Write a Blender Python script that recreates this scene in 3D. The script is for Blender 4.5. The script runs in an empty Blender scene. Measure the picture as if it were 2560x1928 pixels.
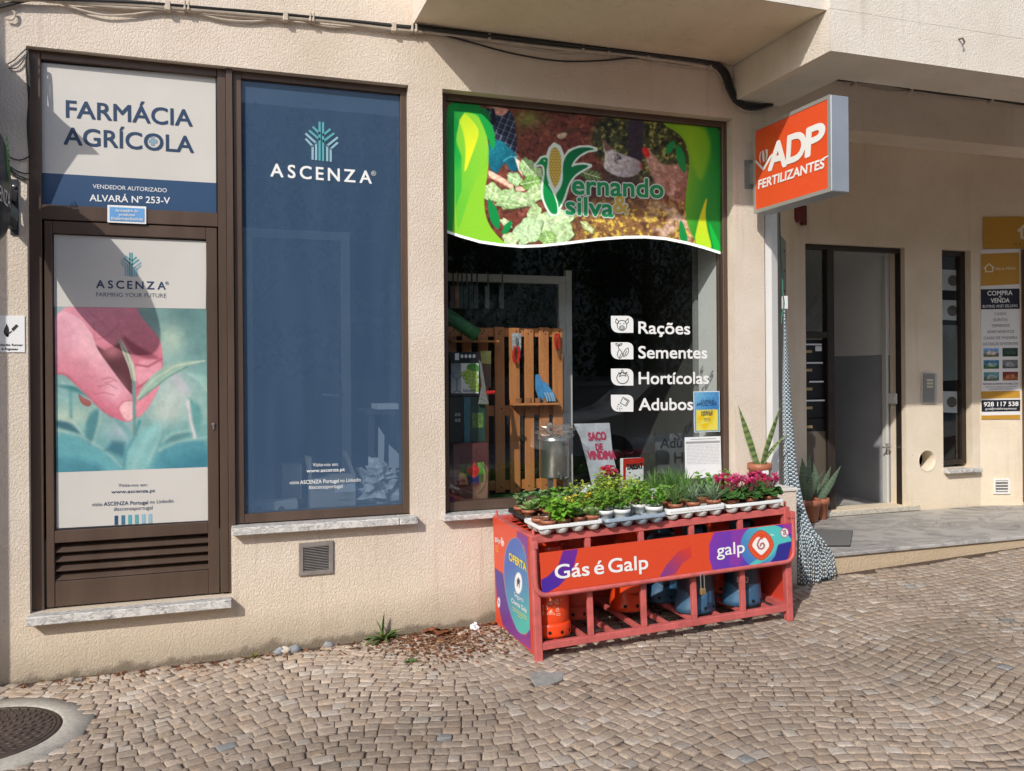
import bpy, bmesh, math, random
import numpy as np
from mathutils import Vector, Matrix
random.seed(7); rng = np.random.default_rng(7)
SC = bpy.context.scene; COL = SC.collection
# ------------------------------------------------------------------ camera, sky, sun, exposure
F_, CX, CY, DD, CZ = 2150.0, 1280.0, 928.0, 5.3, 1.64        # photograph is 2560 x 1928
PSI, RHO = math.radians(19.12), -0.0075
_f = np.array([math.sin(PSI), math.cos(PSI), 0]); _r0 = np.array([math.cos(PSI), -math.sin(PSI), 0]); _u0 = np.array([0, 0, 1.])
_r = math.cos(RHO)*_r0 + math.sin(RHO)*_u0; _u = -math.sin(RHO)*_r0 + math.cos(RHO)*_u0
CAM = np.array([0, -DD, CZ])
cd = bpy.data.cameras.new('camera'); cam = bpy.data.objects.new('camera', cd); COL.objects.link(cam)
cd.sensor_fit = 'HORIZONTAL'; cd.sensor_width = 36; cd.lens = F_/2560*36; cd.shift_y = -(964-CY)/2560
cd.clip_start = 0.05; cd.clip_end = 500
cam.matrix_world = Matrix([[_r[0], _u[0], -_f[0], 0], [_r[1], _u[1], -_f[1], -DD], [_r[2], _u[2], -_f[2], CZ], [0, 0, 0, 1]])
SC.camera = cam
W = bpy.data.worlds.new('World'); SC.world = W; W.use_nodes = True
bg = W.node_tree.nodes['Background']; sky = W.node_tree.nodes.new('ShaderNodeTexSky'); sky.sky_type = 'NISHITA'
sky.sun_disc = False; sky.sun_elevation = math.radians(35.3); sky.sun_rotation = math.radians(225); sky.altitude = 100
sky.dust_density = 1.5
W.node_tree.links.new(sky.outputs[0], bg.inputs[0]); bg.inputs[1].default_value = 0.14
sl = bpy.data.lights.new('sun', 'SUN'); sun = bpy.data.objects.new('sun', sl); COL.objects.link(sun)
sl.energy = 2.75; sl.angle = math.radians(0.53); sl.color = (1, 0.955, 0.88)
sun.rotation_euler = Vector((1, 1, -1)).to_track_quat('-Z', 'Y').to_euler(); sun.location = (-6, -6, 8)
SC.view_settings.view_transform = 'Standard'; SC.view_settings.look = 'None'; SC.view_settings.gamma = 1
SC.view_settings.exposure = 0.42
SC.render.engine = 'CYCLES'; SC.cycles.max_bounces = 8; SC.cycles.transparent_max_bounces = 16
SC.cycles.caustics_reflective = False; SC.cycles.caustics_refractive = False
SC.cycles.use_denoising = True; SC.cycles.sample_clamp_indirect = 6

# ------------------------------------------------------------------ measuring: a point of the photograph on a real plane
def ray(x, y): return _f + _r*(x-CX)/F_ - _u*(y-CY)/F_
class Plane:
    def __init__(s, o, n, right, up): s.o, s.n, s.right, s.up = (np.array(v, float) for v in (o, n, right, up))
    def __call__(s, p, e=0.0):
        d = ray(*p); t = ((s.o + s.n*e - CAM) @ s.n)/(d @ s.n); return CAM + d*t
def PY(Y): return Plane((0, Y, 0), (0, -1, 0), (1, 0, 0), (0, 0, 1))
def PX(X): return Plane((X, 0, 0), (-1, 0, 0), (0, -1, 0), (0, 0, 1))
def PZ(Z): return Plane((0, 0, Z), (0, 0, 1), (1, 0, 0), (0, 1, 0))
def at(x, y, Y=0.0): return PY(Y)((x, y))
def crop(x0, y0, k): return lambda x, y: (x0 + x/k, y0 + y/k)
zA = crop(0, 100, 2.3145); z2 = crop(0, 780, 2.1355); zC = crop(560, 150, 2.486); z4 = crop(560, 800, 2.38)
zD = crop(1080, 200, 2.9105); zE = crop(1090, 640, 2.523); zF = crop(1400, 640, 2.524); zS = crop(1840, 200, 4.165)
zR = crop(1200, 1180, 2.765); zL = crop(1200, 1240, 3.787); zP = crop(1240, 1120, 2.989); zDo = crop(1820, 560, 1.852)
zRE = crop(2260, 500, 2.193); zN = crop(0, 400, 3.204); zT = crop(0, 0, 2.011); zB = crop(1000, 0, 1.418)
zQ = crop(1780, 480, 5.206); zM = crop(1980, 600, 2.3137); zG = crop(860, 1480, 3.456); zK = crop(1880, 1200, 3.253)
zJ = crop(0, 1480, 2.458)
def q(*a): return (a[0]*1.15732, a[1]*1.15732)

# ------------------------------------------------------------------ materials
def s2l(c): c = np.asarray(c, float); return np.where(c <= .04045, c/12.92, ((np.clip(c, 0, None)+.055)/1.055)**2.4)
MATS = {}
def mat(name, col, rough=.6, metal=0., var=0., vs=8., bump=0., bs=60., spec=.5, coat=0., stretch=(1, 1, 1), dirt=None, trans=0., alpha=1.):
    if name in MATS: return MATS[name]
    m = bpy.data.materials.new(name); m.use_nodes = True; nt = m.node_tree; b = nt.nodes['Principled BSDF']
    b.inputs['Base Color'].default_value = (*col, 1); b.inputs['Roughness'].default_value = rough; b.inputs['Metallic'].default_value = metal
    b.inputs['Specular IOR Level'].default_value = spec; b.inputs['Coat Weight'].default_value = coat; b.inputs['Coat Roughness'].default_value = .08
    geo = nt.nodes.new('ShaderNodeNewGeometry'); mp = nt.nodes.new('ShaderNodeMapping'); mp.inputs['Scale'].default_value = stretch
    nt.links.new(geo.outputs['Position'], mp.inputs[0])
    if var or dirt:
        n = nt.nodes.new('ShaderNodeTexNoise'); n.inputs['Scale'].default_value = vs; n.inputs['Detail'].default_value = 6; n.inputs['Roughness'].default_value = .65
        nt.links.new(mp.outputs[0], n.inputs[0])
        r = nt.nodes.new('ShaderNodeValToRGB'); r.color_ramp.elements[0].position = .3; r.color_ramp.elements[1].position = .7
        r.color_ramp.elements[0].color = (*[c*(1-var) for c in col], 1); r.color_ramp.elements[1].color = (*[min(1, c*(1+var)) for c in col], 1)
        if dirt: r.color_ramp.elements[0].color = (*dirt, 1)
        nt.links.new(n.outputs[0], r.inputs[0]); nt.links.new(r.outputs[0], b.inputs['Base Color'])
        rr = nt.nodes.new('ShaderNodeMath'); rr.operation = 'MULTIPLY_ADD'; rr.inputs[1].default_value = .25; rr.inputs[2].default_value = max(.02, rough-.12)
        nt.links.new(n.outputs[0], rr.inputs[0]); nt.links.new(rr.outputs[0], b.inputs['Roughness'])
    if bump:
        n2 = nt.nodes.new('ShaderNodeTexNoise'); n2.inputs['Scale'].default_value = bs; n2.inputs['Detail'].default_value = 3
        nt.links.new(mp.outputs[0], n2.inputs[0])
        bp = nt.nodes.new('ShaderNodeBump'); bp.inputs['Strength'].default_value = 1; bp.inputs['Distance'].default_value = bump
        nt.links.new(n2.outputs[0], bp.inputs['Height']); nt.links.new(bp.outputs[0], b.inputs['Normal'])
    if trans: b.inputs['Transmission Weight'].default_value = trans
    MATS[name] = m; return m
def mat_attr(name, rough=.5, spec=.4, coat=0., bump=0., bs=200., metal=0., fine=0.):
    if name in MATS: return MATS[name]
    m = bpy.data.materials.new(name); m.use_nodes = True; nt = m.node_tree; b = nt.nodes['Principled BSDF']
    a = nt.nodes.new('ShaderNodeVertexColor'); a.layer_name = 'Col'; b.inputs['Roughness'].default_value = rough
    out = a.outputs[0]
    b.inputs['Specular IOR Level'].default_value = spec; b.inputs['Coat Weight'].default_value = coat; b.inputs['Metallic'].default_value = metal
    if bump or fine:
        geo = nt.nodes.new('ShaderNodeNewGeometry')
        n2 = nt.nodes.new('ShaderNodeTexNoise'); n2.inputs['Scale'].default_value = bs; n2.inputs['Detail'].default_value = 5; nt.links.new(geo.outputs['Position'], n2.inputs[0])
    if fine:
        mr = nt.nodes.new('ShaderNodeMapRange'); mr.inputs[1].default_value = .3; mr.inputs[2].default_value = .7; mr.inputs[3].default_value = 1-fine; mr.inputs[4].default_value = 1+fine
        nt.links.new(n2.outputs[0], mr.inputs[0])
        vm = nt.nodes.new('ShaderNodeVectorMath'); vm.operation = 'SCALE'; nt.links.new(out, vm.inputs[0]); nt.links.new(mr.outputs[0], vm.inputs['Scale']); out = vm.outputs[0]
    nt.links.new(out, b.inputs['Base Color'])
    if bump:
        bp = nt.nodes.new('ShaderNodeBump'); bp.inputs['Distance'].default_value = bump; nt.links.new(n2.outputs[0], bp.inputs['Height']); nt.links.new(bp.outputs[0], b.inputs['Normal'])
    MATS[name] = m; return m
def mat_glass(name, film=None, fac=0., tint=(.9, .93, .92), refl=1.0, rough=0.0):
    m = bpy.data.materials.new(name); m.use_nodes = True; nt = m.node_tree; nt.nodes.clear(); N = nt.nodes.new; L = nt.links.new
    o = N('ShaderNodeOutputMaterial'); t = N('ShaderNodeBsdfTransparent'); t.inputs[0].default_value = (*tint, 1); base = t.outputs[0]
    if film is not None:
        d = N('ShaderNodeBsdfDiffuse'); d.inputs[0].default_value = (*film, 1)
        geo = N('ShaderNodeNewGeometry'); mp = N('ShaderNodeMapping'); mp.inputs['Scale'].default_value = (9, 9, .8); L(geo.outputs['Position'], mp.inputs[0])
        n = N('ShaderNodeTexNoise'); n.inputs['Scale'].default_value = 1.2; n.inputs['Detail'].default_value = 4; L(mp.outputs[0], n.inputs[0])
        r = N('ShaderNodeValToRGB'); r.color_ramp.elements[0].position = .4; r.color_ramp.elements[1].position = .85
        r.color_ramp.elements[0].color = (*film, 1); r.color_ramp.elements[1].color = (*[min(1, c*1.18+.006) for c in film], 1)
        L(n.outputs[0], r.inputs[0]); L(r.outputs[0], d.inputs[0])
        mx = N('ShaderNodeMixShader'); mx.inputs[0].default_value = fac; L(base, mx.inputs[1]); L(d.outputs[0], mx.inputs[2]); base = mx.outputs[0]
    g = N('ShaderNodeBsdfGlossy'); g.inputs['Roughness'].default_value = rough; fr = N('ShaderNodeLayerWeight'); fr.inputs[0].default_value = .5
    pw = N('ShaderNodeMath'); pw.operation = 'POWER'; pw.inputs[1].default_value = 5; L(fr.outputs['Facing'], pw.inputs[0])
    mu = N('ShaderNodeMath'); mu.operation = 'MULTIPLY_ADD'; mu.inputs[1].default_value = .9*refl; mu.inputs[2].default_value = .05*refl; L(pw.outputs[0], mu.inputs[0])
    mx = N('ShaderNodeMixShader'); L(mu.outputs[0], mx.inputs[0]); L(base, mx.inputs[1]); L(g.outputs[0], mx.inputs[2]); L(mx.outputs[0], o.inputs[0])
    MATS[name] = m; return m
def C8(r, g, b): return tuple(s2l((r/255, g/255, b/255)))

# ------------------------------------------------------------------ meshes
class MB:
    def __init__(s): s.v, s.f, s.m, s.c = [], [], [], []; s.T = None; s.cur = 0; s.col = None
    def add(s, vs, fs, mi=None, col=None):
        o = len(s.v)
        for p in vs:
            p = Vector([float(k) for k in p]); s.v.append(s.T @ p if s.T is not None else p)
            s.c.append(col if col is not None else (s.col or (1, 1, 1)))
        for f in fs: s.f.append([o+i for i in f]); s.m.append(s.cur if mi is None else mi)
        return o
    def box(s, a, b, mi=None, col=None):
        x0, y0, z0 = [min(float(a[i]), float(b[i])) for i in range(3)]; x1, y1, z1 = [max(float(a[i]), float(b[i])) for i in range(3)]
        s.add([(x0, y0, z0), (x1, y0, z0), (x1, y1, z0), (x0, y1, z0), (x0, y0, z1), (x1, y0, z1), (x1, y1, z1), (x0, y1, z1)],
              [(0, 3, 2, 1), (4, 5, 6, 7), (0, 1, 5, 4), (1, 2, 6, 5), (2, 3, 7, 6), (3, 0, 4, 7)], mi, col)
    def bar(s, p, q_, w, h, up=(0, 0, 1), mi=None, col=None):
        p, q_ = Vector([float(k) for k in p]), Vector([float(k) for k in q_]); d = (q_-p).normalized(); a = d.cross(Vector(up))
        if a.length < 1e-4: a = d.cross(Vector((0, 1, 0)))
        a.normalize(); b = a.cross(d).normalized(); a *= w/2; b *= h/2
        s.add([p-a-b, p+a-b, p+a+b, p-a+b, q_-a-b, q_+a-b, q_+a+b, q_-a+b], [(0, 3, 2, 1), (4, 5, 6, 7), (0, 1, 5, 4), (1, 2, 6, 5), (2, 3, 7, 6), (3, 0, 4, 7)], mi, col)
    def prism(s, pts, d, mi=None, col=None):
        n = len(pts); d = np.array(d, float); vs = [np.array(p, float) for p in pts]; vs = vs + [p+d for p in vs]
        s.add(vs, [list(range(n))[::-1], list(range(n, 2*n))] + [(i, (i+1) % n, n+(i+1) % n, n+i) for i in range(n)], mi, col)
    def poly(s, pts, mi=None, col=None): s.add(pts, [list(range(len(pts)))], mi, col)
    def tube(s, path, r, n=8, mi=None, col=None, cap=True, colf=None):
        P = [Vector([float(k) for k in p]) for p in path]; rs = r if hasattr(r, '__len__') else [r]*len(P)
        prev = None; base = len(s.v)
        for i, p in enumerate(P):
            t = (P[min(i+1, len(P)-1)]-P[max(i-1, 0)]).normalized()
            if prev is None:
                a = t.cross(Vector((0, 0, 1)));  a = a if a.length > 1e-3 else t.cross(Vector((0, 1, 0)))
            else: a = prev - t*prev.dot(t)
            a.normalize(); prev = a; b = t.cross(a)
            s.add([p + (a*math.cos(2*math.pi*k/n)+b*math.sin(2*math.pi*k/n))*rs[i] for k in range(n)], [], mi, colf(i) if colf else col)
            if i:
                o = base+(i-1)*n
                for k in range(n): s.f.append([o+k, o+(k+1) % n, o+n+(k+1) % n, o+n+k]); s.m.append(s.cur if mi is None else mi)
        if cap:
            s.f.append([base+k for k in range(n)][::-1]); s.m.append(s.cur if mi is None else mi)
            o = base+(len(P)-1)*n; s.f.append([o+k for k in range(n)]); s.m.append(s.cur if mi is None else mi)
    def lathe(s, c, prof, n=24, mi=None, col=None, cap=True, a0=0., a1=2*math.pi):
        c = np.array(c, float); full = abs(a1-a0-2*math.pi) < 1e-6; m = n if full else n+1; base = len(s.v)
        for r, z in prof:
            s.add([c+np.array([r*math.cos(a0+(a1-a0)*k/n), r*math.sin(a0+(a1-a0)*k/n), z]) for k in range(m)], [], mi, col)
        for i in range(len(prof)-1):
            o = base+i*m
            for k in range(n): s.f.append([o+k, o+(k+1) % m, o+m+(k+1) % m, o+m+k]); s.m.append(s.cur if mi is None else mi)
        if cap and full:
            if prof[0][0] > 1e-5: s.f.append([base+k for k in range(m)][::-1]); s.m.append(s.cur if mi is None else mi)
            if prof[-1][0] > 1e-5: o = base+(len(prof)-1)*m; s.f.append([o+k for k in range(m)]); s.m.append(s.cur if mi is None else mi)
    def blob(s, c, r, noise=.15, nu=14, nv=9, mi=None, col=None, seed=0):
        rr = np.random.default_rng(seed); ph = rr.uniform(0, 6.28, (6, 3)); fr = rr.integers(1, 5, (6, 3)); vs = []
        for j in range(nv+1):
            th = math.pi*j/nv
            for i in range(nu):
                a = 2*math.pi*i/nu; d = np.array([math.sin(th)*math.cos(a), math.sin(th)*math.sin(a), math.cos(th)])
                k = 1+noise*sum(math.sin(fr[t] @ d*2.1+ph[t, 0])*math.cos(fr[t, 1]*d[2]*3+ph[t, 1]) for t in range(6))/2
                vs.append(np.array(c, float)+d*np.array(r)*k)
        fs = [(j*nu+i, (j+1)*nu+i, (j+1)*nu+(i+1) % nu, j*nu+(i+1) % nu) for j in range(nv) for i in range(nu)]
        s.add(vs, fs, mi, col)
    def leaf(s, base, d, L, w, bend=.3, seg=4, mi=None, col=None, fold=.0, tipw=0.05, up=(0, 0, 1), prof=None, tw=0.):
        base = np.array(base, float); d = np.array(d, float); d /= np.linalg.norm(d); up = np.array(up, float)
        side = np.cross(d, up); l = np.linalg.norm(side); side = side/l if l > 1e-3 else np.array([1., 0, 0]); nrm = np.cross(side, d)
        if tw: side, nrm = side*math.cos(tw)+nrm*math.sin(tw), nrm*math.cos(tw)-side*math.sin(tw)
        p = base.copy(); vs = []; n3 = 3 if fold else 2
        for i in range(seg+1):
            t = i/seg; ww = w*((math.sin(math.pi*min(1, .12+t*.88)))**.8 if prof is None else prof(t)); ww = max(ww, w*tipw)
            if fold: vs += [p-side*ww/2+nrm*ww*fold, p, p+side*ww/2+nrm*ww*fold]
            else: vs += [p-side*ww/2, p+side*ww/2]
            d = d - up*bend/seg; d = d/np.linalg.norm(d); p = p+d*L/seg
        fs = []
        for i in range(seg):
            o = i*n3
            for k in range(n3-1): fs.append((o+k, o+k+1, o+n3+k+1, o+n3+k))
        s.add(vs, fs, mi, col)
def wloc(o):
    v = Vector((0, 0, 0))
    while o is not None: v = v+o.location; o = o.parent
    return v
def setp(o, label=None, cat=None, group=None, kind=None):
    if label: o['label'] = label
    if cat: o['category'] = cat
    if group: o['group'] = group
    if kind: o['kind'] = kind
    return o
def thing(name, loc, label, cat, group=None):
    o = bpy.data.objects.new(name, None); COL.objects.link(o); o.location = [float(k) for k in loc]; o.empty_display_size = .05
    return setp(o, label, cat, group)
def obj(name, mb, mats, parent=None, smooth=0, bevel=0., origin=None, label=None, cat=None, group=None, kind=None, bseg=1):
    if not isinstance(mats, (list, tuple)): mats = [mats]
    me = bpy.data.meshes.new(name); off = wloc(parent) if parent is not None else Vector((0, 0, 0))
    loc = Vector((0, 0, 0))
    if origin is not None: loc = Vector([float(k) for k in origin])-off; off = off+loc
    me.from_pydata([v-off for v in mb.v], [], mb.f)
    for m in mats: me.materials.append(m)
    if len(mats) > 1: me.polygons.foreach_set('material_index', mb.m)
    if any(c != (1, 1, 1) for c in mb.c[:200]) or mb.col:
        ca = me.color_attributes.new('Col', 'FLOAT_COLOR', 'POINT'); ca.data.foreach_set('color', np.array([(*c[:3], 1) for c in mb.c], 'f').ravel())
    if bevel:
        bm = bmesh.new(); bm.from_mesh(me); bmesh.ops.remove_doubles(bm, verts=bm.verts, dist=1e-6)
        es = [e for e in bm.edges if len(e.link_faces) == 2 and e.calc_face_angle(0) > .5]
        bmesh.ops.bevel(bm, geom=es, offset=bevel, segments=bseg, affect='EDGES', clamp_overlap=True); bm.to_mesh(me); bm.free()
    me.update()
    if smooth:
        me.polygons.foreach_set('use_smooth', [True]*len(me.polygons))
        if smooth < 3: me.set_sharp_from_angle(angle=math.radians(smooth if smooth > 1 else 40)) if hasattr(me, 'set_sharp_from_angle') else None
    o = bpy.data.objects.new(name, me); COL.objects.link(o); o.location = loc
    if parent is not None: o.parent = parent
    return setp(o, label, cat, group, kind)
def dup(root, loc, rotz=0., scale=1., label=None, parent=None):
    r = root.copy(); COL.objects.link(r); r.parent = parent
    if parent is None: r.location = [float(k) for k in loc]; r.rotation_euler = (0, 0, rotz); r.scale = (scale,)*3
    if label: r['label'] = label
    for ch in list(root.children): dup(ch, None, parent=r)
    return r

# ------------------------------------------------------------------ lettering
_tc = {}
def glyphs(body, bold):
    k = (body, bold)
    if k not in _tc:
        c = bpy.data.curves.new('lettering', 'FONT'); c.body = body; c.offset = 0; c.resolution_u = 4; c.fill_mode = 'FRONT'
        o = bpy.data.objects.new('lettering', c); me = o.to_mesh()
        v = np.array([x.co[:] for x in me.vertices]) if len(me.vertices) else np.zeros((0, 3)); f = [list(p.vertices) for p in me.polygons]
        o.to_mesh_clear(); bpy.data.objects.remove(o); bpy.data.curves.remove(c); _tc[k] = (v, f)
    return _tc[k]
def cap_h(): 
    v, f = glyphs('H', 0.); return v[:, 1].max()
def text_into(mb, body, pl, a, b, cap, e=.002, bold=0., mi=None, slant=0., track=None):
    """lettering from photo point a (left end of the baseline) to b (right end), capitals cap photo pixels high, on plane pl"""
    A, B = pl(a, e), pl(b, e); mx, my = (a[0]+b[0])/2, (a[1]+b[1])/2
    h = float((pl((mx, my-cap), e)-pl((mx, my), e)) @ pl.up); sy = h/cap_h()
    if bold:                                                    # heavier weight: a few shifted layers, each a hair in front of the last
        n_ = 4 if bold < .03 else 8; dr = (B-A)/np.linalg.norm(B-A); sx = sy
        for k in range(n_): a_ = 2*math.pi*(k+.5)/n_; sh = dr*math.cos(a_)*bold*sx+pl.up*math.sin(a_)*bold*sx; _lay(mb, body, pl, A+sh+pl.n*.00018*k, B+sh+pl.n*.00018*k, sy, mi, slant, track)
    else: _lay(mb, body, pl, A, B, sy, mi, slant, track)
def _lay(mb, body, pl, A, B, sy, mi, slant, track):
    bold = 0.
    if track:
        tot = 0; parts = []
        for ch in body:
            if ch == ' ': tot += .3+track; continue
            v, f = glyphs(ch, bold); w = np.ptp(v[:, 0]); parts.append((v, f, tot-v[:, 0].min())); tot += w+track
        tot -= track
        for v, f, o in parts:
            mb.add([A+(B-A)*((p[0]+o)/tot)+pl.up*(p[1]*sy)+(B-A)/np.linalg.norm(B-A)*slant*p[1]*sy for p in v], f, mi)
        return
    v, f = glyphs(body, bold); x0, x1 = v[:, 0].min(), v[:, 0].max(); dr = (B-A)/np.linalg.norm(B-A)
    mb.add([A+(B-A)*((p[0]-x0)/(x1-x0))+pl.up*(p[1]*sy)+dr*slant*p[1]*sy for p in v], f, mi)
def text(name, body, pl, a, b, cap, m, parent, e=.002, bold=0., slant=0., track=None):
    mb = MB(); text_into(mb, body, pl, a, b, cap, e, bold, None, slant, track); return obj(name, mb, m, parent)
def flat(mb, pts, pl, e=.001, mi=None, z=None, col=None): mb.poly([pl(z(*p) if z else p, e) for p in pts], mi, col)
def stroke(mb, pts, w, pl, e=.002, z=None, mi=None, closed=False):
    P = [pl(z(*p) if z else p, e) for p in pts]
    if closed: P = P+[P[0]]
    for a, b in zip(P[:-1], P[1:]):
        d = b-a; l = np.linalg.norm(d)
        if l < 1e-6: continue
        d /= l; s = np.cross(d, pl.n)*w/2; x = d*w*.25; mb.poly([a-s-x, b-s+x, b+s+x, a+s-x], mi)
def arc(cx, cy, rx, ry, a0=0, a1=360, n=20): return [(cx+rx*math.cos(math.radians(a0+(a1-a0)*i/n)), cy+ry*math.sin(math.radians(a0+(a1-a0)*i/n))) for i in range(n+1 if a1-a0 < 360 else n)]
def bez(*P, n=12):
    out = []
    for i in range(n+1):
        t = i/n; Q = [np.array(p, float) for p in P]
        while len(Q) > 1: Q = [Q[k]*(1-t)+Q[k+1]*t for k in range(len(Q)-1)]
        out.append(tuple(Q[0]))
    return out
def rr_path(pts, r, n=5):
    """polyline with its inner corners rounded"""
    P = [np.array(p, float) for p in pts]; out = [P[0]]
    for i in range(1, len(P)-1):
        a, b, c = P[i-1], P[i], P[i+1]; da = (a-b)/np.linalg.norm(a-b); dc = (c-b)/np.linalg.norm(c-b); out += [np.array(x) for x in bez(b+da*r, b, b+dc*r, n=n)]
    return out+[P[-1]]
# ------------------------------------------------------------------ printed pictures: numpy painting baked on a dense grid of the print itself
def vnoise(X, Y, s, seed):
    R = np.random.default_rng(seed).random((64, 64)); x, y = X/s, Y/s; xi, yi = np.floor(x).astype(int), np.floor(y).astype(int); fx, fy = x-xi, y-yi
    fx, fy = fx*fx*(3-2*fx), fy*fy*(3-2*fy); g = lambda a, b: R[a % 64, b % 64]
    return (g(xi, yi)*(1-fx)+g(xi+1, yi)*fx)*(1-fy)+(g(xi, yi+1)*(1-fx)+g(xi+1, yi+1)*fx)*fy
def fbm(X, Y, s, seed, o=4):
    t = 0
    for i in range(o): c, k = math.cos(.7+i*1.1+seed), math.sin(.7+i*1.1+seed); t = t+vnoise(X*c+Y*k+5000, Y*c-X*k+5000, s/2**i, seed+i)*.5**i
    return t/sum(.5**i for i in range(o))
def chaikin(P, k=2):
    P = np.array(P, float)
    for _ in range(k): Q = np.roll(P, -1, 0); P = np.stack([P*.75+Q*.25, P*.25+Q*.75], 1).reshape(-1, 2)
    return P
def sdf(X, Y, P):
    P = np.array(P, float); d = np.full(X.shape, 1e18); ins = np.zeros(X.shape, bool); n = len(P)
    for i in range(n):
        (x0, y0), (x1, y1) = P[i], P[(i+1) % n]; ex, ey = x1-x0, y1-y0; wx, wy = X-x0, Y-y0
        t = np.clip((wx*ex+wy*ey)/max(ex*ex+ey*ey, 1e-9), 0, 1); d = np.minimum(d, (wx-ex*t)**2+(wy-ey*t)**2)
        c = ((y0 <= Y) & (y1 > Y)) | ((y1 <= Y) & (y0 > Y)); ins ^= c & (X < x0+(Y-y0)*ex/np.where(abs(y1-y0) < 1e-9, 1e-9, y1-y0))
    return np.where(ins, -1, 1)*np.sqrt(d)
class Art:
    def __init__(s, X, Y, base): s.X, s.Y, s.sm = X, Y, True; s.c = np.ones(X.shape+(3,))*np.array(base)/255.
    def mix(s, m, col):
        col = np.asarray(col, float)
        if col.max() > 1.001: col = col/255.
        s.c = s.c*(1-m[..., None])+col*m[..., None]
    def fill(s, P, col, soft=2., a=1., sm=1):
        if sm and s.sm and len(P) > 4: P = chaikin(P)
        s.mix(a*np.clip(.5-sdf(s.X, s.Y, P)/(2*soft), 0, 1), col)
    def grad(s, P, c0, c1, p0, p1, soft=2., a=1.):
        if s.sm and len(P) > 4: P = chaikin(P)
        m = a*np.clip(.5-sdf(s.X, s.Y, P)/(2*soft), 0, 1); d = np.array(p1, float)-p0
        t = np.clip(((s.X-p0[0])*d[0]+(s.Y-p0[1])*d[1])/(d @ d), 0, 1)[..., None]; s.mix(m, np.array(c0)/255.*(1-t)+np.array(c1)/255.*t)
    def line(s, P, w, col, soft=1.5, a=1.):
        d = np.full(s.X.shape, 1e9)
        for (x0, y0), (x1, y1) in zip(P[:-1], P[1:]):
            ex, ey = x1-x0, y1-y0; t = np.clip(((s.X-x0)*ex+(s.Y-y0)*ey)/max(ex*ex+ey*ey, 1e-9), 0, 1); d = np.minimum(d, np.hypot(s.X-x0-ex*t, s.Y-y0-ey*t))
        s.mix(a*np.clip(.5-(d-w/2)/(2*soft), 0, 1), col)
    def spot(s, c, r, col, a=1.): s.mix(a*np.exp(-(((s.X-c[0])/r[0])**2+((s.Y-c[1])/r[1])**2)), col)
def print_mesh(name, pl, z, TL, TR, BL, BR, nx, ny, fn, m, parent=None, e=.0015, bottom=None, gain=.92, **kw):
    """fn(X, Y) paints in the coordinates of the measured crop z; corners given there too"""
    U, V = np.meshgrid(np.linspace(0, 1, nx), np.linspace(0, 1, ny)); TL, TR, BL, BR = (np.array(p, float) for p in (TL, TR, BL, BR))
    top = TL+(TR-TL)*U[..., None]; bot = BL+(BR-BL)*U[..., None]
    if bottom is not None: bot[..., 1] = bottom(bot[..., 0])
    XY = top*(1-V[..., None])+bot*V[..., None]; col = np.clip(fn(XY[..., 0], XY[..., 1]), 0, 1); lin = s2l(col)*gain
    mb = MB(); mb.col = (.5, .5, .5)
    mb.v = [Vector(pl(z(*p), e)) for p in XY.reshape(-1, 2)]; mb.c = [tuple(c) for c in lin.reshape(-1, 3)]
    mb.f = [[j*nx+i, (j+1)*nx+i, (j+1)*nx+i+1, j*nx+i+1] for j in range(ny-1) for i in range(nx-1)]; mb.m = [0]*len(mb.f)
    return obj(name, mb, m, parent, **kw)
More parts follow.
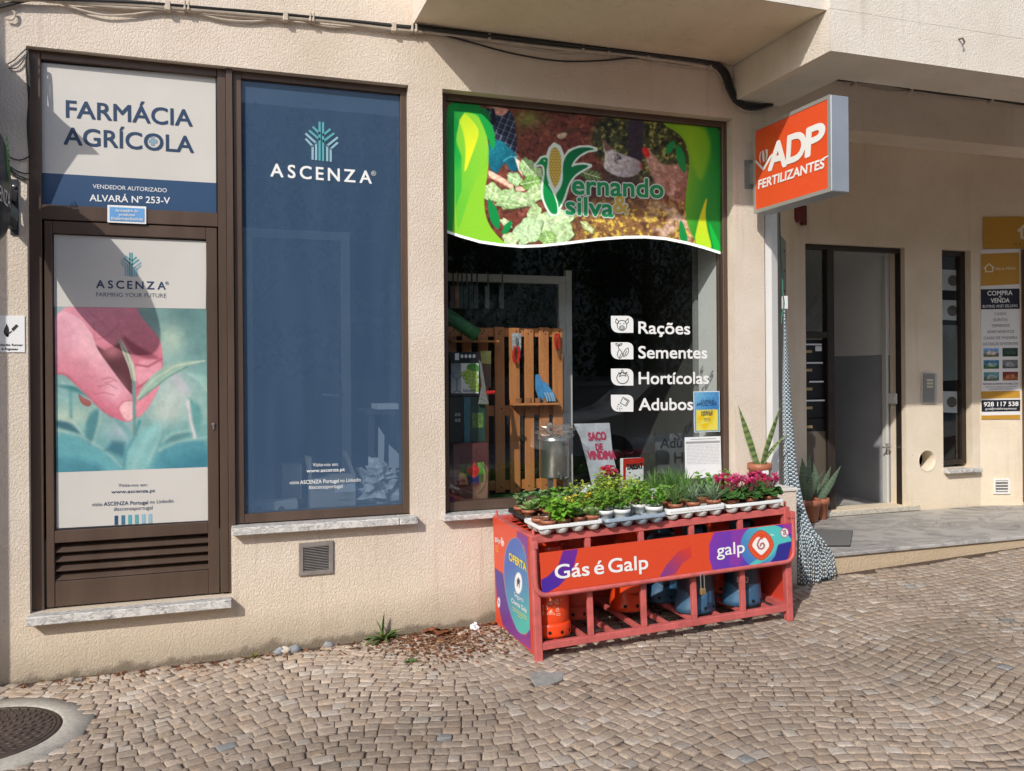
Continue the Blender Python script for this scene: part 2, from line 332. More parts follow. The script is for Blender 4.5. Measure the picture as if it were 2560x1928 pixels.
# ================================================================== materials of the setting
def stucco(name, col, bump=.0017, sc=98, dirt=True, stain=True):
    m = bpy.data.materials.new(name); m.use_nodes = True; nt = m.node_tree; b = nt.nodes['Principled BSDF']; N = nt.nodes.new; L = nt.links.new
    geo = N('ShaderNodeNewGeometry'); mp = N('ShaderNodeMapping'); mp.inputs['Scale'].default_value = (1, 1, .72); L(geo.outputs['Position'], mp.inputs[0])
    n = N('ShaderNodeTexNoise'); n.inputs['Scale'].default_value = sc; n.inputs['Detail'].default_value = 3; n.inputs['Distortion'].default_value = .7; L(mp.outputs[0], n.inputs[0])
    r = N('ShaderNodeValToRGB'); r.color_ramp.elements[0].position = .38; r.color_ramp.elements[1].position = .58; L(n.outputs[0], r.inputs[0])
    nf = N('ShaderNodeTexNoise'); nf.inputs['Scale'].default_value = 260; nf.inputs['Detail'].default_value = 2; L(geo.outputs['Position'], nf.inputs[0])
    ad = N('ShaderNodeMath'); ad.operation = 'MULTIPLY_ADD'; ad.inputs[1].default_value = .35; L(nf.outputs[0], ad.inputs[0]); L(r.outputs[0], ad.inputs[2])
    bp = N('ShaderNodeBump'); bp.inputs['Strength'].default_value = 1.0; bp.inputs['Distance'].default_value = bump; L(ad.outputs[0], bp.inputs['Height']); L(bp.outputs[0], b.inputs['Normal'])
    big = N('ShaderNodeTexNoise'); big.inputs['Scale'].default_value = 1.3; big.inputs['Detail'].default_value = 7; big.inputs['Roughness'].default_value = .62; L(geo.outputs['Position'], big.inputs[0])
    rb = N('ShaderNodeValToRGB'); rb.color_ramp.elements[0].position = .3; rb.color_ramp.elements[1].position = .72
    rb.color_ramp.elements[0].color = (col[0]*.86, col[1]*.83, col[2]*.77, 1); rb.color_ramp.elements[1].color = (*[min(1, c*1.07) for c in col], 1); L(big.outputs[0], rb.inputs[0]); out = rb.outputs[0]
    def over(fac, c):
        nonlocal out
        mx = N('ShaderNodeMix'); mx.data_type = 'RGBA'; L(fac, mx.inputs[0]); L(out, mx.inputs[6]); mx.inputs[7].default_value = (*c, 1); out = mx.outputs[2]
    def math_(op, a, b_=None, c=None):
        k = N('ShaderNodeMath'); k.operation = op
        for i, v in enumerate((a, b_, c)):
            if v is None: continue
            if isinstance(v, (int, float)): k.inputs[i].default_value = v
            else: L(v, k.inputs[i])
        return k.outputs[0]
    sp = N('ShaderNodeSeparateXYZ'); L(geo.outputs['Position'], sp.inputs[0])
    if stain:                                            # pale ochre weathering low on the wall, rain streaks, specks
        rl = N('ShaderNodeMapRange'); rl.inputs[1].default_value = .75; rl.inputs[2].default_value = .1; L(sp.outputs[2], rl.inputs[0])
        over(math_('MULTIPLY', rl.outputs[0], math_('MULTIPLY', big.outputs[0], .9)), (col[0]*1.0, col[1]*.93, col[2]*.74))
        ms = N('ShaderNodeMapping'); ms.inputs['Scale'].default_value = (14, 14, .9); L(geo.outputs['Position'], ms.inputs[0])
        ns = N('ShaderNodeTexNoise'); ns.inputs['Scale'].default_value = 1; ns.inputs['Detail'].default_value = 5; L(ms.outputs[0], ns.inputs[0])
        rs = N('ShaderNodeMapRange'); rs.inputs[1].default_value = .6; rs.inputs[2].default_value = .8; rs.inputs[4].default_value = .42; L(ns.outputs[0], rs.inputs[0])
        over(rs.outputs[0], (col[0]*.62, col[1]*.56, col[2]*.5))
        nd = N('ShaderNodeTexNoise'); nd.inputs['Scale'].default_value = 34; nd.inputs['Detail'].default_value = 2; L(geo.outputs['Position'], nd.inputs[0])
        rd = N('ShaderNodeMapRange'); rd.inputs[1].default_value = .74; rd.inputs[2].default_value = .79; rd.inputs[4].default_value = .55; L(nd.outputs[0], rd.inputs[0])
        over(math_('MULTIPLY', rd.outputs[0], math_('GREATER_THAN', big.outputs[0], .5)), (.16, .12, .085))
    if dirt:                                             # bare cement and grime where the wall meets the cobbles
        gx = math_('MULTIPLY_ADD', sp.outputs[0], .03, -.02)
        h = math_('SUBTRACT', sp.outputs[2], gx)
        n3 = N('ShaderNodeTexNoise'); n3.inputs['Scale'].default_value = 5; n3.inputs['Detail'].default_value = 8; n3.inputs['Roughness'].default_value = .68; L(geo.outputs['Position'], n3.inputs[0])
        edge = math_('SUBTRACT', math_('MULTIPLY', n3.outputs[0], .2), h)
        ra = N('ShaderNodeMapRange'); ra.inputs[1].default_value = .055; ra.inputs[2].default_value = .085; L(edge, ra.inputs[0]); over(ra.outputs[0], (.13, .108, .085))
        rg = N('ShaderNodeMapRange'); rg.inputs[1].default_value = -.16; rg.inputs[2].default_value = .07; rg.inputs[4].default_value = .6; L(edge, rg.inputs[0]); over(rg.outputs[0], (.3, .24, .17))
    L(out, b.inputs['Base Color']); b.inputs['Roughness'].default_value = .93; b.inputs['Specular IOR Level'].default_value = .2
    MATS[name] = m; return m
CREAM = (.715, .625, .54)
M_STUCCO = stucco('cream stucco', CREAM)
M_SOFFIT = stucco('smooth painted soffit', (.80, .69, .55), bump=.0012, sc=120, dirt=False)
M_BALC = stucco('balcony render', (.77, .71, .645), bump=.0018, sc=100, dirt=False)
M_BEIGE = stucco('recess render', (.79, .69, .565), bump=.0016, sc=110, dirt=False)
M_RISER = stucco('step riser render', (.56, .45, .34), bump=.002, sc=70, dirt=False)
M_BROWN = mat('brown anodised aluminium', (.118, .078, .058), .38, .35, var=.18, vs=5, stretch=(1, 1, .15), bump=.0002, bs=90)
M_BROWND = mat('dark brown aluminium', (.045, .033, .027), .42, .4, var=.2, vs=6)
M_BLACK = mat('black rubber', (.012, .012, .013), .55, var=.3, vs=20)
M_CABLE = mat('black cable sheath', (.018, .017, .016), .5, var=.3, vs=10)
M_CABLEC = mat('painted cream cable', (.50, .43, .35), .7, var=.15, vs=18)
M_WHITE = mat('white lacquered aluminium', (.76, .75, .72), .35, var=.04, vs=6)
M_WHITEP = mat('white paper', (.78, .79, .8), .7)
M_STEEL = mat('brushed steel', (.58, .58, .56), .3, .9, var=.08, vs=30, stretch=(1, 1, 12))
M_GALV = mat('galvanised grey metal', (.36, .36, .35), .45, .6, var=.15, vs=18)
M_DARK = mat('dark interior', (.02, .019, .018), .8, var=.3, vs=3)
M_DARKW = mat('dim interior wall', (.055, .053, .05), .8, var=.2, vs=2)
def marble(name, base, vein, sc=6, rough=.35, dist=3.2):
    m = bpy.data.materials.new(name); m.use_nodes = True; nt = m.node_tree; b = nt.nodes['Principled BSDF']; N = nt.nodes.new; L = nt.links.new
    geo = N('ShaderNodeNewGeometry'); mp = N('ShaderNodeMapping'); mp.inputs['Rotation'].default_value = (0, 0, .5); mp.inputs['Scale'].default_value = (1, 1.7, 1.7); L(geo.outputs['Position'], mp.inputs[0])
    n = N('ShaderNodeTexNoise'); n.inputs['Scale'].default_value = sc; n.inputs['Detail'].default_value = 9; n.inputs['Distortion'].default_value = dist; n.inputs['Roughness'].default_value = .6; L(mp.outputs[0], n.inputs[0])
    r = N('ShaderNodeValToRGB'); e = r.color_ramp.elements; e[0].position = .33; e[0].color = (*vein, 1); e[1].position = .62; e[1].color = (*base, 1)
    k = e.new(.46); k.color = (*[a*.75+v*.25 for a, v in zip(base, vein)], 1); k = e.new(.5); k.color = (*[a*.45+v*.55 for a, v in zip(base, vein)], 1); k = e.new(.53); k.color = (*base, 1)
    L(n.outputs[0], r.inputs[0]); L(r.outputs[0], b.inputs['Base Color']); b.inputs['Roughness'].default_value = rough
    bp = N('ShaderNodeBump'); bp.inputs['Distance'].default_value = .0008; L(n.outputs[0], bp.inputs['Height']); L(bp.outputs[0], b.inputs['Normal']); MATS[name] = m; return m
M_MARBLE = marble('grey veined marble', (.66, .64, .60), (.17, .17, .18), sc=26, dist=1.2)
M_FLOORM = marble('worn grey marble floor', (.43, .41, .385), (.17, .165, .16), sc=2.2, rough=.55, dist=1.6)

# ================================================================== ground
def gz(x, y=0.): return -.035+.0365*.6*math.log1p(math.exp(min(40, (x-.25)/.6)))+.010*y
xs = [-40, -14, -8, -5]+[-3+.25*i for i in range(57)]+[14, 20, 60]
def sheet(name, ys, dz, m, kind='structure', **k):
    mb = MB(); n = len(xs)
    for y in ys:
        mb.add([(x, y, gz(max(-6, min(x, 14)), y)+dz) for x in xs], [])
    mb.f = [[j*n+i, j*n+i+1, (j+1)*n+i+1, (j+1)*n+i] for j in range(len(ys)-1) for i in range(n-1)]; mb.m = [0]*len(mb.f)
    return obj(name, mb, m, kind=kind, **k)
M_SOIL = mat('brown joint soil', (.085, .055, .038), .95, var=.5, vs=30, bump=.004, bs=160)
M_ASPH = mat('pale worn road stone', (.44, .40, .36), .9, var=.3, vs=40, bump=.003, bs=220)
sheet('pavement', [-4.3, -3.5, -2.8, -2, -1.2, -.5, .2], -.0085, M_SOIL)
sheet('road', [-60, -30, -18, -12, -9, -6.5, -4.42], -.12, M_ASPH)
kb = MB(); n = 0
for i in range(30):
    x = -8+i*.8; kb.box((x+.005, -4.42, gz(x+.4, -4.4)-.2), (x+.795, -4.3, gz(x+.4, -4.4)+.0))
obj('kerb', kb, mat('granite kerb', (.34, .32, .3), .8, var=.2, vs=60), bevel=.008, kind='structure')
# --- Portuguese cobbles in segmental arcs: one sheet of stones nobody would count
MHC = (-1.05, -.70)                                          # manhole centre
cob = MB(); cob.col = (.4, .35, .3); ST, RO = .071, .068
PC = PZ(gz(1.4, -1.1))(zG(1745, 762))                        # centre of a cement patch in the paving
def in_hole(x, y): return math.hypot(x-MHC[0], (y-MHC[1])) < .475
def stone_col(x, y):
    t = random.gauss(0, .09); k = random.random(); base = np.array((.375, .300, .236))
    if k < .006: base = np.array((.27, .27, .265))
    elif k < .09: base = np.array((.43, .37, .31))
    elif k < .26: base = np.array((.36, .275, .205))
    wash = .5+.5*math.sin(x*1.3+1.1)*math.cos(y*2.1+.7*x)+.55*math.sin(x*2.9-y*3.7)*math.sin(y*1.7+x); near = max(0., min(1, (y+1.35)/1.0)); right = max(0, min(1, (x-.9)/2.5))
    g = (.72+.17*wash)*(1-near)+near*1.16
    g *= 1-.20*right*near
    return tuple(np.clip(base*g*(1+t), .06, .75))
WP = 2*math.pi/1.9
def cur(x, y): return (.165+.05*math.sin(x*.9+y))*(1-.4*max(0, min(1, (x-1.5)/2)))*math.sin(WP*x+.6+.35*math.sin(1.3*y+.5*x))+.03*math.sin(3.1*x+2*y)
def pt(x, row):                                               # rows of setts run in gentle waves; joints stay square to the wave
    y = row*RO; sl = (cur(x+.01, y)-cur(x-.01, y))/.02; return x, y+cur(x, y), math.atan(sl)
for row in range(-56, 5):
    x = -2.9+random.random()*.07
    while x < 8.7:
            th = pt(x, row)[2]; x1 = x+ST*random.uniform(.78, 1.28)*math.cos(th)
            a0, a1 = pt(x, row), pt(x1, row); h_ = RO*(1+random.uniform(-.06, .06)); x = x1
            P = [(a0[0], a0[1]), (a1[0], a1[1]), (a1[0]-math.sin(a1[2])*math.cos(a1[2])*h_, a1[1]+math.cos(a1[2])**2*h_), (a0[0]-math.sin(a0[2])*math.cos(a0[2])*h_, a0[1]+math.cos(a0[2])**2*h_)]
            P = [(p[0]+random.gauss(0, .0022), p[1]+random.gauss(0, .0022)) for p in P]
            cx, cy = sum(p[0] for p in P)/4, sum(p[1] for p in P)/4
            if cy > -.03 or cy < -3.65 or cx < -2.6 or cx > 8.6 or in_hole(cx, cy): continue
            if cx > 4.05 and cy > -.11: continue
            if abs(cx-PC[0]) < .105 and abs(cy-PC[1]) < .075: continue
            col = stone_col(cx, cy); h0 = random.gauss(0, .0016); tx, ty = random.gauss(0, .03), random.gauss(0, .03)
            ring = []                                         # eight-sided worn stone
            for k in range(4):
                a, b = P[k], P[(k+1) % 4]; u = random.uniform(.03, .12); v = random.uniform(.88, .97)
                ring += [(a[0]+(b[0]-a[0])*u, a[1]+(b[1]-a[1])*u), (a[0]+(b[0]-a[0])*v, a[1]+(b[1]-a[1])*v)]
            g0 = gz(cx, cy); far = cy < -2.6
            def rg(k, z, j=0.): return [(cx+(p[0]-cx)*k+random.gauss(0, j), cy+(p[1]-cy)*k+random.gauss(0, j), g0+z+h0+(p[0]-cx)*tx+(p[1]-cy)*ty) for p in ring]
            kk = random.uniform(.915, .985)
            if far: cob.add(rg(kk, -.012)+rg(kk-.09, .0), [(k, (k+1) % 8, 8+(k+1) % 8, 8+k) for k in range(8)]+[tuple(range(8, 16))], None, col); continue
            vs = rg(kk, -.014)+rg(kk-.012, -.0018, .0012)+rg(kk-.07, .0002, .0013)+rg(.45, .0008, .003)
            fs = [(r*8+k, r*8+(k+1) % 8, r*8+8+(k+1) % 8, r*8+8+k) for r in range(3) for k in range(8)]+[tuple(range(24, 32))]
            cob.add(vs, fs, None, col)
M_COB = mat_attr('worn limestone cobble', rough=.72, spec=.35, bump=.002, bs=90, fine=.2)
obj('cobbles', cob, M_COB, smooth=33, kind='stuff')
# grit, dry leaves and litter between the stones near the wall
M_LITTER = mat_attr('dry leaf litter', rough=.9, spec=.1)
lb = MB(); lb.col = (.2, .1, .05)
def crumb(x, y, s, c, z=.004):
    a = random.random()*6.28; p = np.array((x, y, gz(x, y)+z)); t = random.uniform(.1, .6)
    d = np.array((math.cos(a), math.sin(a), t*random.choice((-.3, .5)))); w = np.array((-math.sin(a), math.cos(a), random.uniform(-.6, .6)))
    lb.add([p-d*s, p-w*s*.45+(0, 0, s*.3), p+d*s, p+w*s*.45+(0, 0, s*.25)], [(0, 1, 2), (0, 2, 3)], None, c)
for i in range(2300):
    px_, py_ = (random.gauss(1105, 95), random.gauss(1597, 26)) if i < 1700 else (random.uniform(300, 1300), 0)
    if i < 1700: P = PZ(gz(1.35, -.2))((px_, min(max(py_, 1560), 1690)))
    else: x = random.uniform(-1, 4); P = (x, -abs(random.gauss(0, .09))-.03, 0)
    if P[1] > -.02: continue
    c = random.choice([(.20, .075, .04), (.24, .11, .06), (.13, .06, .035), (.26, .16, .09)]); crumb(P[0], P[1], random.uniform(.006, .02), tuple(np.array(c)*random.uniform(.7, 1.3)))
for i in range(500):
    crumb(random.uniform(-1.2, 6), random.uniform(-2.4, -.1), random.uniform(.003, .009), random.choice([(.25, .13, .07), (.3, .2, .12), (.2, .17, .13)]), .0)
obj('leaf_litter', lb, M_LITTER, kind='stuff')
# mortar patch in the cobbles, manhole
pm = MB(); c = PZ(gz(1.4, -1.1))
pp = [c(zG(*p)) for p in [(1575, 720), (1640, 697), (1745, 693), (1860, 700), (1915, 722), (1890, 770), (1800, 800), (1715, 830), (1660, 825), (1620, 770)]]
pm.prism([(p[0], p[1], gz(p[0], p[1])-.012) for p in pp], (0, 0, .014))
obj('mortar_patch', pm, mat('grey mortar', (.26, .255, .235), .9, var=.25, vs=30, bump=.002, bs=120), bevel=.004, label='grey cement patch filling a gap in the cobbles before the red rack', cat='patch')
mh = thing('manhole', (MHC[0], MHC[1], gz(*MHC)), 'round rusty iron manhole cover set in a concrete collar', 'manhole')
b = MB(); g0 = gz(*MHC); R = [(0.352, -.02), (.352, .002), (.362, .006), (.47, .004), (.478, -.02)]
nn = 48
for k, (r, z) in enumerate(R): b.add([(MHC[0]+(r+(.012*math.sin(a*.9*7)+.01*math.sin(a*13) if k > 2 else 0))*math.cos(a), MHC[1]+(r+(.012*math.sin(a*.9*7) if k > 2 else 0))*math.sin(a), g0+z+(MHC[0]*0)) for a in np.linspace(0, 2*math.pi, nn, endpoint=False)], [])
b.f = [[j*nn+i, j*nn+(i+1) % nn, (j+1)*nn+(i+1) % nn, (j+1)*nn+i] for j in range(4) for i in range(nn)]; b.m = [0]*len(b.f)
obj('collar', b, mat('rough concrete', (.42, .385, .33), .92, var=.2, vs=50, bump=.003, bs=180), mh, smooth=60)
b = MB(); b.lathe((*MHC, g0), [(.345, -.03), (.345, .003), (.335, .005), (.0001, .005)], 48)
for r, nseg, L in [(.318, 0, 0), (.30, 40, .03), (.262, 34, .03), (.223, 28, .03), (.185, 24, .028), (.145, 18, .028), (.105, 12, .028), (.065, 7, .03)]:
    for k in range(nseg):
        a = 2*math.pi*(k+.5*(r > .2))/nseg; ca, sa = math.cos(a+.6), math.sin(a+.6); p = np.array((MHC[0]+r*math.cos(a), MHC[1]+r*math.sin(a), g0+.0065)); d = np.array((ca, sa, 0))*L/2
        b.bar(p-d, p+d, .009, .005)
b.lathe((*MHC, g0), [(.325, .004), (.325, .0075), (.312, .0075), (.312, .004)], 48, cap=False)
obj('cover', b, mat('rusty cast iron', (.095, .068, .056), .6, .35, var=.35, vs=14, bump=.001, bs=150), mh, smooth=30)

# ================================================================== the building
BLD = thing('shop_building', (0, 0, 0), 'cream stucco building with two shop fronts, jutting upper floor and recessed entrance', 'building')
ZT = 3.437; RV = .25
def opening_wall(mb, xb, zb, holes, y=0., depth=RV):
    def ish(x0, x1, z0, z1): return any(x0 >= h[0]-1e-6 and x1 <= h[1]+1e-6 and z0 >= h[2]-1e-6 and z1 <= h[3]+1e-6 for h in holes)
    for i in range(len(xb)-1):
        for j in range(len(zb)-1):
            if not ish(xb[i], xb[i+1], zb[j], zb[j+1]): mb.add([(xb[i], y, zb[j]), (xb[i+1], y, zb[j]), (xb[i+1], y, zb[j+1]), (xb[i], y, zb[j+1])], [(0, 1, 2, 3)])
            else:
                for dx0, dz0, dx1, dz1, nb in [(0, 0, 0, 1, (i-1, j)), (1, 0, 1, 1, (i+1, j)), (0, 0, 1, 0, (i, j-1)), (0, 1, 1, 1, (i, j+1))]:
                    a, b_ = nb
                    if ish(xb[a], xb[a+1], zb[b_], zb[b_+1]): continue
                    x0, z0, x1, z1 = xb[i+dx0], zb[j+dz0], xb[i+dx1], zb[j+dz1]; mb.add([(x0, y, z0), (x1, y, z1), (x1, y+depth, z1), (x0, y+depth, z0)], [(0, 1, 2, 3)])
w = MB()
opening_wall(w, [-1.9, -.957, .09, 1.165, 1.383, 3.527, 3.785], [-.5, .335, .725, ZT, 9.5], [(-.957, .09, .335, ZT), (.09, 1.165, .725, ZT), (1.383, 3.527, .725, ZT)])
w.add([(3.785, 0, -.5), (3.785, .14, -.5), (3.785, .14, 3.8), (3.785, 0, 3.8)], [(0, 1, 2, 3)])
obj('wall', w, M_STUCCO, BLD)
# neighbouring wing that juts out to the left of the frame: its edge shades the wall's left end
w = MB(); w.box((-6, -.62, -.5), (-1.674, .0-.002, 9.5)); obj('wing_wall', w, M_STUCCO, BLD)
# jutting upper floor with its beams
w = MB(); w.box((1.195, -1.0, 3.817), (3.528, -.002, 7.5)); obj('bay_wall', w, [M_BALC], BLD)
w = MB(); w.box((3.530, -1.03, 3.817), (12, -.002, 7.5)); obj('bay_wall', w, [M_BALC], BLD)
w = MB(); w.add([(1.199, -.996, 3.8145), (3.524, -.996, 3.8145), (3.524, -.004, 3.8145), (1.199, -.004, 3.8145)], [(0, 3, 2, 1)]); obj('soffit', w, M_SOFFIT, BLD)
w = MB(); w.box((3.530, -1.03, 3.56), (3.93, -.002, 3.815)); w.box((3.932, -1.03, 3.56), (12, -.62, 3.815)); obj('beam', w, M_BALC, BLD)
# entrance recess
LW = [(3.80, .05), (3.93, .14), (4.835, 1.10), (5.035, 1.25)]
YB = 1.25
w = MB(); w.box((3.787, .0, 3.444), (12, .27, 3.814)); obj('lintel', w, M_STUCCO, BLD)
w = MB()
for a, b_ in zip(LW[1:-1], LW[2:]): w.add([(*a, -.3), (*b_, -.3), (*b_, 3.76), (*a, 3.76)], [(0, 1, 2, 3)])
DX0, DX1, DZ0, DZ1 = 5.118, 6.262, .325, 2.795
NX0, NX1, NZ0, NZ1 = at(2355.8, 800, YB)[0], at(2428.7, 800, YB)[0], .655, 2.80
SKW = np.array((.94, -.342, 0)); SK0 = np.array((7.19, YB, 0))
HP = PY(YB)(zRE(126, 1430)); HX0, HX1, HZ0, HZ1 = HP[0]-.125, HP[0]+.125, HP[2]-.125, HP[2]+.125
opening_wall(w, sorted([5.035, DX0, DX1, HX0, HX1, NX0, NX1, 7.19]), sorted([-.3, DZ0, NZ0, HZ0, HZ1, DZ1, 2.80, 3.76]), [(HX0, HX1, HZ0, HZ1), (DX0, DX1, DZ0, NZ0), (DX0, DX1, NZ0, DZ1), (NX0, NX1, NZ0, DZ1), (NX0, NX1, DZ1, 2.80)], y=YB, depth=.2)
def sq(a): k = .125/max(abs(math.cos(a)), abs(math.sin(a))); return (HP[0]+k*math.cos(a), YB, HP[2]+k*math.sin(a))
for k in range(48):
    a0, a1 = 2*math.pi*k/48-math.pi/4, 2*math.pi*(k+1)/48-math.pi/4; c0, c1 = [(HP[0]+.1*math.cos(a), YB, HP[2]+.1*math.sin(a)) for a in (a0, a1)]
    w.add([sq(a0), sq(a1), c1, c0, (c1[0], YB+.16, c1[2]), (c0[0], YB+.16, c0[2])], [(0, 1, 2, 3), (3, 2, 4, 5)])
e = SK0+SKW*4; w.add([(*SK0[:2], -.3), (e[0], e[1], -.3), (e[0], e[1], 3.76), (*SK0[:2], 3.76)], [(0, 1, 2, 3)])
obj('recess_wall', w, M_BEIGE, BLD)
w = MB(); w.box((3.79, .272, 3.755), (12, 1.9, 3.80)); obj('ceiling', w, M_SOFFIT, BLD)
# step, marble slab, threshold
w = MB(); w.box((3.86, -.035, -.3), (12, .1, .238)); obj('step_riser', w, M_RISER, BLD)
w = MB(); w.box((3.84, -.055, .24), (12, 1.238, .27)); st = obj('step', w, M_FLOORM, BLD, bevel=.006)
w = MB(); w.box((5.09, 1.235, .2705), (6.42, 1.44, .318)); obj('threshold', w, marble('cream threshold stone', (.58, .53, .45), (.3, .26, .2), 12), BLD, bevel=.005)
# hall behind the open door
w = MB(); HX = 6.245
w.box((5.0, 1.45, .25), (9, 6, .312)); obj('hall_floor', w, M_FLOORM, BLD)
w = MB(); M_HU = mat('hall white paint', (.82, .81, .79), .8, var=.05, vs=3, bump=.001, bs=150); M_HL = mat('hall grey dado', (.33, .34, .36), .6, var=.1, vs=3, bump=.0015, bs=160)
w.box((HX, 1.47, .312), (HX+.1, 6, 1.77), 0); obj('hall_dado', w, M_HL, BLD)
w = MB(); w.box((HX, 1.47, 1.772), (HX+.1, 6, 3.0), 0); w.box((4.9, 5.9, .3), (HX, 6, 3.0)); w.box((4.9, 1.46, .3), (4.99, 6, 3)); w.box((4.9, 1.46, 3.0), (HX+.1, 6, 3.1)); obj('hall_wall', w, M_HU, BLD)

# --- joinery
def win_part(name, mb, mats, parent, **k): return obj(name, mb, mats, parent, **k)
# farm-pharmacy door with transom, and the blue window beside it
YF, YG = .055, .082
DR = obj('door_frame', (lambda m: (m.box((-.957, YF-.005, .335), (-.895, .17, ZT)), m.box((-.895, YF-.003, 3.39), (.028, .17, ZT)), m.box((.03, YF-.004, .347), (.078, .17, ZT)), m.box((.078, .03, .345), (.116, .17, ZT)), m.box((-.895, YF-.002, 2.503), (.03, .17, 2.585)), m)[-1])(MB()), M_BROWN, BLD, bevel=.003)
d = MB(); d.box((-.885, YF+.004, .345), (-.845, .12, 2.497)); d.box((-.038, YF+.004, .345), (.024, .12, 2.497)); d.box((-.845, YF+.005, 2.428), (-.038, .12, 2.497)); d.box((-.845, YF+.005, .70), (-.038, .12, .768)); d.box((-.845, YF+.008, .345), (-.038, .12, .485))
leaf_ = obj('door', d, M_BROWN, BLD, bevel=.003)
lv = MB()
for k in range(4):
    z = .49+k*.0525; lv.add([(-.845, YF+.012, z), (-.038, YF+.012, z), (-.038, YF+.075, z+.05), (-.845, YF+.075, z+.05), (-.845, YF+.02, z-.006), (-.038, YF+.02, z-.006)], [(0, 1, 2, 3), (4, 5, 1, 0)])
lv.box((-.845, YF+.078, .485), (-.038, YF+.084, .70)); obj('louvre', lv, M_BROWN, leaf_)
kh = MB(); kh.T = Matrix.Translation((-.005, YF, 1.34)) @ Matrix.Rotation(math.pi/2, 4, 'X'); kh.lathe((0, 0, 0), [(.009, -.004), (.009, .006), (.006, .009), (.0001, .009)], 14); kh.box((-.004, -.03, 0), (.004, -.008, .004)); obj('lock', kh, M_STEEL, leaf_, smooth=1)
s = MB(); s.box((-.965, -.08, .285), (.088, .06, .334)); obj('sill', s, M_MARBLE, BLD, bevel=.004)
W1 = MB(); 
W1.box((.118, YF, .745), (.166, .17, ZT)); W1.box((1.124, YF, .745), (1.165, .17, ZT)); W1.box((.166, YF+.001, 3.395), (1.124, .17, ZT)); W1.box((.166, YF+.001, .745), (1.124, .17, .80))
W1o = obj('window', W1, M_BROWN, BLD, bevel=.003)
M_BLUEF = mat_glass('blue window film', film=(.070, .134, .235), fac=.55, tint=(.78, .88, .97), refl=.9)
g = MB(); g.poly([(.167, YG, .801), (1.123, YG, .801), (1.123, YG, 3.394), (.167, YG, 3.394)]); obj('pane', g, M_BLUEF, W1o)
s = MB(); s.box((.092, -.07, .697), (1.072, .054, .742)); s.box((1.076, -.07, .697), (1.19, .054, .742)); obj('sill', s, M_MARBLE, W1o, bevel=.004)
# shop window
YG2 = .105
W2 = MB(); W2.box((1.383, .078, .735), (1.43, .17, ZT)); W2.box((3.488, .078, .735), (3.527, .17, ZT)); W2.box((1.43, .079, 3.395), (3.488, .17, ZT)); W2.box((1.43, .079, .735), (3.488, .17, .795))
W2o = obj('window', W2, M_BROWN, BLD, bevel=.003)
M_GLASS = mat_glass('clear shop glass', tint=(.88, .91, .9), refl=1.7)
g = MB(); g.poly([(1.431, YG2+.002, .796), (3.487, YG2+.002, .796), (3.487, YG2+.002, 3.394), (1.431, YG2+.002, 3.394)]); obj('pane', g, M_GLASS, W2o)
s = MB(); s.box((1.355, -.07, .70), (3.56, .077, .733)); obj('sill', s, M_MARBLE, W2o, bevel=.004)
# transom and door backing (opaque films sit on them)
g = MB(); g.box((-.894, YG, 2.586), (.029, YG+.006, 3.389)); obj('transom_pane', g, mat('dark glass', (.03, .035, .04), .05), DR)
g = MB(); g.box((-.844, YG, .769), (-.039, YG+.006, 2.427)); obj('pane', g, MATS['dark glass'], leaf_)
# rooms behind the windows
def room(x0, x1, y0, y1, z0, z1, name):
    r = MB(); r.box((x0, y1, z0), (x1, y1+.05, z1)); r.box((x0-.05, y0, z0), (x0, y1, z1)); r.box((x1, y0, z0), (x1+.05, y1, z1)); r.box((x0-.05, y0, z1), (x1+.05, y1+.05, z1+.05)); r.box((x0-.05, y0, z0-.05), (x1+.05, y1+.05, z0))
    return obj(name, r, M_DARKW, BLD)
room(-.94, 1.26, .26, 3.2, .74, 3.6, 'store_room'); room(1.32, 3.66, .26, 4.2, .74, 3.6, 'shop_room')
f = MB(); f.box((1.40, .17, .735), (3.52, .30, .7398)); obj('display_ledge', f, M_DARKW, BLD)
# narrow window in the recess
W3 = MB(); y3 = YB+.07; W3.box((NX1-.055, y3, NZ0+.03), (NX1-.001, y3+.08, NZ1-.001)); W3.box((NX0+.001, y3, NZ0+.03), (NX0+.012, y3+.08, NZ1-.001)); W3.box((NX0+.012, y3+.001, NZ1-.05), (NX1-.055, y3+.08, NZ1-.001)); W3.box((NX0+.012, y3+.001, NZ0+.03), (NX1-.055, y3+.08, NZ0+.075))
W3o = obj('window', W3, M_BROWND, BLD, bevel=.002)
g = MB(); g.poly([(NX0+.013, y3+.03, NZ0+.076), (NX1-.056, y3+.03, NZ0+.076), (NX1-.056, y3+.03, NZ1-.052), (NX0+.013, y3+.03, NZ1-.052)]); obj('pane', g, mat_glass('office glass', tint=(.75, .78, .78), refl=1.6), W3o)
s = MB(); s.box((NX0-.005, YB-.07, NZ0-.045), (NX1+.06, YB+.075, NZ0-.002)); obj('sill', s, M_MARBLE, W3o, bevel=.008)
room(NX0-.2, NX1+.25, YB+.21, YB+2, .3, 3.0, 'office_room')
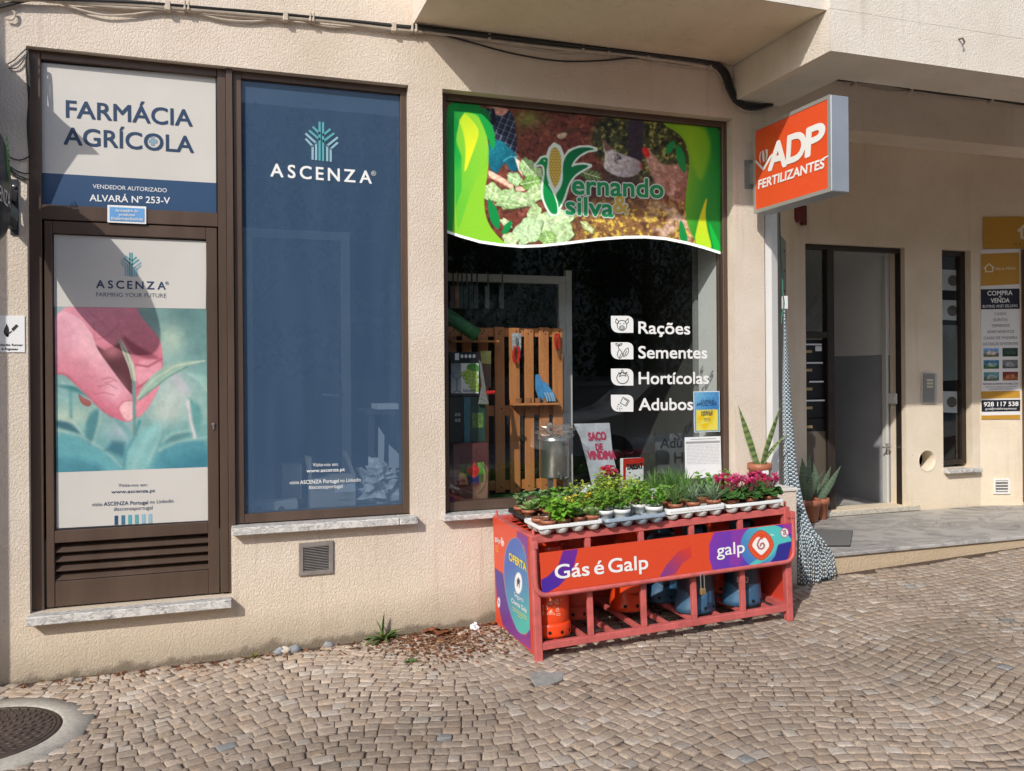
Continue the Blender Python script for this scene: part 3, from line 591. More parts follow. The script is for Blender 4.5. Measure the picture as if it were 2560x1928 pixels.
# entrance door frame, glazed side light
D = MB(); yd = YB+.05; dk = M_BROWND
xm0, xm1 = at(2070, 900, yd)[0], at(2087, 900, yd)[0]; xr = at(2252, 900, yd)[0]
D.box((DX0+.001, yd, .318), (DX0+.02, yd+.07, DZ1-.001)); D.box((xm0, yd, .318), (xm1, yd+.08, DZ1-.04)); D.box((xr, yd, .318), (DX1-.001, yd+.07, DZ1-.001)); D.box((DX0+.02, yd+.001, DZ1-.045), (xr, yd+.07, DZ1-.001))
zt0, zt1 = at(2040, 845, yd)[2], at(2040, 829, yd)[2]; D.box((DX0+.02, yd+.002, zt0), (xm0, yd+.07, zt1))
DE = obj('entrance_frame', D, dk, BLD, bevel=.003)
g = MB(); g.poly([(DX0+.021, yd+.03, zt1), (xm0-.001, yd+.03, zt1), (xm0-.001, yd+.03, DZ1-.046), (DX0+.021, yd+.03, DZ1-.046)]); obj('pane', g, MATS['office glass'], DE)
g = MB(); g.box((DX0+.021, yd+.04, .32), (xm0-.001, yd+.05, zt0-.56*1.55)); obj('lower_panel', g, mat('brown panel', (.10, .08, .06), .5), DE)
# white door edge against the right jamb with latch
g = MB(); g.box((xr-.038, yd+.15, .318), (xr-.01, yd+.21, 2.74)); ED = obj('door_edge', g, mat('pale grey door edge', (.55, .54, .51), .6), BLD, bevel=.003)
g = MB(); zl = at(2250, 1120, yd+.15)[2]; g.box((xr-.05, yd+.138, zl-.05), (xr-.025, yd+.149, zl+.05)); g.tube([(xr-.04, yd+.14, zl+.02), (xr-.04, yd+.10, zl+.02), (xr-.13, yd+.10, zl+.02)], .008); obj('latch', g, M_STEEL, ED)
# shop side door seen edge-on: white guide, grey frame, metal leaf with screws
g = MB(); a = np.array(LW[0]); xw0, xw1 = at(1914, 900, .02)[0], at(1930, 900, .02)[0]; xw2 = at(1944, 900, .06)[0]
g.prism([(xw0+.002, .02, gz(3.8)-.1), (xw1, .015, gz(3.8)-.1), (xw2, .05, gz(3.8)-.1), (xw2-.01, .14, gz(3.8)-.1), (xw0+.002, .14, gz(3.8)-.1)], (0, 0, 3.52)); SD = obj('side_door_frame', g, M_WHITE, BLD, bevel=.003)
def onL(px_, z, e=.004):                                      # a point on the slanted wall under photo column px_
    d = ray(px_, 900); A = np.array((*LW[1], 0)); t = np.array((LW[2][0]-LW[1][0], LW[2][1]-LW[1][1], 0)); n_ = np.array((t[1], -t[0], 0)); n_ /= np.linalg.norm(n_)
    k = ((A+n_*e-CAM) @ n_)/(d @ n_); p = CAM+d*k; return np.array((p[0], p[1], z))
g = MB(); nL = np.array((.73, -.69, 0))
def stripL(mb, x0, x1, z0, z1, e): a, b_ = onL(x0, z0, e), onL(x1, z0, e); mb.prism([a, b_, b_-nL*.02, a-nL*.02], (0, 0, z1-z0))
stripL(g, 1944.5, 1952, .28, 3.2, .02); obj('door_jamb', g, mat('grey lacquered frame', (.22, .21, .2), .45), SD)
g = MB(); stripL(g, 1953, 1967, .28, at(1960, 600, .75)[2], .012); dl = obj('metal_leaf', g, mat('grey metal leaf', (.27, .255, .235), .5, .2), SD)
g = MB()
for yy in (633, 683, 733, 800, 860, 920): g = MB(); p = onL(1962.5, 0, .014); z = CZ+(928-yy)/2150*float((p-CAM) @ _f); g.blob((p[0], p[1], z), (.007, .007, .007), 0, 8, 5); obj('screw', g, M_BLACK, dl)
# ================================================================== printed films, signs and lettering on the front
M_PRINT = mat_attr('printed film', rough=.38, spec=.35, fine=.04, bs=160)
NAVY = mat('navy ink', C8(38, 62, 92), .45); WHT = mat('white vinyl', (.80, .80, .79), .5); TEAL = mat('teal ink', C8(86, 160, 168), .5); TEALP = mat('pale teal ink', C8(140, 178, 192), .5)
CREAMF = mat('cream film', (.60, .575, .535), .45, var=.03, vs=3); NAVYF = mat('navy film', C8(48, 76, 110), .4)
FT = PY(YG)
def logo_tree(mb, pl, z, cx, top, bot, w, e, mi=None, sh=0.):
    """the emblem: a stylised tree of bars"""
    k = (bot-top)/245.; X = lambda x, y: (cx+(x-605)*k*w, top+(y-388)*k+(x-605)*k*w*sh)
    lw = .0155*k*2.9/2.9
    return X, k
def tree_logo(name, pl, z, cx, top, bot, lw, e, parent, w=1., sh=0., dim=None):
    X, k = logo_tree(None, pl, z, cx, top, bot, w, e, None, sh); o = []
    for nm, m, sets in [('emblem', TEAL, [[(594, 388), (594, 626)], [(616, 390), (616, 628)], [(553, 420), (594, 458)], [(530, 444), (594, 496)], [(660, 430), (616, 468)], [(683, 455), (616, 508)]]),
                        ('emblem', dim or TEALP, [[(508, 464), (572, 520), (572, 624)], [(508, 497), (550, 540), (550, 622)], [(706, 480), (642, 534), (642, 628)], [(706, 513), (664, 552), (664, 630)]])]:
        mb = MB()
        for s_ in sets: stroke(mb, [X(*p) for p in s_], lw, pl, e, z)
        o.append(obj(nm, mb, m, parent))
    return o
# transom: FARMÁCIA AGRÍCOLA
t = thing('window_poster', at(325, 350, YG), 'cream and navy film over the door reading FARMÁCIA AGRÍCOLA', 'poster')
mb = MB(); flat(mb, [(232, 132), (1247, 215), (1250, 828), (233, 768)], FT, .001, None, zA); obj('cream_film', mb, CREAMF, t)
mb = MB(); flat(mb, [(233, 768), (1250, 828), (1252, 1010), (235, 965)], FT, .001, None, zA); obj('navy_band', mb, NAVYF, t)
text('lettering', 'FARMÁCIA', FT, zA(383, 447), zA(1113, 500), 41, NAVY, t, .0025, .022)
text('lettering', 'AGRÍCOLA', FT, zA(370, 603), zA(1120, 653), 41, NAVY, t, .0025, .022)
mb = MB(); flat(mb, [(872, 562), (896, 563), (896, 576), (911, 577), (911, 598), (896, 597), (896, 612), (872, 611), (872, 596), (860, 595), (860, 575), (872, 576)], FT, .003, None, zA); obj('cross', mb, mat('grey teal ink', C8(130, 155, 170), .5), t)
text('lettering', 'VENDEDOR AUTORIZADO', FT, zA(537, 858), zA(965, 882), 10, WHT, t, .0025)
text('lettering', 'ALVARÁ Nº 253-V', FT, zA(519, 932), zA(983, 948), 16, WHT, t, .0025, .016)
# small blue plate on the transom bar
PB = PY(YF-.004)
t = thing('plate', PB(zA(735, 1060)), 'small light blue plate under the transom reading Armazém de produtos fitofarmacêuticos', 'sign')
mb = MB(); mb.prism([PB(zA(*p), .001) for p in [(622, 955), (846, 965), (846, 1066), (622, 1056)]], (0, -.004, 0)); obj('plate_back', mb, WHT, t)
mb = MB(); flat(mb, [(634, 966), (835, 976), (835, 1054), (634, 1045)], PB, .007, None, zA); obj('plate_face', mb, mat('sky blue print', C8(104, 160, 214), .4), t)
for s_, a, b in [('Armazém de', (668, 995), (800, 998)), ('produtos', (688, 1018), (780, 1021)), ('fitofarmacêuticos', (643, 1040), (826, 1045))]: text('lettering', s_, PB, zA(*a), zA(*b), 7, WHT, t, .009, .015)
# door poster with the hand
FD = PY(YG)
t = thing('window_poster', at(320, 900, YG), 'tall door poster of a pink hand pinching a teal seedling', 'poster')
mb = MB(); flat(mb, [(312, 1125), (1195, 1165), (1191, 1556), (312, 1543)], FD, .001, None, zA); obj('cream_film', mb, CREAMF, t)
mb = MB(); flat(mb, [(301, 857), (1109, 828), (1110, 1113), (303, 1155)], FD, .001, None, z2); obj('cream_film', mb, CREAMF, t)
def paint_hand(X, Y):
    a = Art(X, Y, (128, 172, 168)); n = fbm(X, Y, 160, 3)
    a.mix(np.clip((n-.35)*1.6, 0, 1)*.7, (168, 196, 186)); a.spot((1000, 30), (170, 150), (92, 128, 128), .9); a.spot((1080, 190), (110, 140), (100, 140, 140), .7); a.spot((915, 150), (70, 90), (190, 205, 185), .75)
    a.spot((930, 430), (110, 130), (200, 205, 200), .7); a.spot((360, 560), (120, 60), (190, 205, 185), .8); a.spot((880, 540), (90, 70), (205, 208, 196), .7); a.spot((650, 640), (90, 60), (205, 195, 205), .7); a.spot((400, 430), (90, 60), (140, 180, 180), .8)
    a.mix(np.clip((Y-560)/280, 0, 1)*.8, (95, 158, 166)); a.spot((700, 90), (90, 120), (150, 110, 120), .5)
    a.line([(375, 420), (380, 560)], 14, (105, 160, 160), 8); a.line([(620, 560), (690, 650)], 30, (120, 165, 165), 10); a.line([(930, 330), (985, 420)], 40, (205, 190, 205), 22, .6)
    leaf = lambda P, c, hl=None, s=4: (a.fill(P, c, s+6), hl and a.line(hl, 9, (200, 212, 202), 9, .45))
    leaf([(295, 392), (400, 384), (495, 470), (430, 438), (350, 408)], (72, 130, 134), [(330, 382), (410, 392), (495, 475)])
    leaf([(298, 575), (380, 590), (440, 660), (360, 632), (298, 615)], (70, 112, 124), [(300, 572), (390, 585), (445, 655)])
    leaf([(462, 720), (453, 600), (490, 528), (535, 512), (522, 600), (492, 710)], (84, 136, 142), [(540, 515), (530, 600), (490, 720)], 5)
    leaf([(1000, 500), (1015, 445), (1068, 500), (1085, 580), (1045, 665), (1012, 590)], (104, 160, 158), [(1002, 500), (1012, 445), (1040, 480)], 5); a.line([(1003, 480), (1020, 590), (1040, 670)], 18, (212, 205, 205), 8)
    leaf([(1003, 328), (1110, 342), (1112, 425), (1062, 362)], (150, 190, 180), [(1005, 330), (1065, 368), (1112, 430)], 5)
    leaf([(800, 860), (850, 745), (950, 700), (1115, 676), (1115, 860)], (86, 148, 162), [(850, 738), (950, 690), (1115, 668)], 7); a.grad([(820, 860), (870, 770), (1000, 740), (1115, 735), (1115, 860)], (92, 156, 168), (66, 128, 146), (900, 720), (960, 850), 14)
    leaf([(870, 700), (905, 660), (1000, 640), (1040, 655), (930, 690)], (98, 144, 146), [(870, 690), (920, 650), (1010, 632)])
    leaf([(290, 640), (420, 665), (560, 750), (655, 840), (640, 880), (290, 880)], (104, 168, 176), [(300, 630), (420, 655), (560, 738), (650, 830)], 9); a.grad([(290, 760), (420, 770), (560, 830), (560, 880), (290, 880)], (96, 160, 172), (72, 132, 148), (400, 740), (400, 870), 20)
    leaf([(560, 740), (600, 690), (665, 700), (670, 780)], (70, 118, 132), None, 8)
    leaf([(655, 880), (668, 745), (720, 655), (790, 612), (848, 585), (856, 660), (815, 760), (775, 880)], (132, 184, 184), [(856, 600), (850, 670), (800, 790)], 9); a.line([(700, 870), (760, 720), (840, 600)], 26, (160, 202, 198), 16, .6); a.line([(655, 870), (672, 745), (722, 660)], 14, (86, 146, 156), 10, .8)
    a.line([(745, 585), (720, 650)], 18, (88, 150, 156), 6)
    # the hand
    body = [(280, -60), (720, -60), (745, 20), (800, 80), (858, 150), (872, 245), (866, 320), (852, 400), (800, 500), (742, 566), (724, 560), (722, 470), (700, 430), (600, 400), (420, 405), (390, 372), (345, 330), (280, 330)]
    a.grad(body, (226, 152, 170), (206, 116, 132), (300, 0), (760, 500), 3)
    a.fill([(415, 430), (440, 455), (495, 480), (480, 507), (450, 502), (425, 478)], (158, 96, 92), 3)
    a.fill([(510, 178), (560, 205), (640, 165), (690, 215), (712, 300), (708, 440), (690, 432), (630, 372), (560, 290)], (96, 56, 62), 6, 1, 0); a.spot((600, 210), (60, 40), (190, 120, 130), .8)
    a.fill([(640, 110), (730, 180), (866, 248), (800, 256), (700, 225)], (160, 88, 102), 9); a.fill([(720, 260), (862, 250), (866, 330), (790, 380), (730, 400)], (232, 158, 172), 8); a.line([(728, 282), (790, 292), (862, 252)], 10, (176, 96, 112), 5); a.line([(730, 410), (800, 360)], 9, (180, 98, 112), 5)
    a.fill([(728, 470), (800, 420), (852, 380), (845, 410), (796, 505), (742, 566), (724, 555)], (228, 142, 158), 5)
    thumb = [(280, -20), (420, 20), (500, 130), (512, 190), (585, 290), (650, 380), (708, 450), (728, 510), (722, 562), (695, 588), (650, 584), (600, 560), (545, 525), (470, 450), (400, 380), (345, 330), (280, 330)]
    a.grad(thumb, (240, 184, 194), (208, 116, 136), (560, 230), (440, 450), 4); a.spot((610, 420), (50, 60), (240, 190, 200), .7); a.spot((330, 120), (80, 120), (228, 160, 178), .8)
    a.fill([(632, 506), (665, 476), (706, 474), (728, 505), (722, 552), (690, 588), (660, 570)], (240, 186, 190), 5); a.line([(628, 515), (660, 478), (708, 470)], 6, (190, 120, 132), 3)
    for P in ([(545, 360), (590, 350), (625, 372)], [(525, 400), (580, 385), (625, 410)], [(505, 440), (560, 430), (610, 445)], [(560, 380), (605, 368)]): a.line(P, 4, (176, 100, 114), 3, .8)
    for k in range(14): x = 330+k*13; a.line([(x, 210+k*6), (x+14, 300+k*5)], 4, (205, 120, 138), 5, .45)
    a.line([(280, 330), (345, 330), (400, 380), (470, 450), (545, 525), (600, 562)], 12, (186, 104, 116), 7, .7); a.line([(500, 60), (505, 150), (570, 130), (640, 60)], 7, (188, 108, 124), 5, .6); a.line([(480, 0), (560, 70), (590, 130)], 6, (190, 112, 128), 6, .5)
    # seedling held between the fingers
    a.fill([(626, 132), (655, 160), (690, 220), (722, 300), (728, 385), (704, 375), (690, 300), (655, 220)], (196, 196, 178), 3); a.line([(632, 145), (668, 210), (698, 300), (712, 380)], 6, (140, 150, 130), 3)
    a.line([(714, 375), (716, 470), (718, 650)], 17, (112, 150, 144), 4)
    a.fill([(722, 482), (755, 405), (835, 315), (930, 268), (1095, 258), (1000, 290), (895, 348), (800, 425), (742, 470)], (158, 188, 170), 4); a.line([(735, 460), (820, 360), (930, 290), (1090, 260)], 7, (198, 208, 190), 4); a.line([(742, 470), (800, 425), (895, 350), (1000, 292)], 6, (100, 142, 136), 4)
    a.c *= (.90+.14*fbm(X, Y, 40, 9)+.07*fbm(X, Y, 11, 12, 2))[..., None]; return a.c
print_mesh('picture', FD, z2, (291, -28), (1104, -15), (301, 857), (1109, 828), 170, 190, paint_hand, M_PRINT, t)
tree_logo('emblem', FD, zA, 757, 1232, 1370, .0078, .003, t, 1., .03)
text('lettering', 'ASCENZA', FD, zA(557, 1435), zA(958, 1444), 19, NAVY, t, .0025, .018, track=.28); text('lettering', '®', FD, zA(957, 1417), zA(977, 1418), 8, NAVY, t, .0025)
text('lettering', 'FARMING YOUR FUTURE', FD, zA(556, 1484), zA(962, 1491), 10, mat('grey ink', C8(95, 105, 118), .5), t, .0025)
text('lettering', 'Visite-nos em:', FD, z2(632, 934), z2(787, 931), 8, NAVY, t, .0025)
text('lettering', 'www.ascenza.pt', FD, z2(594, 969), z2(828, 962), 8, NAVY, t, .0025, .014)
text('lettering', 'visite', FD, z2(490, 1038), z2(546, 1036), 9, NAVY, t, .0025); text('lettering', 'ASCENZA Portugal', FD, z2(554, 1035), z2(790, 1026), 9, NAVY, t, .0025, .012); text('lettering', 'no Linkedin', FD, z2(801, 1024), z2(926, 1018), 9, NAVY, t, .0025)
text('lettering', '#ascenzaportugal', FD, z2(608, 1062), z2(814, 1054), 9, NAVY, t, .0025)
for k, (x, m) in enumerate([(611, NAVYF), (648, mat('slate teal ink', C8(62, 110, 140), .5)), (684, TEAL), (720, TEAL), (756, TEALP), (792, TEALP)]):
    mb = MB(); y0 = 1088-(x-611)*.05; y1 = 1137-(x-611)*.05; flat(mb, [(x, y0), (x+19, y0-1), (x+19, y1-1), (x, y1)], FD, .003, None, z2); obj('colour_bar', mb, m, t)
# lettering on the blue window
t = thing('window_lettering', at(800, 380, YG), 'white ASCENZA name with a teal tree emblem on the blue window', 'lettering')
tree_logo('emblem', FT, zC, 605, 388, 630, .0135, .003, t, 1., .04)
text('lettering', 'ASCENZA', FT, zC(290, 723), zC(917, 768), 31, WHT, t, .002, .022, track=.26)
mb = MB(); stroke(mb, [zC(930+14*math.cos(a), 704+14*math.sin(a)) for a in np.linspace(0, 6.283, 20)], .0028, FT, .002); obj('ring', mb, WHT, t); text('lettering', 'R', FT, zC(923, 712), zC(938, 713), 6, WHT, t, .002)
t = thing('window_lettering', at(850, 1200, YG), 'small white web address lines low on the blue window', 'lettering')
text('lettering', 'Visite-nos em:', FT, z4(528, 872), z4(680, 868), 8.5, WHT, t, .002); text('lettering', 'www.ascenza.pt', FT, z4(491, 908), z4(719, 899), 8.5, WHT, t, .002, .014)
text('lettering', 'visite', FT, z4(390, 979), z4(446, 976), 9, WHT, t, .002); text('lettering', 'ASCENZA Portugal', FT, z4(453, 977), z4(683, 967), 9, WHT, t, .002, .012); text('lettering', 'no Linkedin', FT, z4(692, 966), z4(813, 961), 9, WHT, t, .002)
text('lettering', '#ascenzaportugal', FT, z4(504, 1006), z4(705, 999), 9, WHT, t, .002)

# ------------------------------------------------------------------ banner film across the top of the shop window
FS = PY(YG2)
WAVE = [(95, 1108), (200, 1145), (350, 1188), (500, 1210), (650, 1222), (800, 1216), (1000, 1195), (1200, 1170), (1400, 1155), (1550, 1153), (1700, 1165), (1850, 1195), (1980, 1230), (2097, 1268)]
def wave(x): return np.interp(x, [p[0] for p in WAVE], [p[1] for p in WAVE])
def paint_banner(X, Y):
    a = Art(X, Y, (112, 58, 46)); n1, n2, n3 = fbm(X, Y, 40, 1), fbm(X, Y, 22, 5), fbm(X, Y, 90, 8)
    a.mix(np.clip((n1-.5)*4, 0, 1)*.7, (150, 92, 74)); a.mix(np.clip((.46-n2)*5, 0, 1)*.8, (62, 36, 30)); a.mix(np.clip((n3-.55)*4, 0, 1)*.5, (84, 70, 44))
    right = np.clip((X-1190-60*np.sin(Y/90))/70, 0, 1)*np.clip((820-Y)/120, 0, 1)
    a.mix(right, (62, 66, 40)); a.mix(right*np.clip((n2-.5)*5, 0, 1), (150, 150, 78)); a.mix(right*np.clip((.47-n1)*6, 0, 1), (32, 36, 24))
    a.fill([(1180, 640), (1560, 690), (1640, 900), (1100, 960), (1050, 760)], (70, 52, 50), 60, .75)
    low = np.clip((Y-830)/110, 0, 1)*np.clip((X-960)/120, 0, 1); a.mix(low, (128, 92, 58)); a.mix(low*np.clip((n2-.47)*6, 0, 1), (196, 170, 74)); a.mix(low*np.clip((.46-n1)*6, 0, 1), (92, 60, 46)); a.mix(low*np.clip((n3-.5)*4, 0, 1)*np.clip((X-1500)/150, 0, 1), (196, 168, 150))
    a.grad([(1418, 270), (1556, 290), (1530, 400), (1540, 620), (1420, 600), (1428, 450)], (58, 48, 62), (44, 38, 44), (1420, 300), (1540, 600), 6)
    a.spot((695, 285), (90, 60), (120, 130, 62), .9); a.fill([(905, 410), (935, 385), (985, 380), (978, 415), (930, 435)], (206, 186, 158), 5)
    # two hens
    hen = [(1238, 440), (1300, 500), (1360, 530), (1440, 560), (1510, 585), (1532, 630), (1500, 690), (1410, 715), (1310, 690), (1240, 635), (1262, 570), (1250, 500)]
    a.grad(hen, (206, 200, 200), (156, 148, 150), (1260, 520), (1500, 690), 6); m = np.clip(.5-sdf(X, Y, [(1290, 510), (1420, 560), (1440, 620), (1330, 600)])/16, 0, 1); a.mix(m*np.clip((n2-.42)*5, 0, 1), (78, 74, 82)); a.fill([(1238, 430), (1262, 445), (1310, 505), (1262, 520)], (120, 88, 74), 5); a.spot((1520, 625), (16, 22), (150, 60, 54), .9)
    hen = [(1552, 560), (1545, 510), (1580, 500), (1625, 560), (1680, 620), (1760, 615), (1830, 600), (1870, 660), (1870, 900), (1740, 870), (1660, 790), (1590, 700)]
    a.grad(hen, (176, 140, 122), (132, 84, 70), (1580, 560), (1820, 860), 7); a.mix(np.clip(.5-sdf(X, Y, hen)/10, 0, 1)*np.clip((n1-.5)*3, 0, 1), (196, 160, 140)); a.fill([(1525, 500), (1545, 485), (1580, 510), (1585, 560), (1560, 572), (1535, 545)], (196, 44, 40), 5); a.line([(1730, 860), (1735, 930)], 10, (170, 120, 70), 4); a.line([(1800, 870), (1805, 940)], 10, (170, 120, 70), 4)
    # gardener: checked shirt, teal trousers, arm
    sh = [(245, 235), (265, 198), (330, 240), (410, 195), (560, 212), (600, 270), (612, 420), (622, 545), (560, 520), (500, 440), (440, 470), (380, 430), (330, 330)]
    a.fill(sh, (38, 44, 66), 4); ms = np.clip(.5-sdf(X, Y, sh)/6, 0, 1); u, v = X*.93+Y*.37, Y*.93-X*.37
    a.mix(ms*np.clip(1-abs((u % 46)-23)/3.5, 0, 1)*.8, (176, 182, 196)); a.mix(ms*np.clip(1-abs((v % 42)-21)/3.5, 0, 1)*.7, (150, 160, 180)); a.mix(ms*np.clip(1-abs(((u+18) % 46)-23)/7, 0, 1)*.5, (20, 24, 36))
    a.fill([(405, 190), (570, 210), (545, 235), (512, 265), (470, 255), (440, 225)], (208, 152, 132), 5); a.line([(490, 240), (512, 244)], 5, (170, 90, 90), 3); a.fill([(430, 200), (440, 330), (470, 300), (455, 210)], (24, 26, 34), 5)
    a.grad([(400, 470), (450, 440), (510, 442), (575, 505), (628, 560), (636, 660), (600, 672), (560, 655), (535, 590), (500, 640), (470, 690), (415, 650)], (28, 120, 140), (16, 78, 100), (480, 460), (590, 660), 5); a.line([(520, 590), (560, 560), (622, 560)], 8, (70, 160, 176), 4)
    a.fill([(600, 560), (640, 590), (660, 700), (630, 660)], (236, 214, 196), 5); a.fill([(408, 655), (440, 668), (600, 762), (690, 785), (688, 800), (640, 815), (590, 800), (500, 745), (410, 705)], (238, 196, 172), 5); a.line([(410, 705), (500, 748), (590, 802)], 8, (200, 146, 122), 5); a.line([(598, 760), (602, 800)], 11, (70, 30, 26), 3)
    # cabbages
    R = np.random.default_rng(4)
    def cab(cx, cy, rx, ry, rot, c=(178, 208, 148)):
        P = []
        for k in range(22):
            t_ = k/22*6.283; r_ = 1+.13*math.sin(5*t_+cx)+.07*R.standard_normal(); x, y = rx*r_*math.cos(t_), ry*r_*math.sin(t_); P.append((cx+x*math.cos(rot)-y*math.sin(rot), cy+x*math.sin(rot)+y*math.cos(rot)))
        a.fill([(p[0]+6, p[1]+9) for p in P], (58, 70, 40), 9, .7); a.fill(P, c, 4); mk = np.clip(.5-sdf(X, Y, P)/5, 0, 1)
        a.mix(mk*np.clip((n2-.45)*3, 0, 1)*.55, np.array(c)*.72); dx, dy = math.cos(rot), math.sin(rot); a.line([(cx-dx*rx*.9, cy-dy*rx*.9), (cx+dx*rx*.8, cy+dy*rx*.8)], 6, (222, 232, 200), 3, .8)
        for s_ in (-.5, -.15, .2, .5):
            for g_ in (-1, 1): a.line([(cx+dx*rx*s_, cy+dy*rx*s_), (cx+dx*rx*(s_+.3)-dy*ry*.75*g_, cy+dy*rx*(s_+.3)+dx*ry*.75*g_)], 3.5, (214, 226, 190), 2, .6)
    for c_ in [(700, 640, 75, 60, .9, (150, 188, 128)), (760, 700, 70, 50, 1.4, (168, 200, 138)), (600, 720, 60, 42, .5, (160, 196, 140)), (720, 745, 80, 45, -.2, (112, 160, 76)), (440, 820, 75, 62, .8), (545, 860, 80, 60, 2.2, (166, 200, 140)), (660, 870, 85, 55, .3, (186, 214, 160)), (750, 830, 90, 60, -.6), (560, 905, 95, 30, .1, (150, 186, 122)), (740, 990, 50, 90, .2), (880, 1030, 130, 90, -.35, (190, 218, 166)), (700, 1100, 85, 110, .9, (184, 214, 166)), (930, 1130, 110, 80, 2.4, (180, 210, 154)), (840, 1150, 55, 55, 1.2, (140, 184, 100)), (570, 1160, 60, 45, .4, (190, 214, 160)), (1130, 1070, 60, 24, .7, (176, 190, 126)), (540, 1040, 50, 25, .5, (190, 210, 160)), (1150, 690, 90, 40, .3, (92, 112, 62))]: cab(*c_)
    a.c *= (.80+.40*fbm(X, Y, 18, 31, 2))[..., None]
    # green leaf-shaped borders
    B = [(60, 120), (350, 120), (352, 250), (385, 330), (408, 440), (415, 560), (405, 690), (385, 800), (378, 900), (392, 1000), (430, 1080), (490, 1150), (560, 1212), (560, 1300), (60, 1300)]
    a.grad(B, (18, 150, 62), (132, 196, 48), (150, 400), (400, 640), 3); a.grad([(165, 225), (350, 245), (404, 420), (413, 560), (300, 760), (230, 980), (170, 1150)], (96, 186, 52), (150, 204, 50), (200, 900), (380, 400), 6, .8)
    a.grad([(165, 262), (172, 232), (238, 236), (318, 320), (348, 385), (300, 520), (228, 712), (250, 520), (225, 350)], (176, 210, 44), (222, 224, 40), (180, 300), (300, 560), 4); a.grad([(165, 420), (215, 560), (215, 800), (172, 930)], (28, 160, 60), (60, 174, 58), (165, 600), (215, 650), 6)
    a.fill([(95, 165), (400, 190), (440, 320), (360, 248), (165, 228), (165, 1150), (95, 1120)], (14, 128, 54), 4, .85); a.fill([(330, 250), (380, 262), (436, 318), (462, 420), (450, 532), (412, 440), (370, 330)], (24, 150, 62), 3)  # dark green top and left strip: cast shade of the reveal painted into the print
    B = [(2140, 260), (1670, 300), (1700, 335), (1790, 385), (1850, 460), (1872, 560), (1870, 660), (1852, 780), (1842, 900), (1848, 1000), (1872, 1090), (1930, 1200), (1990, 1290), (2140, 1310)]
    a.grad(B, (116, 170, 34), (20, 128, 48), (1860, 600), (2060, 640), 3); a.fill([(1990, 330), (2100, 350), (2110, 700), (2040, 560)], (14, 120, 52), 14, .7); a.fill([(1740, 318), (1960, 330), (2030, 420), (2020, 560), (1960, 760), (1900, 640), (1870, 500), (1820, 390)], (140, 186, 36), 18, .6)
    a.grad([(2008, 830), (1988, 960), (2000, 1080), (2045, 1240), (1985, 1220), (1905, 1190), (1930, 1060), (1960, 950)], (210, 196, 40), (170, 214, 44), (1980, 880), (1960, 1200), 4); a.fill([(2004, 1000), (2060, 1120), (2100, 1200), (2100, 1290), (2050, 1250)], (18, 170, 60), 5)
    for P in ([(405, 850), (440, 890), (488, 965), (498, 1105), (430, 1045), (408, 950)], [(505, 1127), (518, 1070), (550, 1035), (588, 1018), (572, 1085), (545, 1115)], [(1697, 543), (1705, 480), (1735, 450), (1772, 445), (1760, 500), (1730, 532)], [(1772, 462), (1815, 490), (1846, 560), (1852, 695), (1800, 640), (1775, 560)], [(1806, 1005), (1835, 1060), (1870, 1185), (1802, 1170), (1798, 1090)]): a.fill(P, (16, 132, 66), 3)
    # white hem along the wave, thin light edge of the borders, bird-and-corn emblem
    a.mix(np.clip(.5+(Y-wave(X)+20)/3, 0, 1), (244, 248, 244))
    for P in EMB: a.mix(np.clip(.5-(sdf(X, Y, P)-15)/3, 0, 1), (206, 222, 210))
    a.grad(EMB[0], (10, 140, 66), (12, 104, 62), (860, 980), (1100, 520), 2); a.fill(EMB[1], (12, 132, 66), 2); a.line(bez((850, 760), (905, 850), (925, 920), (915, 975)), 9, (222, 234, 222), 2)
    a.fill(EMB[2], (206, 222, 210), 2); a.fill(EMB[3], (196, 172, 78), 2); mk = np.clip(.5-sdf(X, Y, EMB[3])/3, 0, 1); row = np.floor(Y/20)
    a.mix(mk*np.clip(1-np.minimum(abs(((X+(row % 2)*11) % 22)-11), abs((Y % 20)-10)*1.1)/2.2*-1-4, 0, 1), (150, 124, 50)); a.mix(mk*(np.clip((abs(((X+(row % 2)*11) % 22)-11)-8.2)/2, 0, 1)+np.clip((abs((Y % 20)-10)-7.6)/2, 0, 1)).clip(0, 1)*.8, (150, 122, 52)); a.spot((818, 588), (6, 6), (240, 244, 240), 1)
    return a.c
EMB = [bez((905, 930), (985, 830), (950, 760), (945, 620), (960, 480), (1195, 495), n=30)[:1]+[(920, 940), (960, 860), (990, 760), (1030, 700), (1075, 665), (1150, 625), (1100, 615), (1040, 622), (1010, 640), (1030, 590), (1075, 545), (1130, 515), (1192, 505), (1140, 490), (1070, 492), (1000, 520), (962, 575), (950, 640), (955, 720), (935, 790), (900, 830), (905, 880)],
       [(752, 622), (775, 600), (795, 570), (825, 562), (845, 575), (845, 610), (835, 640), (832, 690), (850, 760), (890, 830), (915, 900), (925, 950), (905, 978), (868, 975), (835, 920), (808, 850), (808, 760), (822, 680), (815, 625), (790, 612)],
       [(890, 470), (925, 490), (948, 550), (952, 640), (940, 730), (898, 810), (860, 740), (840, 660), (842, 560), (862, 500)],
       [(890, 484), (918, 505), (940, 560), (942, 650), (930, 725), (896, 795), (866, 735), (850, 660), (852, 565), (868, 508)]]
t = thing('shop_banner', at(1450, 430, YG2), 'printed green banner across the shop window top with vegetables, hens and a corn emblem', 'banner')
print_mesh('picture', FS, zD, (93, 160), (2099, 352), (93, 1108), (2099, 1268), 430, 230, paint_banner, M_PRINT, t, bottom=wave, gain=1.32)
LGR = mat('pale outline ink', C8(208, 222, 212), .5); DGR = mat('deep green ink', C8(20, 150, 86), .45); GOLD = mat('ochre ink', C8(200, 172, 74), .45)
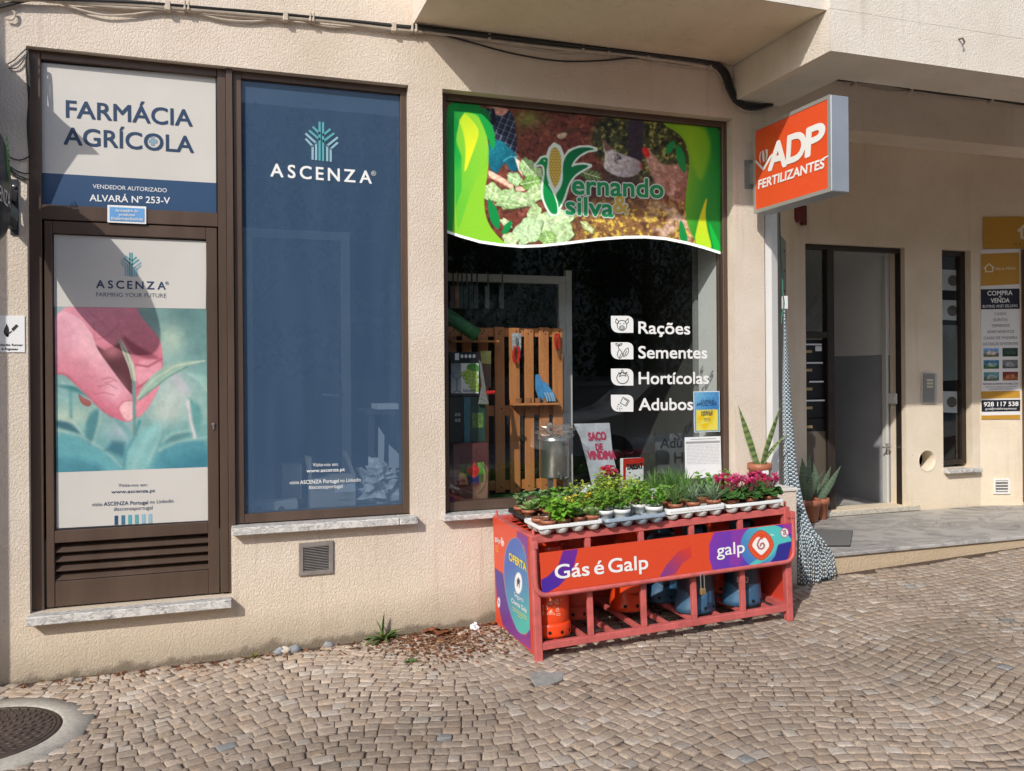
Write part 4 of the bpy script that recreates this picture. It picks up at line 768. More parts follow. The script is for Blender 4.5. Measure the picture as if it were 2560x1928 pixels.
for s_, a, b, cap, m in [('ernando', (1022, 828), (1682, 858), 46, DGR), ('silva', (976, 975), (1318, 995), 44, DGR), ('&', (1322, 960), (1425, 968), 41, GOLD)]:
    A, B = zD(*a), zD(*b); text('lettering', s_, FS, A, B, cap, LGR, t, .003, .075); text('lettering', s_, FS, A, B, cap, m, t, .0046, .028)
# ------------------------------------------------------------------ lettering with icons on the clear glass
def icon_tab(lab, word, y, wx, wy, cap, draw):
    t = thing('window_lettering', FS(zF(640, y+100)), lab, 'lettering')
    mb = MB(); e = .0
    P = [(321, y), (425, y)]+bez((425, y), (462, y+5), (463, y+38), n=6)+[(463, y+107)]+[(370, y+107)]+bez((370, y+107), (328, y+105), (322, y+62), n=6); flat(mb, P, FS, .0005, None, zF); obj('tab', mb, WHT, t)
    mb = MB(); draw(mb, y); obj('icon', mb, mat('dark print', (.03, .05, .045), .5), t)
    text('lettering', word, FS, zF(*wx), zF(*wy), cap, WHT, t, .0005, .024)
S_ = lambda mb, P, w=.0045, c=False: stroke(mb, P, w, FS, .002, zF, None, c)
def pig(mb, y):
    S_(mb, arc(391, y+60, 30, 32), c=True); S_(mb, [(372, y+36), (355, y+18), (350, y+40), (362, y+52)], c=True); S_(mb, [(410, y+36), (430, y+18), (432, y+40), (420, y+52)], c=True); S_(mb, arc(391, y+74, 15, 11), c=True)
    for x in (385, 397): S_(mb, [(x, y+72), (x, y+77)], .006)
    for x in (380, 403): S_(mb, [(x, y+48), (x, y+51)], .007)
def seed(mb, y):
    S_(mb, bez((372, y+50), (350, y+80), (375, y+102), n=8)+bez((375, y+102), (405, y+90), (398, y+60), (372, y+42), n=8)); S_(mb, bez((400, y+90), (440, y+80), (430, y+35), n=8)+bez((430, y+35), (395, y+50), (400, y+90), n=8)); S_(mb, bez((372, y+45), (366, y+30), (372, y+22), n=6))
    S_(mb, bez((372, y+22), (352, y+26), (352, y+8), n=6)+bez((352, y+8), (370, y+8), (372, y+22), n=6)); S_(mb, bez((372, y+22), (376, y+6), (392, y+8), n=6)+bez((392, y+8), (390, y+20), (372, y+22), n=6)); S_(mb, [(375, y+95), (390, y+65)]); S_(mb, [(408, y+80), (420, y+55)])
def tomato(mb, y): S_(mb, arc(395, y+60, 37, 35), .0052, True); S_(mb, [(368, y+24), (385, y+32), (390, y+10), (396, y+10), (403, y+32), (424, y+22), (410, y+38), (418, y+48), (395, y+42), (374, y+50), (382, y+36), (368, y+24)])
def bag(mb, y):
    S_(mb, [(398, y+15), (438, y+38), (418, y+72), (380, y+52)], c=True); S_(mb, [(404, y+26), (428, y+40), (414, y+62)])
    for x, yy in [(372, 62), (362, 74), (384, 72), (374, 84), (360, 88), (388, 86), (376, 96), (366, 60)]: S_(mb, [(x, y+yy), (x+3, y+yy+2)], .006)
icon_tab('white word Rações with a pig icon on the shop glass', 'Rações', 378, (496, 489), (820, 494), 29, pig)
icon_tab('white word Sementes with a sprouting seed icon on the shop glass', 'Sementes', 545, (496, 645), (928, 646), 29, seed)
icon_tab('white word Hortícolas with a tomato icon on the shop glass', 'Hortícolas', 711, (498, 808), (938, 806), 29, tomato)
icon_tab('white word Adubos with a fertiliser sack icon on the shop glass', 'Adubos', 876, (498, 974), (838, 971), 29, bag)
# blue and yellow poster on the glass, white notice under it
def paint_course(X, Y):
    a = Art(X, Y, (66, 140, 196)); a.grad([(850, 862), (1000, 862), (1000, 975), (850, 975)], (120, 180, 214), (40, 110, 180), (850, 870), (980, 970), 1)
    for k in range(5):
        for j in range(4): a.line([(848+k*34+(j % 2)*17+14*math.cos(t_), 872+j*26+14*math.sin(t_)) for t_ in np.linspace(.52, 6.8, 7)], 2, (160, 205, 226), 1.5, .5)
    a.fill([(858, 972), (996, 968), (998, 1100), (858, 1104)], (228, 214, 96), 3); a.mix(np.clip(.5-sdf(X, Y, [(862, 990), (980, 975), (960, 1060), (915, 1098), (870, 1050)])/24, 0, 1)*np.clip((fbm(X, Y, 26, 2)-.35)*4, 0, 1), (226, 190, 30))
    return a.c
t = thing('window_poster', FS(zF(925, 1110)), 'small blue and yellow beekeeping course poster stuck on the shop glass', 'poster')
mb = MB(); flat(mb, [(842, 856), (1006, 853), (1010, 1108), (847, 1114)], FS, -.0005, None, zF); obj('sheet', mb, M_WHITEP, t)
print_mesh('picture', FS, zF, (846, 860), (1003, 857), (851, 1110), (1007, 1104), 40, 60, paint_course, M_PRINT, t, e=.0006)
INK = mat('dark blue ink', C8(22, 40, 80), .5)
for s_, a, b, c_ in [('CURSOS', (890, 924), (974, 922), 6), ('APICULTURA', (862, 946), (988, 942), 7), ('HARALD', (892, 994), (964, 990), 6), ('HAFNER', (893, 1010), (964, 1006), 6)]: text('lettering', s_, FS, zF(*a), zF(*b), c_, INK, t, .002, .02)
mb = MB()
for y in (1026, 1034, 1042): stroke(mb, [zF(908, y), zF(948, y-1)], .002, FS, .002)
obj('small_print', mb, INK, t)
t = thing('notice', FS(zF(900, 1390)), 'white printed notice sheet at the right edge of the shop window', 'notice')
mb = MB(); flat(mb, [(786, 1145), (1013, 1137), (1020, 1395), (790, 1405)], FS, -.0005, None, zF); obj('sheet', mb, M_WHITEP, t)
mb = MB(); GREYI = mat('grey print', (.33, .34, .36), .6); flat(mb, [(794, 1172), (1008, 1165), (1008, 1178), (794, 1186)], FS, .001, None, zF)
stroke(mb, [zF(825, 1158), zF(985, 1152)], .004, FS, .001)
for k in range(14):
    y = 1196+k*9; xx = 800
    while xx < 1000: L_ = random.uniform(14, 60); stroke(mb, [zF(xx, y-(xx-800)*.03), zF(min(xx+L_, 1006), y-(min(xx+L_, 1006)-800)*.03)], .0016, FS, .001); xx += L_+6
obj('small_print', mb, GREYI, t)

# ------------------------------------------------------------------ round sign at the left edge with its bracket, the no-smoking sign
XD = -1.045; DC = (-.37, 2.60)
t = thing('hanging_sign', (XD, 0, 2.3), 'dark round projecting sign with a green leaf, cut by the left picture edge', 'sign')
b = MB(); b.T = Matrix.Translation((XD, DC[0], DC[1])) @ Matrix.Rotation(math.pi/2, 4, 'Y'); b.lathe((0, 0, 0), [(.0001, -.035), (.262, -.035), (.285, -.02), (.285, .02), (.262, .035), (.0001, .035)], 56)
obj('disc', b, mat('navy black sign face', (.016, .026, .036), .35, var=.2, vs=8), t, smooth=35)
P1 = Plane((XD+.037, 0, 0), (1, 0, 0), (0, 1, 0), (0, 0, 1)); mb = MB()
for k in range(9): 
    z_ = 2.62+k*.028; y_ = -.17-.006*k; w_ = .05*math.sin(math.pi*(k+1)/11); mb.poly([(XD+.037, y_, z_), (XD+.037, y_+w_, z_+.035), (XD+.037, y_+w_*.9, z_+.05), (XD+.037, y_-.002, z_+.018)]); mb.poly([(XD+.037, y_, z_), (XD+.037, y_-w_, z_+.035), (XD+.037, y_-w_*.9, z_+.05), (XD+.037, y_-.002, z_+.018)])
obj('leaf_print', mb, mat('leaf green print', C8(70, 140, 60), .5), t)
mb = MB(); v, f = glyphs('ASCENZA', .02); sc = .44/np.ptp(v[:, 0]); mb.add([(XD+.038, DC[0]-.22+(p[0]-v[:, 0].min())*sc, 2.515+p[1]*sc*1.15) for p in v], f); obj('lettering', mb, WHT, t)
b = MB(); pl = PY(0); x0, x1 = at(26, 500)[0], at(47, 500)[0]; zt_, zb_ = at(36, 449)[2], at(36, 588)[2]; b.box((x0, -.012, zb_), (x1, -.001, zt_)); br = obj('bracket', b, mat('dark galvanised bracket', (.05, .06, .07), .4, .5, var=.3, vs=20), t, bevel=.002)
b = MB()
for z_ in (zt_-.1, zb_+.05): b.bar((XD, -.10, z_+.02), ((x0+x1)/2, -.012, z_), .03, .055)
obj('arm', b, MATS['dark galvanised bracket'], br)
b = MB(); 
for z_ in (zt_-.04, zb_+.05): b.blob(((x0+x1)/2, -.02, z_), (.009, .008, .009), 0, 10, 6)
obj('bolt', b, M_STEEL, br, smooth=1)
XB = -1.135; t = thing('shadow_plate', (XB, 0, 2.8), 'unseen dark plate above the round sign, shaped to cast the shadow on the transom', 'bracket')  # unseen plate added beyond the frame, outline traced back from its shadow
sh_ = [(x+0., z_) for x, z_ in [(-.80, 3.06), (-.678, 2.955), (-.615, 2.885), (-.727, 2.878), (-.80, 2.76), (-.865, 2.59)]]; P = [(XB, 0, 3.41), (XB, -.08, 3.40)]
for x, z_ in sh_: h = x-XB; P.append((XB, YG-h, z_+h))
P.append((XB, 0, 2.78)); b = MB(); b.prism(P, (.012, 0, 0)); obj('plate', b, MATS['dark galvanised bracket'], t)
t = thing('no_smoking_sign', at(20, 880), 'white no smoking sign plate on the wall at the left picture edge', 'sign')
PN = PY(0); a = PN(zN(200, 1250)); b_ = PN(zN(205, 1542)); b = MB(); b.box((a[0]-.19, -.006, b_[2]), (a[0], -.001, a[2])); obj('plate', b, WHT, t, bevel=.001)
mb = MB(); K = lambda P, w=.004, c=False: stroke(mb, P, w, PN, .008, zN, None, c)
flat(mb, bez((60, 1415), (10, 1400), (28, 1350), (48, 1340), (50, 1310), n=10)+bez((50, 1310), (80, 1350), (66, 1370), (80, 1395), (60, 1415), n=10), PN, .0075, None, zN); flat(mb, arc(58, 1405, 12, 13), PN, .0075, None, zN)
K([(95, 1355), (130, 1320), (142, 1330), (105, 1368)], .004, True); K([(100, 1362), (136, 1325)], .003); K([(65, 1395), (92, 1372)], .005); obj('pictogram', mb, mat('black print', (.015, .015, .016), .5), t)
text('lettering', 'Proibido fumar', PN, (zN(-50, 1488)[0], zN(0, 1488)[1]), zN(184, 1490), 5.3, MATS['black print'], t, .0075, .02); text('lettering', 'e foguear', PN, zN(12, 1520), zN(146, 1523), 5.3, MATS['black print'], t, .0075, .02)
# ------------------------------------------------------------------ vents
def vent(name, lab, pl, P, m, rows, parent=None, frame=.13):
    P = [np.array(p, float) for p in P]; c = sum(P)/4; t = thing(name, pl((c[0], P[2][1])), lab, 'vent'); W = [pl(tuple(p)) for p in P]; o = (W[0]+W[1]+W[2]+W[3])/4; n_ = pl.n
    def quad(s, e0, e1, mb): mb.prism([o+(w_-o)*s+n_*e0 for w_ in W], n_*(e1-e0))
    b = MB()
    for i in range(4):
        a, b_ = W[i], W[(i+1) % 4]; b.prism([a+n_*.001, b_+n_*.001, o+(b_-o)*(1-2*frame)+n_*.001, o+(a-o)*(1-2*frame)+n_*.001], n_*.014)
    obj('frame', b, m, t, bevel=.002); b = MB(); quad(1-2*frame, .001, .003, b); obj('backing', b, M_BLACK, t); b = MB(); s = 1-2*frame
    for k in range(rows):
        v0, v1 = (k+.15)/rows, (k+.8)/rows; g = lambda u, v: o+((W[0]*(1-u)+W[1]*u)*(1-v)+(W[3]*(1-u)+W[2]*u)*v-o)*s
        b.add([g(.02, v0)+n_*.012, g(.98, v0)+n_*.012, g(.98, v1)+n_*.004, g(.02, v1)+n_*.004, g(.02, v0+.25/rows)+n_*.014, g(.98, v0+.25/rows)+n_*.014], [(0, 1, 5, 4), (4, 5, 2, 3)])
    obj('slat', b, m, t); return t
vent('wall_vent', 'grey metal louvred vent in the wall under the blue window', PN, [z4(445, 1328), z4(648, 1310), z4(648, 1505), z4(445, 1522)], mat('dull zinc', (.33, .30, .275), .5, .5, var=.15, vs=20), 15)
# ------------------------------------------------------------------ cables along the facade
def zcab(x): return 3.905 if x < 1.1 else 3.80
t = thing('cable_bundle', (0, 0, 3.8), 'bundle of black and cream cables clipped along the facade above the windows', 'cables')
def cabpts(pts, z, Y): return [at(*(z(*p)), Y) for p in pts]
def smoothp(P, n=6):
    P = [np.array(p, float) for p in P]; P = [2*P[0]-P[1]]+P+[2*P[-1]-P[-2]]; out = []
    for i in range(1, len(P)-2):
        for k in range(n):
            s = k/n; out.append(.5*((2*P[i])+(-P[i-1]+P[i+1])*s+(2*P[i-1]-5*P[i]+4*P[i+1]-P[i+2])*s*s+(-P[i-1]+3*P[i]-3*P[i+1]+P[i+2])*s**3))
    return out+[P[-2]]
def cable(nm, pts, z, Y, r, m): b = MB(); b.tube(smoothp(cabpts(pts, z, Y), 5), r, 8); return obj(nm, b, m, t, smooth=1)
cable('black_cable', [(-60, -22), (300, -2), (620, 8), (850, 26), (1130, 50), (1440, 78), (1740, 104), (2000, 130), (2120, 140)], zT, -.035, .011, M_CABLE)
cable('black_cable', [(60, -8), (420, 2), (760, 16), (1000, 36), (1300, 60), (1600, 88), (2060, 140)], zT, -.045, .007, M_CABLE)
cable('cream_cable', [(-60, -4), (200, -2), (420, 12), (700, 26), (850, 38), (1130, 62), (1430, 88), (1700, 112), (1970, 146), (2120, 158)], zT, -.032, .0125, M_CABLEC)
cable('cream_cable', [(230, 6), (430, 22), (640, 40), (850, 46), (1050, 62), (1430, 96), (1620, 104), (1970, 150), (2130, 162)], zT, -.028, .010, M_CABLEC)
cable('cream_cable', [(270, 2), (370, 40), (520, 76), (640, 74), (740, 62), (850, 50)], zT, -.022, .006, M_CABLEC)
cable('cream_cable', [(930, 52), (1010, 72), (1120, 98), (1250, 108), (1370, 100), (1440, 98)], zT, -.02, .006, M_CABLEC); cable('cream_cable', [(1500, 100), (1640, 132), (1760, 138), (1900, 140), (1975, 152)], zT, -.02, .006, M_CABLEC)
for dx in (0, 8, 16): cable('black_cable', [(-20, 26+dx), (40, 18+dx*.6), (100, 8+dx*.3), (160, 2), (230, 0+dx*.3), (290, 4)], zT, -.025, .007, M_CABLE)
cable('black_cable', [(30, 96), (58, 100), (72, 88), (74, 62), (60, 58)], zT, -.02, .006, M_CABLEC)
b = MB()
for p in [(845, 42), (1433, 94), (1974, 148), (930, 40), (948, 42), (1556, 98), (1572, 100), (2066, 150), (2086, 152)]:
    P = at(*zT(*p)); k = .016 if p[0] in (845, 1433, 1974) else .007; b = MB(); b.box((P[0]-k, -.052, P[2]-.030), (P[0]+k, -.001, P[2]+.026)); obj('clip', b, M_CABLEC, t, bevel=.004)
# under the bay: bundle hugging the soffit, dipping round the beam, and on across the lintel
ck = [(2060+0, 0)]
cable('black_cable', [(40, 96), (300, 124), (600, 160), (900, 192), (1050, 208), (1110, 222), (1150, 262), (1172, 325), (1205, 368), (1250, 380), (1300, 374), (1345, 350)], zB, -.03, .017, M_CABLE)
cable('black_cable', [(60, 98), (400, 138), (800, 184), (1040, 212), (1100, 226), (1140, 262), (1168, 330), (1200, 372), (1255, 388), (1320, 372)], zB, -.045, .012, M_CABLE)
cable('black_cable', [(60, 94), (400, 130), (800, 176), (1070, 206), (1130, 226), (1165, 262), (1182, 320), (1215, 362), (1280, 374)], zB, -.035, .010, M_CABLE)
cable('cream_cable', [(50, 106), (300, 140), (560, 172), (760, 190), (900, 208), (1085, 236), (1130, 256), (1160, 310), (1185, 360), (1225, 392), (1262, 390)], zB, -.022, .012, M_CABLEC)
cable('cream_cable', [(300, 140), (420, 164), (560, 184), (640, 182)], zB, -.015, .006, M_CABLEC); cable('cream_cable', [(640, 180), (760, 200), (900, 222), (1000, 236), (1090, 238)], zB, -.014, .005, M_CABLEC); cable('cream_cable', [(860, 205), (960, 228), (1090, 242)], zB, -.014, .005, M_CABLEC)
cable('black_cable', [(80, 104), (250, 150), (400, 190), (560, 216), (700, 216), (800, 207), (870, 204), (940, 205)], zB, -.02, .006, M_CABLE)
cable('black_cable', [(1440, 262), (1560, 274), (1800, 310), (2000, 338), (2260, 376)], zB, -.02, .013, M_CABLE); cable('black_cable', [(1460, 272), (1700, 298), (1900, 330), (2100, 352), (2260, 380)], zB, -.03, .009, M_CABLE)
cable('cream_cable', [(1450, 282), (1620, 296), (1750, 306), (1900, 334), (2080, 354), (2250, 384)], zB, -.012, .007, M_CABLEC); cable('cream_cable', [(1600, 296), (1720, 322), (1850, 328), (2000, 352), (2080, 358)], zB, -.01, .005, M_CABLEC)
b = MB()
for p in [(310, 140), (640, 180), (1090, 240), (730, 188), (870, 204), (1600, 298), (1800, 322), (2085, 358)]: P = at(*zB(*p)); b = MB(); b.box((P[0]-.010, -.05, P[2]-.022), (P[0]+.010, -.001, P[2]+.022)); obj('clip', b, M_CABLEC, t, bevel=.003)
t = thing('loose_cables', (-1, 0, 2.9), 'thin loose black cables running down the left edge of the door opening', 'cables')
for P, r in [([(150, 50), (165, 80), (172, 300), (160, 480), (170, 640), (182, 660)], .0055), ([(158, 60), (150, 140), (166, 330), (170, 560), (176, 700)], .0045), ([(42, 140), (80, 118), (120, 80), (150, 52)], .0035), ([(50, 165), (100, 160), (140, 110), (158, 70)], .0035), ([(10, 640), (60, 680), (110, 695), (160, 680), (184, 655)], .0035), ([(40, 720), (90, 755), (140, 772), (188, 772)], .0035), ([(45, 730), (90, 775), (130, 795), (172, 812)], .003), ([(50, 740), (80, 780), (120, 805), (150, 810)], .003)]: cable('cable', P, zA, -.012, r, M_CABLE)
# ------------------------------------------------------------------ projecting light box sign
XS = 3.627; PS = PX(XS); YS0, YS1, ZS0, ZS1 = -.10, -.905, 2.742, 3.345; XW = XS+.145
t = thing('light_box_sign', (XS, 0, ZS0), 'orange ADP FERTILIZANTES light box sign projecting from the wall', 'sign')
b = MB(); b.box((XS+.004, YS1, ZS0), (XW, YS0, ZS1)); obj('casing', b, mat('grey aluminium casing', (.36, .39, .43), .4, .4, var=.05, vs=4), t, bevel=.006)
b = MB(); r_ = .035
rect = [(y, z_) for y, z_ in [(YS0, ZS0), (YS1, ZS0), (YS1, ZS1), (YS0, ZS1)]]
for i in range(4): (ya, za), (yb, zb) = rect[i], rect[(i+1) % 4]; f_ = .024; c_ = lambda y, z_: (y+(f_ if y < -.5 else -f_), z_+(f_ if z_ < 3 else -f_)); b.prism([(XS-.002, ya, za), (XS-.002, yb, zb), (XS-.002, *c_(yb, zb)), (XS-.002, *c_(ya, za))], (.006, 0, 0))
obj('rim', b, mat('satin aluminium rim', (.47, .46, .44), .4, .5), t)
ORG = mat('orange red acrylic', C8(226, 84, 44), .25, var=.03, vs=3, coat=.3); b = MB(); b.box((XS+.001, YS1+.02, ZS0+.02), (XS+.003, YS0-.02, ZS1-.02)); obj('face', b, ORG, t)
text('lettering', 'A', PS, zS(340, 940), zS(520, 890), 64, WHT, t, .002, .04, .10); text('lettering', 'D', PS, zS(528, 868), zS(712, 808), 66, WHT, t, .002, .04, .10); text('lettering', 'P', PS, zS(725, 800), zS(908, 730), 68, WHT, t, .002, .04, .10)
text('lettering', 'FERTILIZANTES', PS, zS(232, 1136), zS(915, 915), 22, WHT, t, .002, .035, .12)
mb = MB(); flat(mb, [(902, 812), (966, 782), (962, 796), (915, 826)], PS, .0042, None, zS)
flat(mb, [(192, 848), (208, 836), (280, 908), (284, 940), (272, 936)], PS, .002, None, zS); flat(mb, [(384, 765), (350, 794), (286, 905), (284, 942), (300, 925), (372, 800)], PS, .002, None, zS)
flat(mb, bez((262, 742), (232, 780), (238, 850), (258, 866), n=8)+[(262, 862)]+bez((256, 850), (248, 790), (268, 740), n=8), PS, .002, None, zS); flat(mb, bez((276, 735), (268, 790), (282, 856), n=8)+bez((296, 852), (300, 790), (288, 730), n=8), PS, .002, None, zS); flat(mb, bez((305, 725), (318, 780), (306, 846), n=8)+bez((312, 842), (338, 800), (330, 720), n=8), PS, .002, None, zS); obj('emblem', mb, WHT, t)
b = MB(); a = zS(65, 830); p0 = at(*zS(65, 830)); p1 = at(*zS(150, 1135)); b.box((p0[0]+.01, -.006, p1[2]), (p0[0]+.20, -.001, p0[2])); b.box((XS+.03, -.10, p1[2]+.03), (XS+.10, -.006, p0[2]-.03)); obj('wall_plate', b, M_GALV, t, bevel=.002)
# ------------------------------------------------------------------ recess: alarm, intercom, letter boxes, mat, agency boards
PR = PY(YB)
t = thing('alarm_box', PR(zQ(1080, 400)), 'small dark red alarm box high on the recess wall behind the light box', 'alarm')
b = MB(); b.prism([PR(zQ(*p)) for p in [(1015, 215), (1125, 185), (1145, 200), (1145, 375), (1125, 398), (1060, 412), (1015, 375)]], (0, -.07, 0)); obj('case', b, mat('dark red plastic', (.16, .022, .02), .4), t, bevel=.008); b = MB(); P = PR(zQ(1135, 300)); b.box((P[0], -.05+YB, P[2]-.10), (P[0]+.05, YB-.01, P[2]+.08)); obj('side_cap', b, MATS['dark red plastic'], t, bevel=.006)
t = thing('intercom', PR(zRE(130, 1118)), 'silver door intercom panel on the wall right of the entrance', 'intercom')
b = MB(); W = [PR(zRE(*p)) for p in [(92, 947), (174, 950), (172, 1118), (90, 1116)]]; b.prism(W, (0, -.018, 0)); obj('plate', b, mat('pale aluminium', (.52, .51, .48), .35, .4), t, bevel=.004)
b = MB(); b.prism([PR(zRE(*p), .019) for p in [(104, 952), (166, 955), (165, 1113), (103, 1110)]], (0, -.006, 0)); obj('speaker_panel', b, mat('grey intercom panel', (.27, .265, .25), .4, .3), t)
for k in range(3):
    b = MB(); b.prism([PR(zRE(*p), .026) for p in [(125, 982+k*18), (158, 983+k*18), (158, 994+k*18), (125, 993+k*18)]], (0, -.004, 0)); obj('button', b, mat('cream button', (.6, .55, .42), .4), t)
t = thing('wall_hole', PR(zRE(126, 1470)), 'round open pipe hole in the wall below the intercom', 'hole')
b = MB(); b.T = Matrix.Translation((HP[0], YB+.16, HP[2])) @ Matrix.Rotation(math.pi/2, 4, 'X'); b.lathe((0, 0, 0), [(.0001, 0), (.101, 0)], 28); obj('back', b, M_DARK, t)
b = MB(); b.T = Matrix.Translation((HP[0], YB-.002, HP[2])) @ Matrix.Rotation(math.pi/2, 4, 'X'); b.lathe((0, 0, 0), [(.099, -.06), (.099, .002), (.104, .004), (.107, .0)], 36, cap=False); obj('sleeve', b, M_BEIGE, t, smooth=40)
# letter boxes in the side light
ym = YB+.10; PM = PY(ym); xl0 = DX0+.024; xl1 = xm0-.006
t = thing('letter_box_tower', (xl0, ym, .9), 'stack of black letter boxes beside the open entrance door', 'letter boxes'); LBM = mat('black lacquered steel', (.014, .015, .018), .35, .2, var=.3, vs=6)
zs_ = [at(2040, y, ym)[2] for y in (858, 904, 951, 998, 1045, 1092, 1119)]
b = MB(); b.box((xl0, ym+.01, zs_[-1]), (xl1, ym+.3, zs_[0]+.03)); obj('cabinet', b, LBM, t)
for k in range(6):
    bx = MB(); bx.box((xl0+.004, ym-.004, zs_[k+1]+.006), (xl1-.004, ym+.008, zs_[k]-.006)); o_ = obj('flap', bx, LBM, t, bevel=.003)
    n = MB(); zc = (zs_[k]+zs_[k+1])/2
    if k < 5: n.box((xl0+.03, ym-.008, zc-.005), (xl0+.115, ym-.004, zc+.02)); obj('name_plate', n, mat('brass plate', (.5, .36, .18), .4, .4), o_)
    n = MB(); n.box((xl0+.02, ym-.008, zs_[k]-.03), (xl1-.03, ym-.0045, zs_[k]-.018)); obj('slot', n, M_BLACK, o_)
    if k < 4: n = MB(); n.box((xl0+.02+.03*(k % 3), ym-.014, zs_[k]-.020), (xl0+.22+.01*k, ym-.008, zs_[k]-.006)); obj('letter_edge', n, M_WHITEP, o_)
b = MB(); b.box((xl1-.10, ym-.008, zs_[0]-.075), (xl1-.03, ym-.0045, zs_[0]-.012)); obj('sticker', b, M_WHITEP, t)
t = thing('light_switch', (HX-.002, 1.9, 1.2), 'white square light switch on the grey hall wall', 'switch'); pH = PX(HX); c = pH(zM(586, 918)); b = MB(); b.box((HX-.012, c[1]-.055, c[2]-.05), (HX-.001, c[1]+.055, c[2]+.05)); obj('plate', b, M_WHITE, t, bevel=.003); b = MB(); b.box((HX-.017, c[1]-.03, c[2]-.025), (HX-.012, c[1]+.03, c[2]+.025)); obj('rocker', b, M_WHITE, t)
t = thing('doormat', (4.75, .42, .27), 'dark grey ribbed rubber doormat on the marble step', 'doormat'); b = MB(); z0 = PZ(.2715); Q = [z0(zK(*p)) for p in [(440, 412), (822, 422), (800, 545), (470, 545)]]; Q = [np.array(p) for p in Q]
b.prism(Q, (0, 0, .012)); obj('base', b, mat('charcoal rubber', (.03, .03, .031), .8, var=.2, vs=20), t, bevel=.004); b = MB()
for i in range(15):
    for j in range(22):
        u, v = (i+.5)/15, (j+.5+.5*(i % 2))/22.5; p = (Q[0]*(1-v)+Q[1]*v)*(1-u)+(Q[3]*(1-v)+Q[2]*v)*u; dx = (Q[1]-Q[0])/22*.36; b.bar(p-dx+(0, 0, .015), p+dx+(0, 0, .015), .022, .006)
obj('rib', b, mat('grey rubber rib', (.15, .15, .148), .75), t)
# estate agency boards on the skewed wall
nsk = np.array((-.342, -.94, 0)); PK = Plane(SK0, nsk, SKW, (0, 0, 1))
OCH = mat('ochre gold print', C8(184, 138, 50), .4, var=.04, vs=2); GW = mat('matt white board', (.70, .69, .70), .5); NVB = mat('near black print', C8(24, 26, 40), .45); GLY = mat('pale outline print', C8(226, 214, 190), .5); PGREY = mat('dim grey print', C8(90, 90, 96), .5)
t = thing('agency_board', PK(zRE(530, 1200)), 'tall white and ochre estate agency board reading COMPRA e VENDA', 'sign')
b = MB(); b.prism([PK(zRE(*p), .002) for p in [(418, 275), (630, 268), (637, 1203), (425, 1203)]], nsk*.006); obj('board', b, GW, t)
def fl(nm, P, m, e=.0095): mb = MB(); flat(mb, P, PK, e, None, zRE); return obj(nm, mb, m, t)
fl('ochre_field', [(420, 296), (630, 288), (632, 462), (421, 472)], OCH); fl('black_field', [(421, 490), (633, 486), (634, 597), (422, 600)], NVB); fl('ochre_band', [(424, 1050), (635, 1046), (636, 1086), (425, 1090)], OCH); fl('black_field', [(425, 1098), (637, 1095), (637, 1158), (426, 1162)], NVB); fl('ochre_band', [(425, 1182), (637, 1178), (637, 1202), (425, 1203)], OCH)
mb = MB(); stroke(mb, [(440, 376), (466, 350), (494, 374)], .012, PK, .0105, zRE); stroke(mb, [(448, 376), (448, 394), (486, 393), (486, 372)], .011, PK, .0105, zRE); obj('house_emblem', mb, GLY, t)
text('lettering', 'Maria Matos', PK, zRE(500, 386), zRE(610, 380), 7, GLY, t, .0105, 0, .3)
LN = [('COMPRA', (458, 524), (594, 521), 11, WHT, .02), ('e', (521, 536), (534, 536), 7, WHT, 0), ('VENDA', (476, 564), (579, 562), 11, WHT, .02), ('BUYING AND SELLING', (432, 592), (622, 587), 7, WHT, 0), ('CASAS', (496, 632), (560, 631), 7, PGREY, 0), ('QUINTAS', (488, 665), (568, 663), 7, PGREY, 0), ('TERRENOS', (479, 698), (578, 696), 7, PGREY, 0), ('APARTAMENTOS', (455, 731), (603, 729), 7, PGREY, 0), ('CASAS DE MADEIRA', (437, 765), (622, 762), 7, PGREY, 0), ('DECORAÇÃO DE INTERIORES', (433, 798), (626, 795), 7, PGREY, 0), ('PARCERIAS NO DISTRITO DE VISEU, COM:', (433, 1014), (626, 1012), 4, NVB, .01), ('ARQUITETOS, EMPREITEIROS, ENGENHEIROS', (448, 1029), (618, 1027), 3, PGREY, 0), ('CANALIZADORES E ELETRICISTAS', (466, 1041), (600, 1039), 3, PGREY, 0), ('928 117 538', (438, 1132), (627, 1129), 10.5, WHT, .02), ('geral@imobiliariaquintas.pt', (446, 1151), (618, 1148), 5, WHT, 0)]
for s_, a, b_, c_, m, bo in LN: text('lettering', s_, PK, zRE(*a), zRE(*b_), c_, m, t, .0105, bo)
def paint_house(seed, sky_, gr, bl):
    def f(X, Y):
        a = Art(X, Y, sky_); x0, y0 = X.min(), Y.min(); a.mix(np.clip((Y-y0-26)/4, 0, 1), gr); n = fbm(X, Y, 9, seed); a.fill([(x0+18, y0+22), (x0+30, y0+14), (x0+62, y0+14), (x0+70, y0+24), (x0+70, y0+36), (x0+18, y0+38)], bl, 2); a.c = a.c*(.6+.8*n[..., None]); return a.c
    return f
for k, (x, y, c) in enumerate([(436, 814, ((120, 160, 200), (110, 110, 80), (206, 190, 180))), (540, 812, ((50, 66, 60), (40, 60, 44), (60, 80, 70))), (437, 879, ((70, 120, 150), (60, 100, 60), (150, 170, 170))), (540, 877, ((110, 116, 120), (90, 90, 92), (150, 150, 150))), (437, 945, ((90, 140, 150), (90, 110, 90), (150, 165, 160))), (541, 943, ((110, 56, 44), (150, 90, 60), (170, 110, 80)))]): print_mesh('photo_print', PK, zRE, (x, y), (x+84, y-1), (x, y+47), (x+84, y+46), 18, 12, paint_house(k, *c), M_PRINT, t, e=.0105)
t = thing('agency_board', PK(zRE(560, 268)), 'wide ochre estate agency board cut by the right picture edge', 'sign')
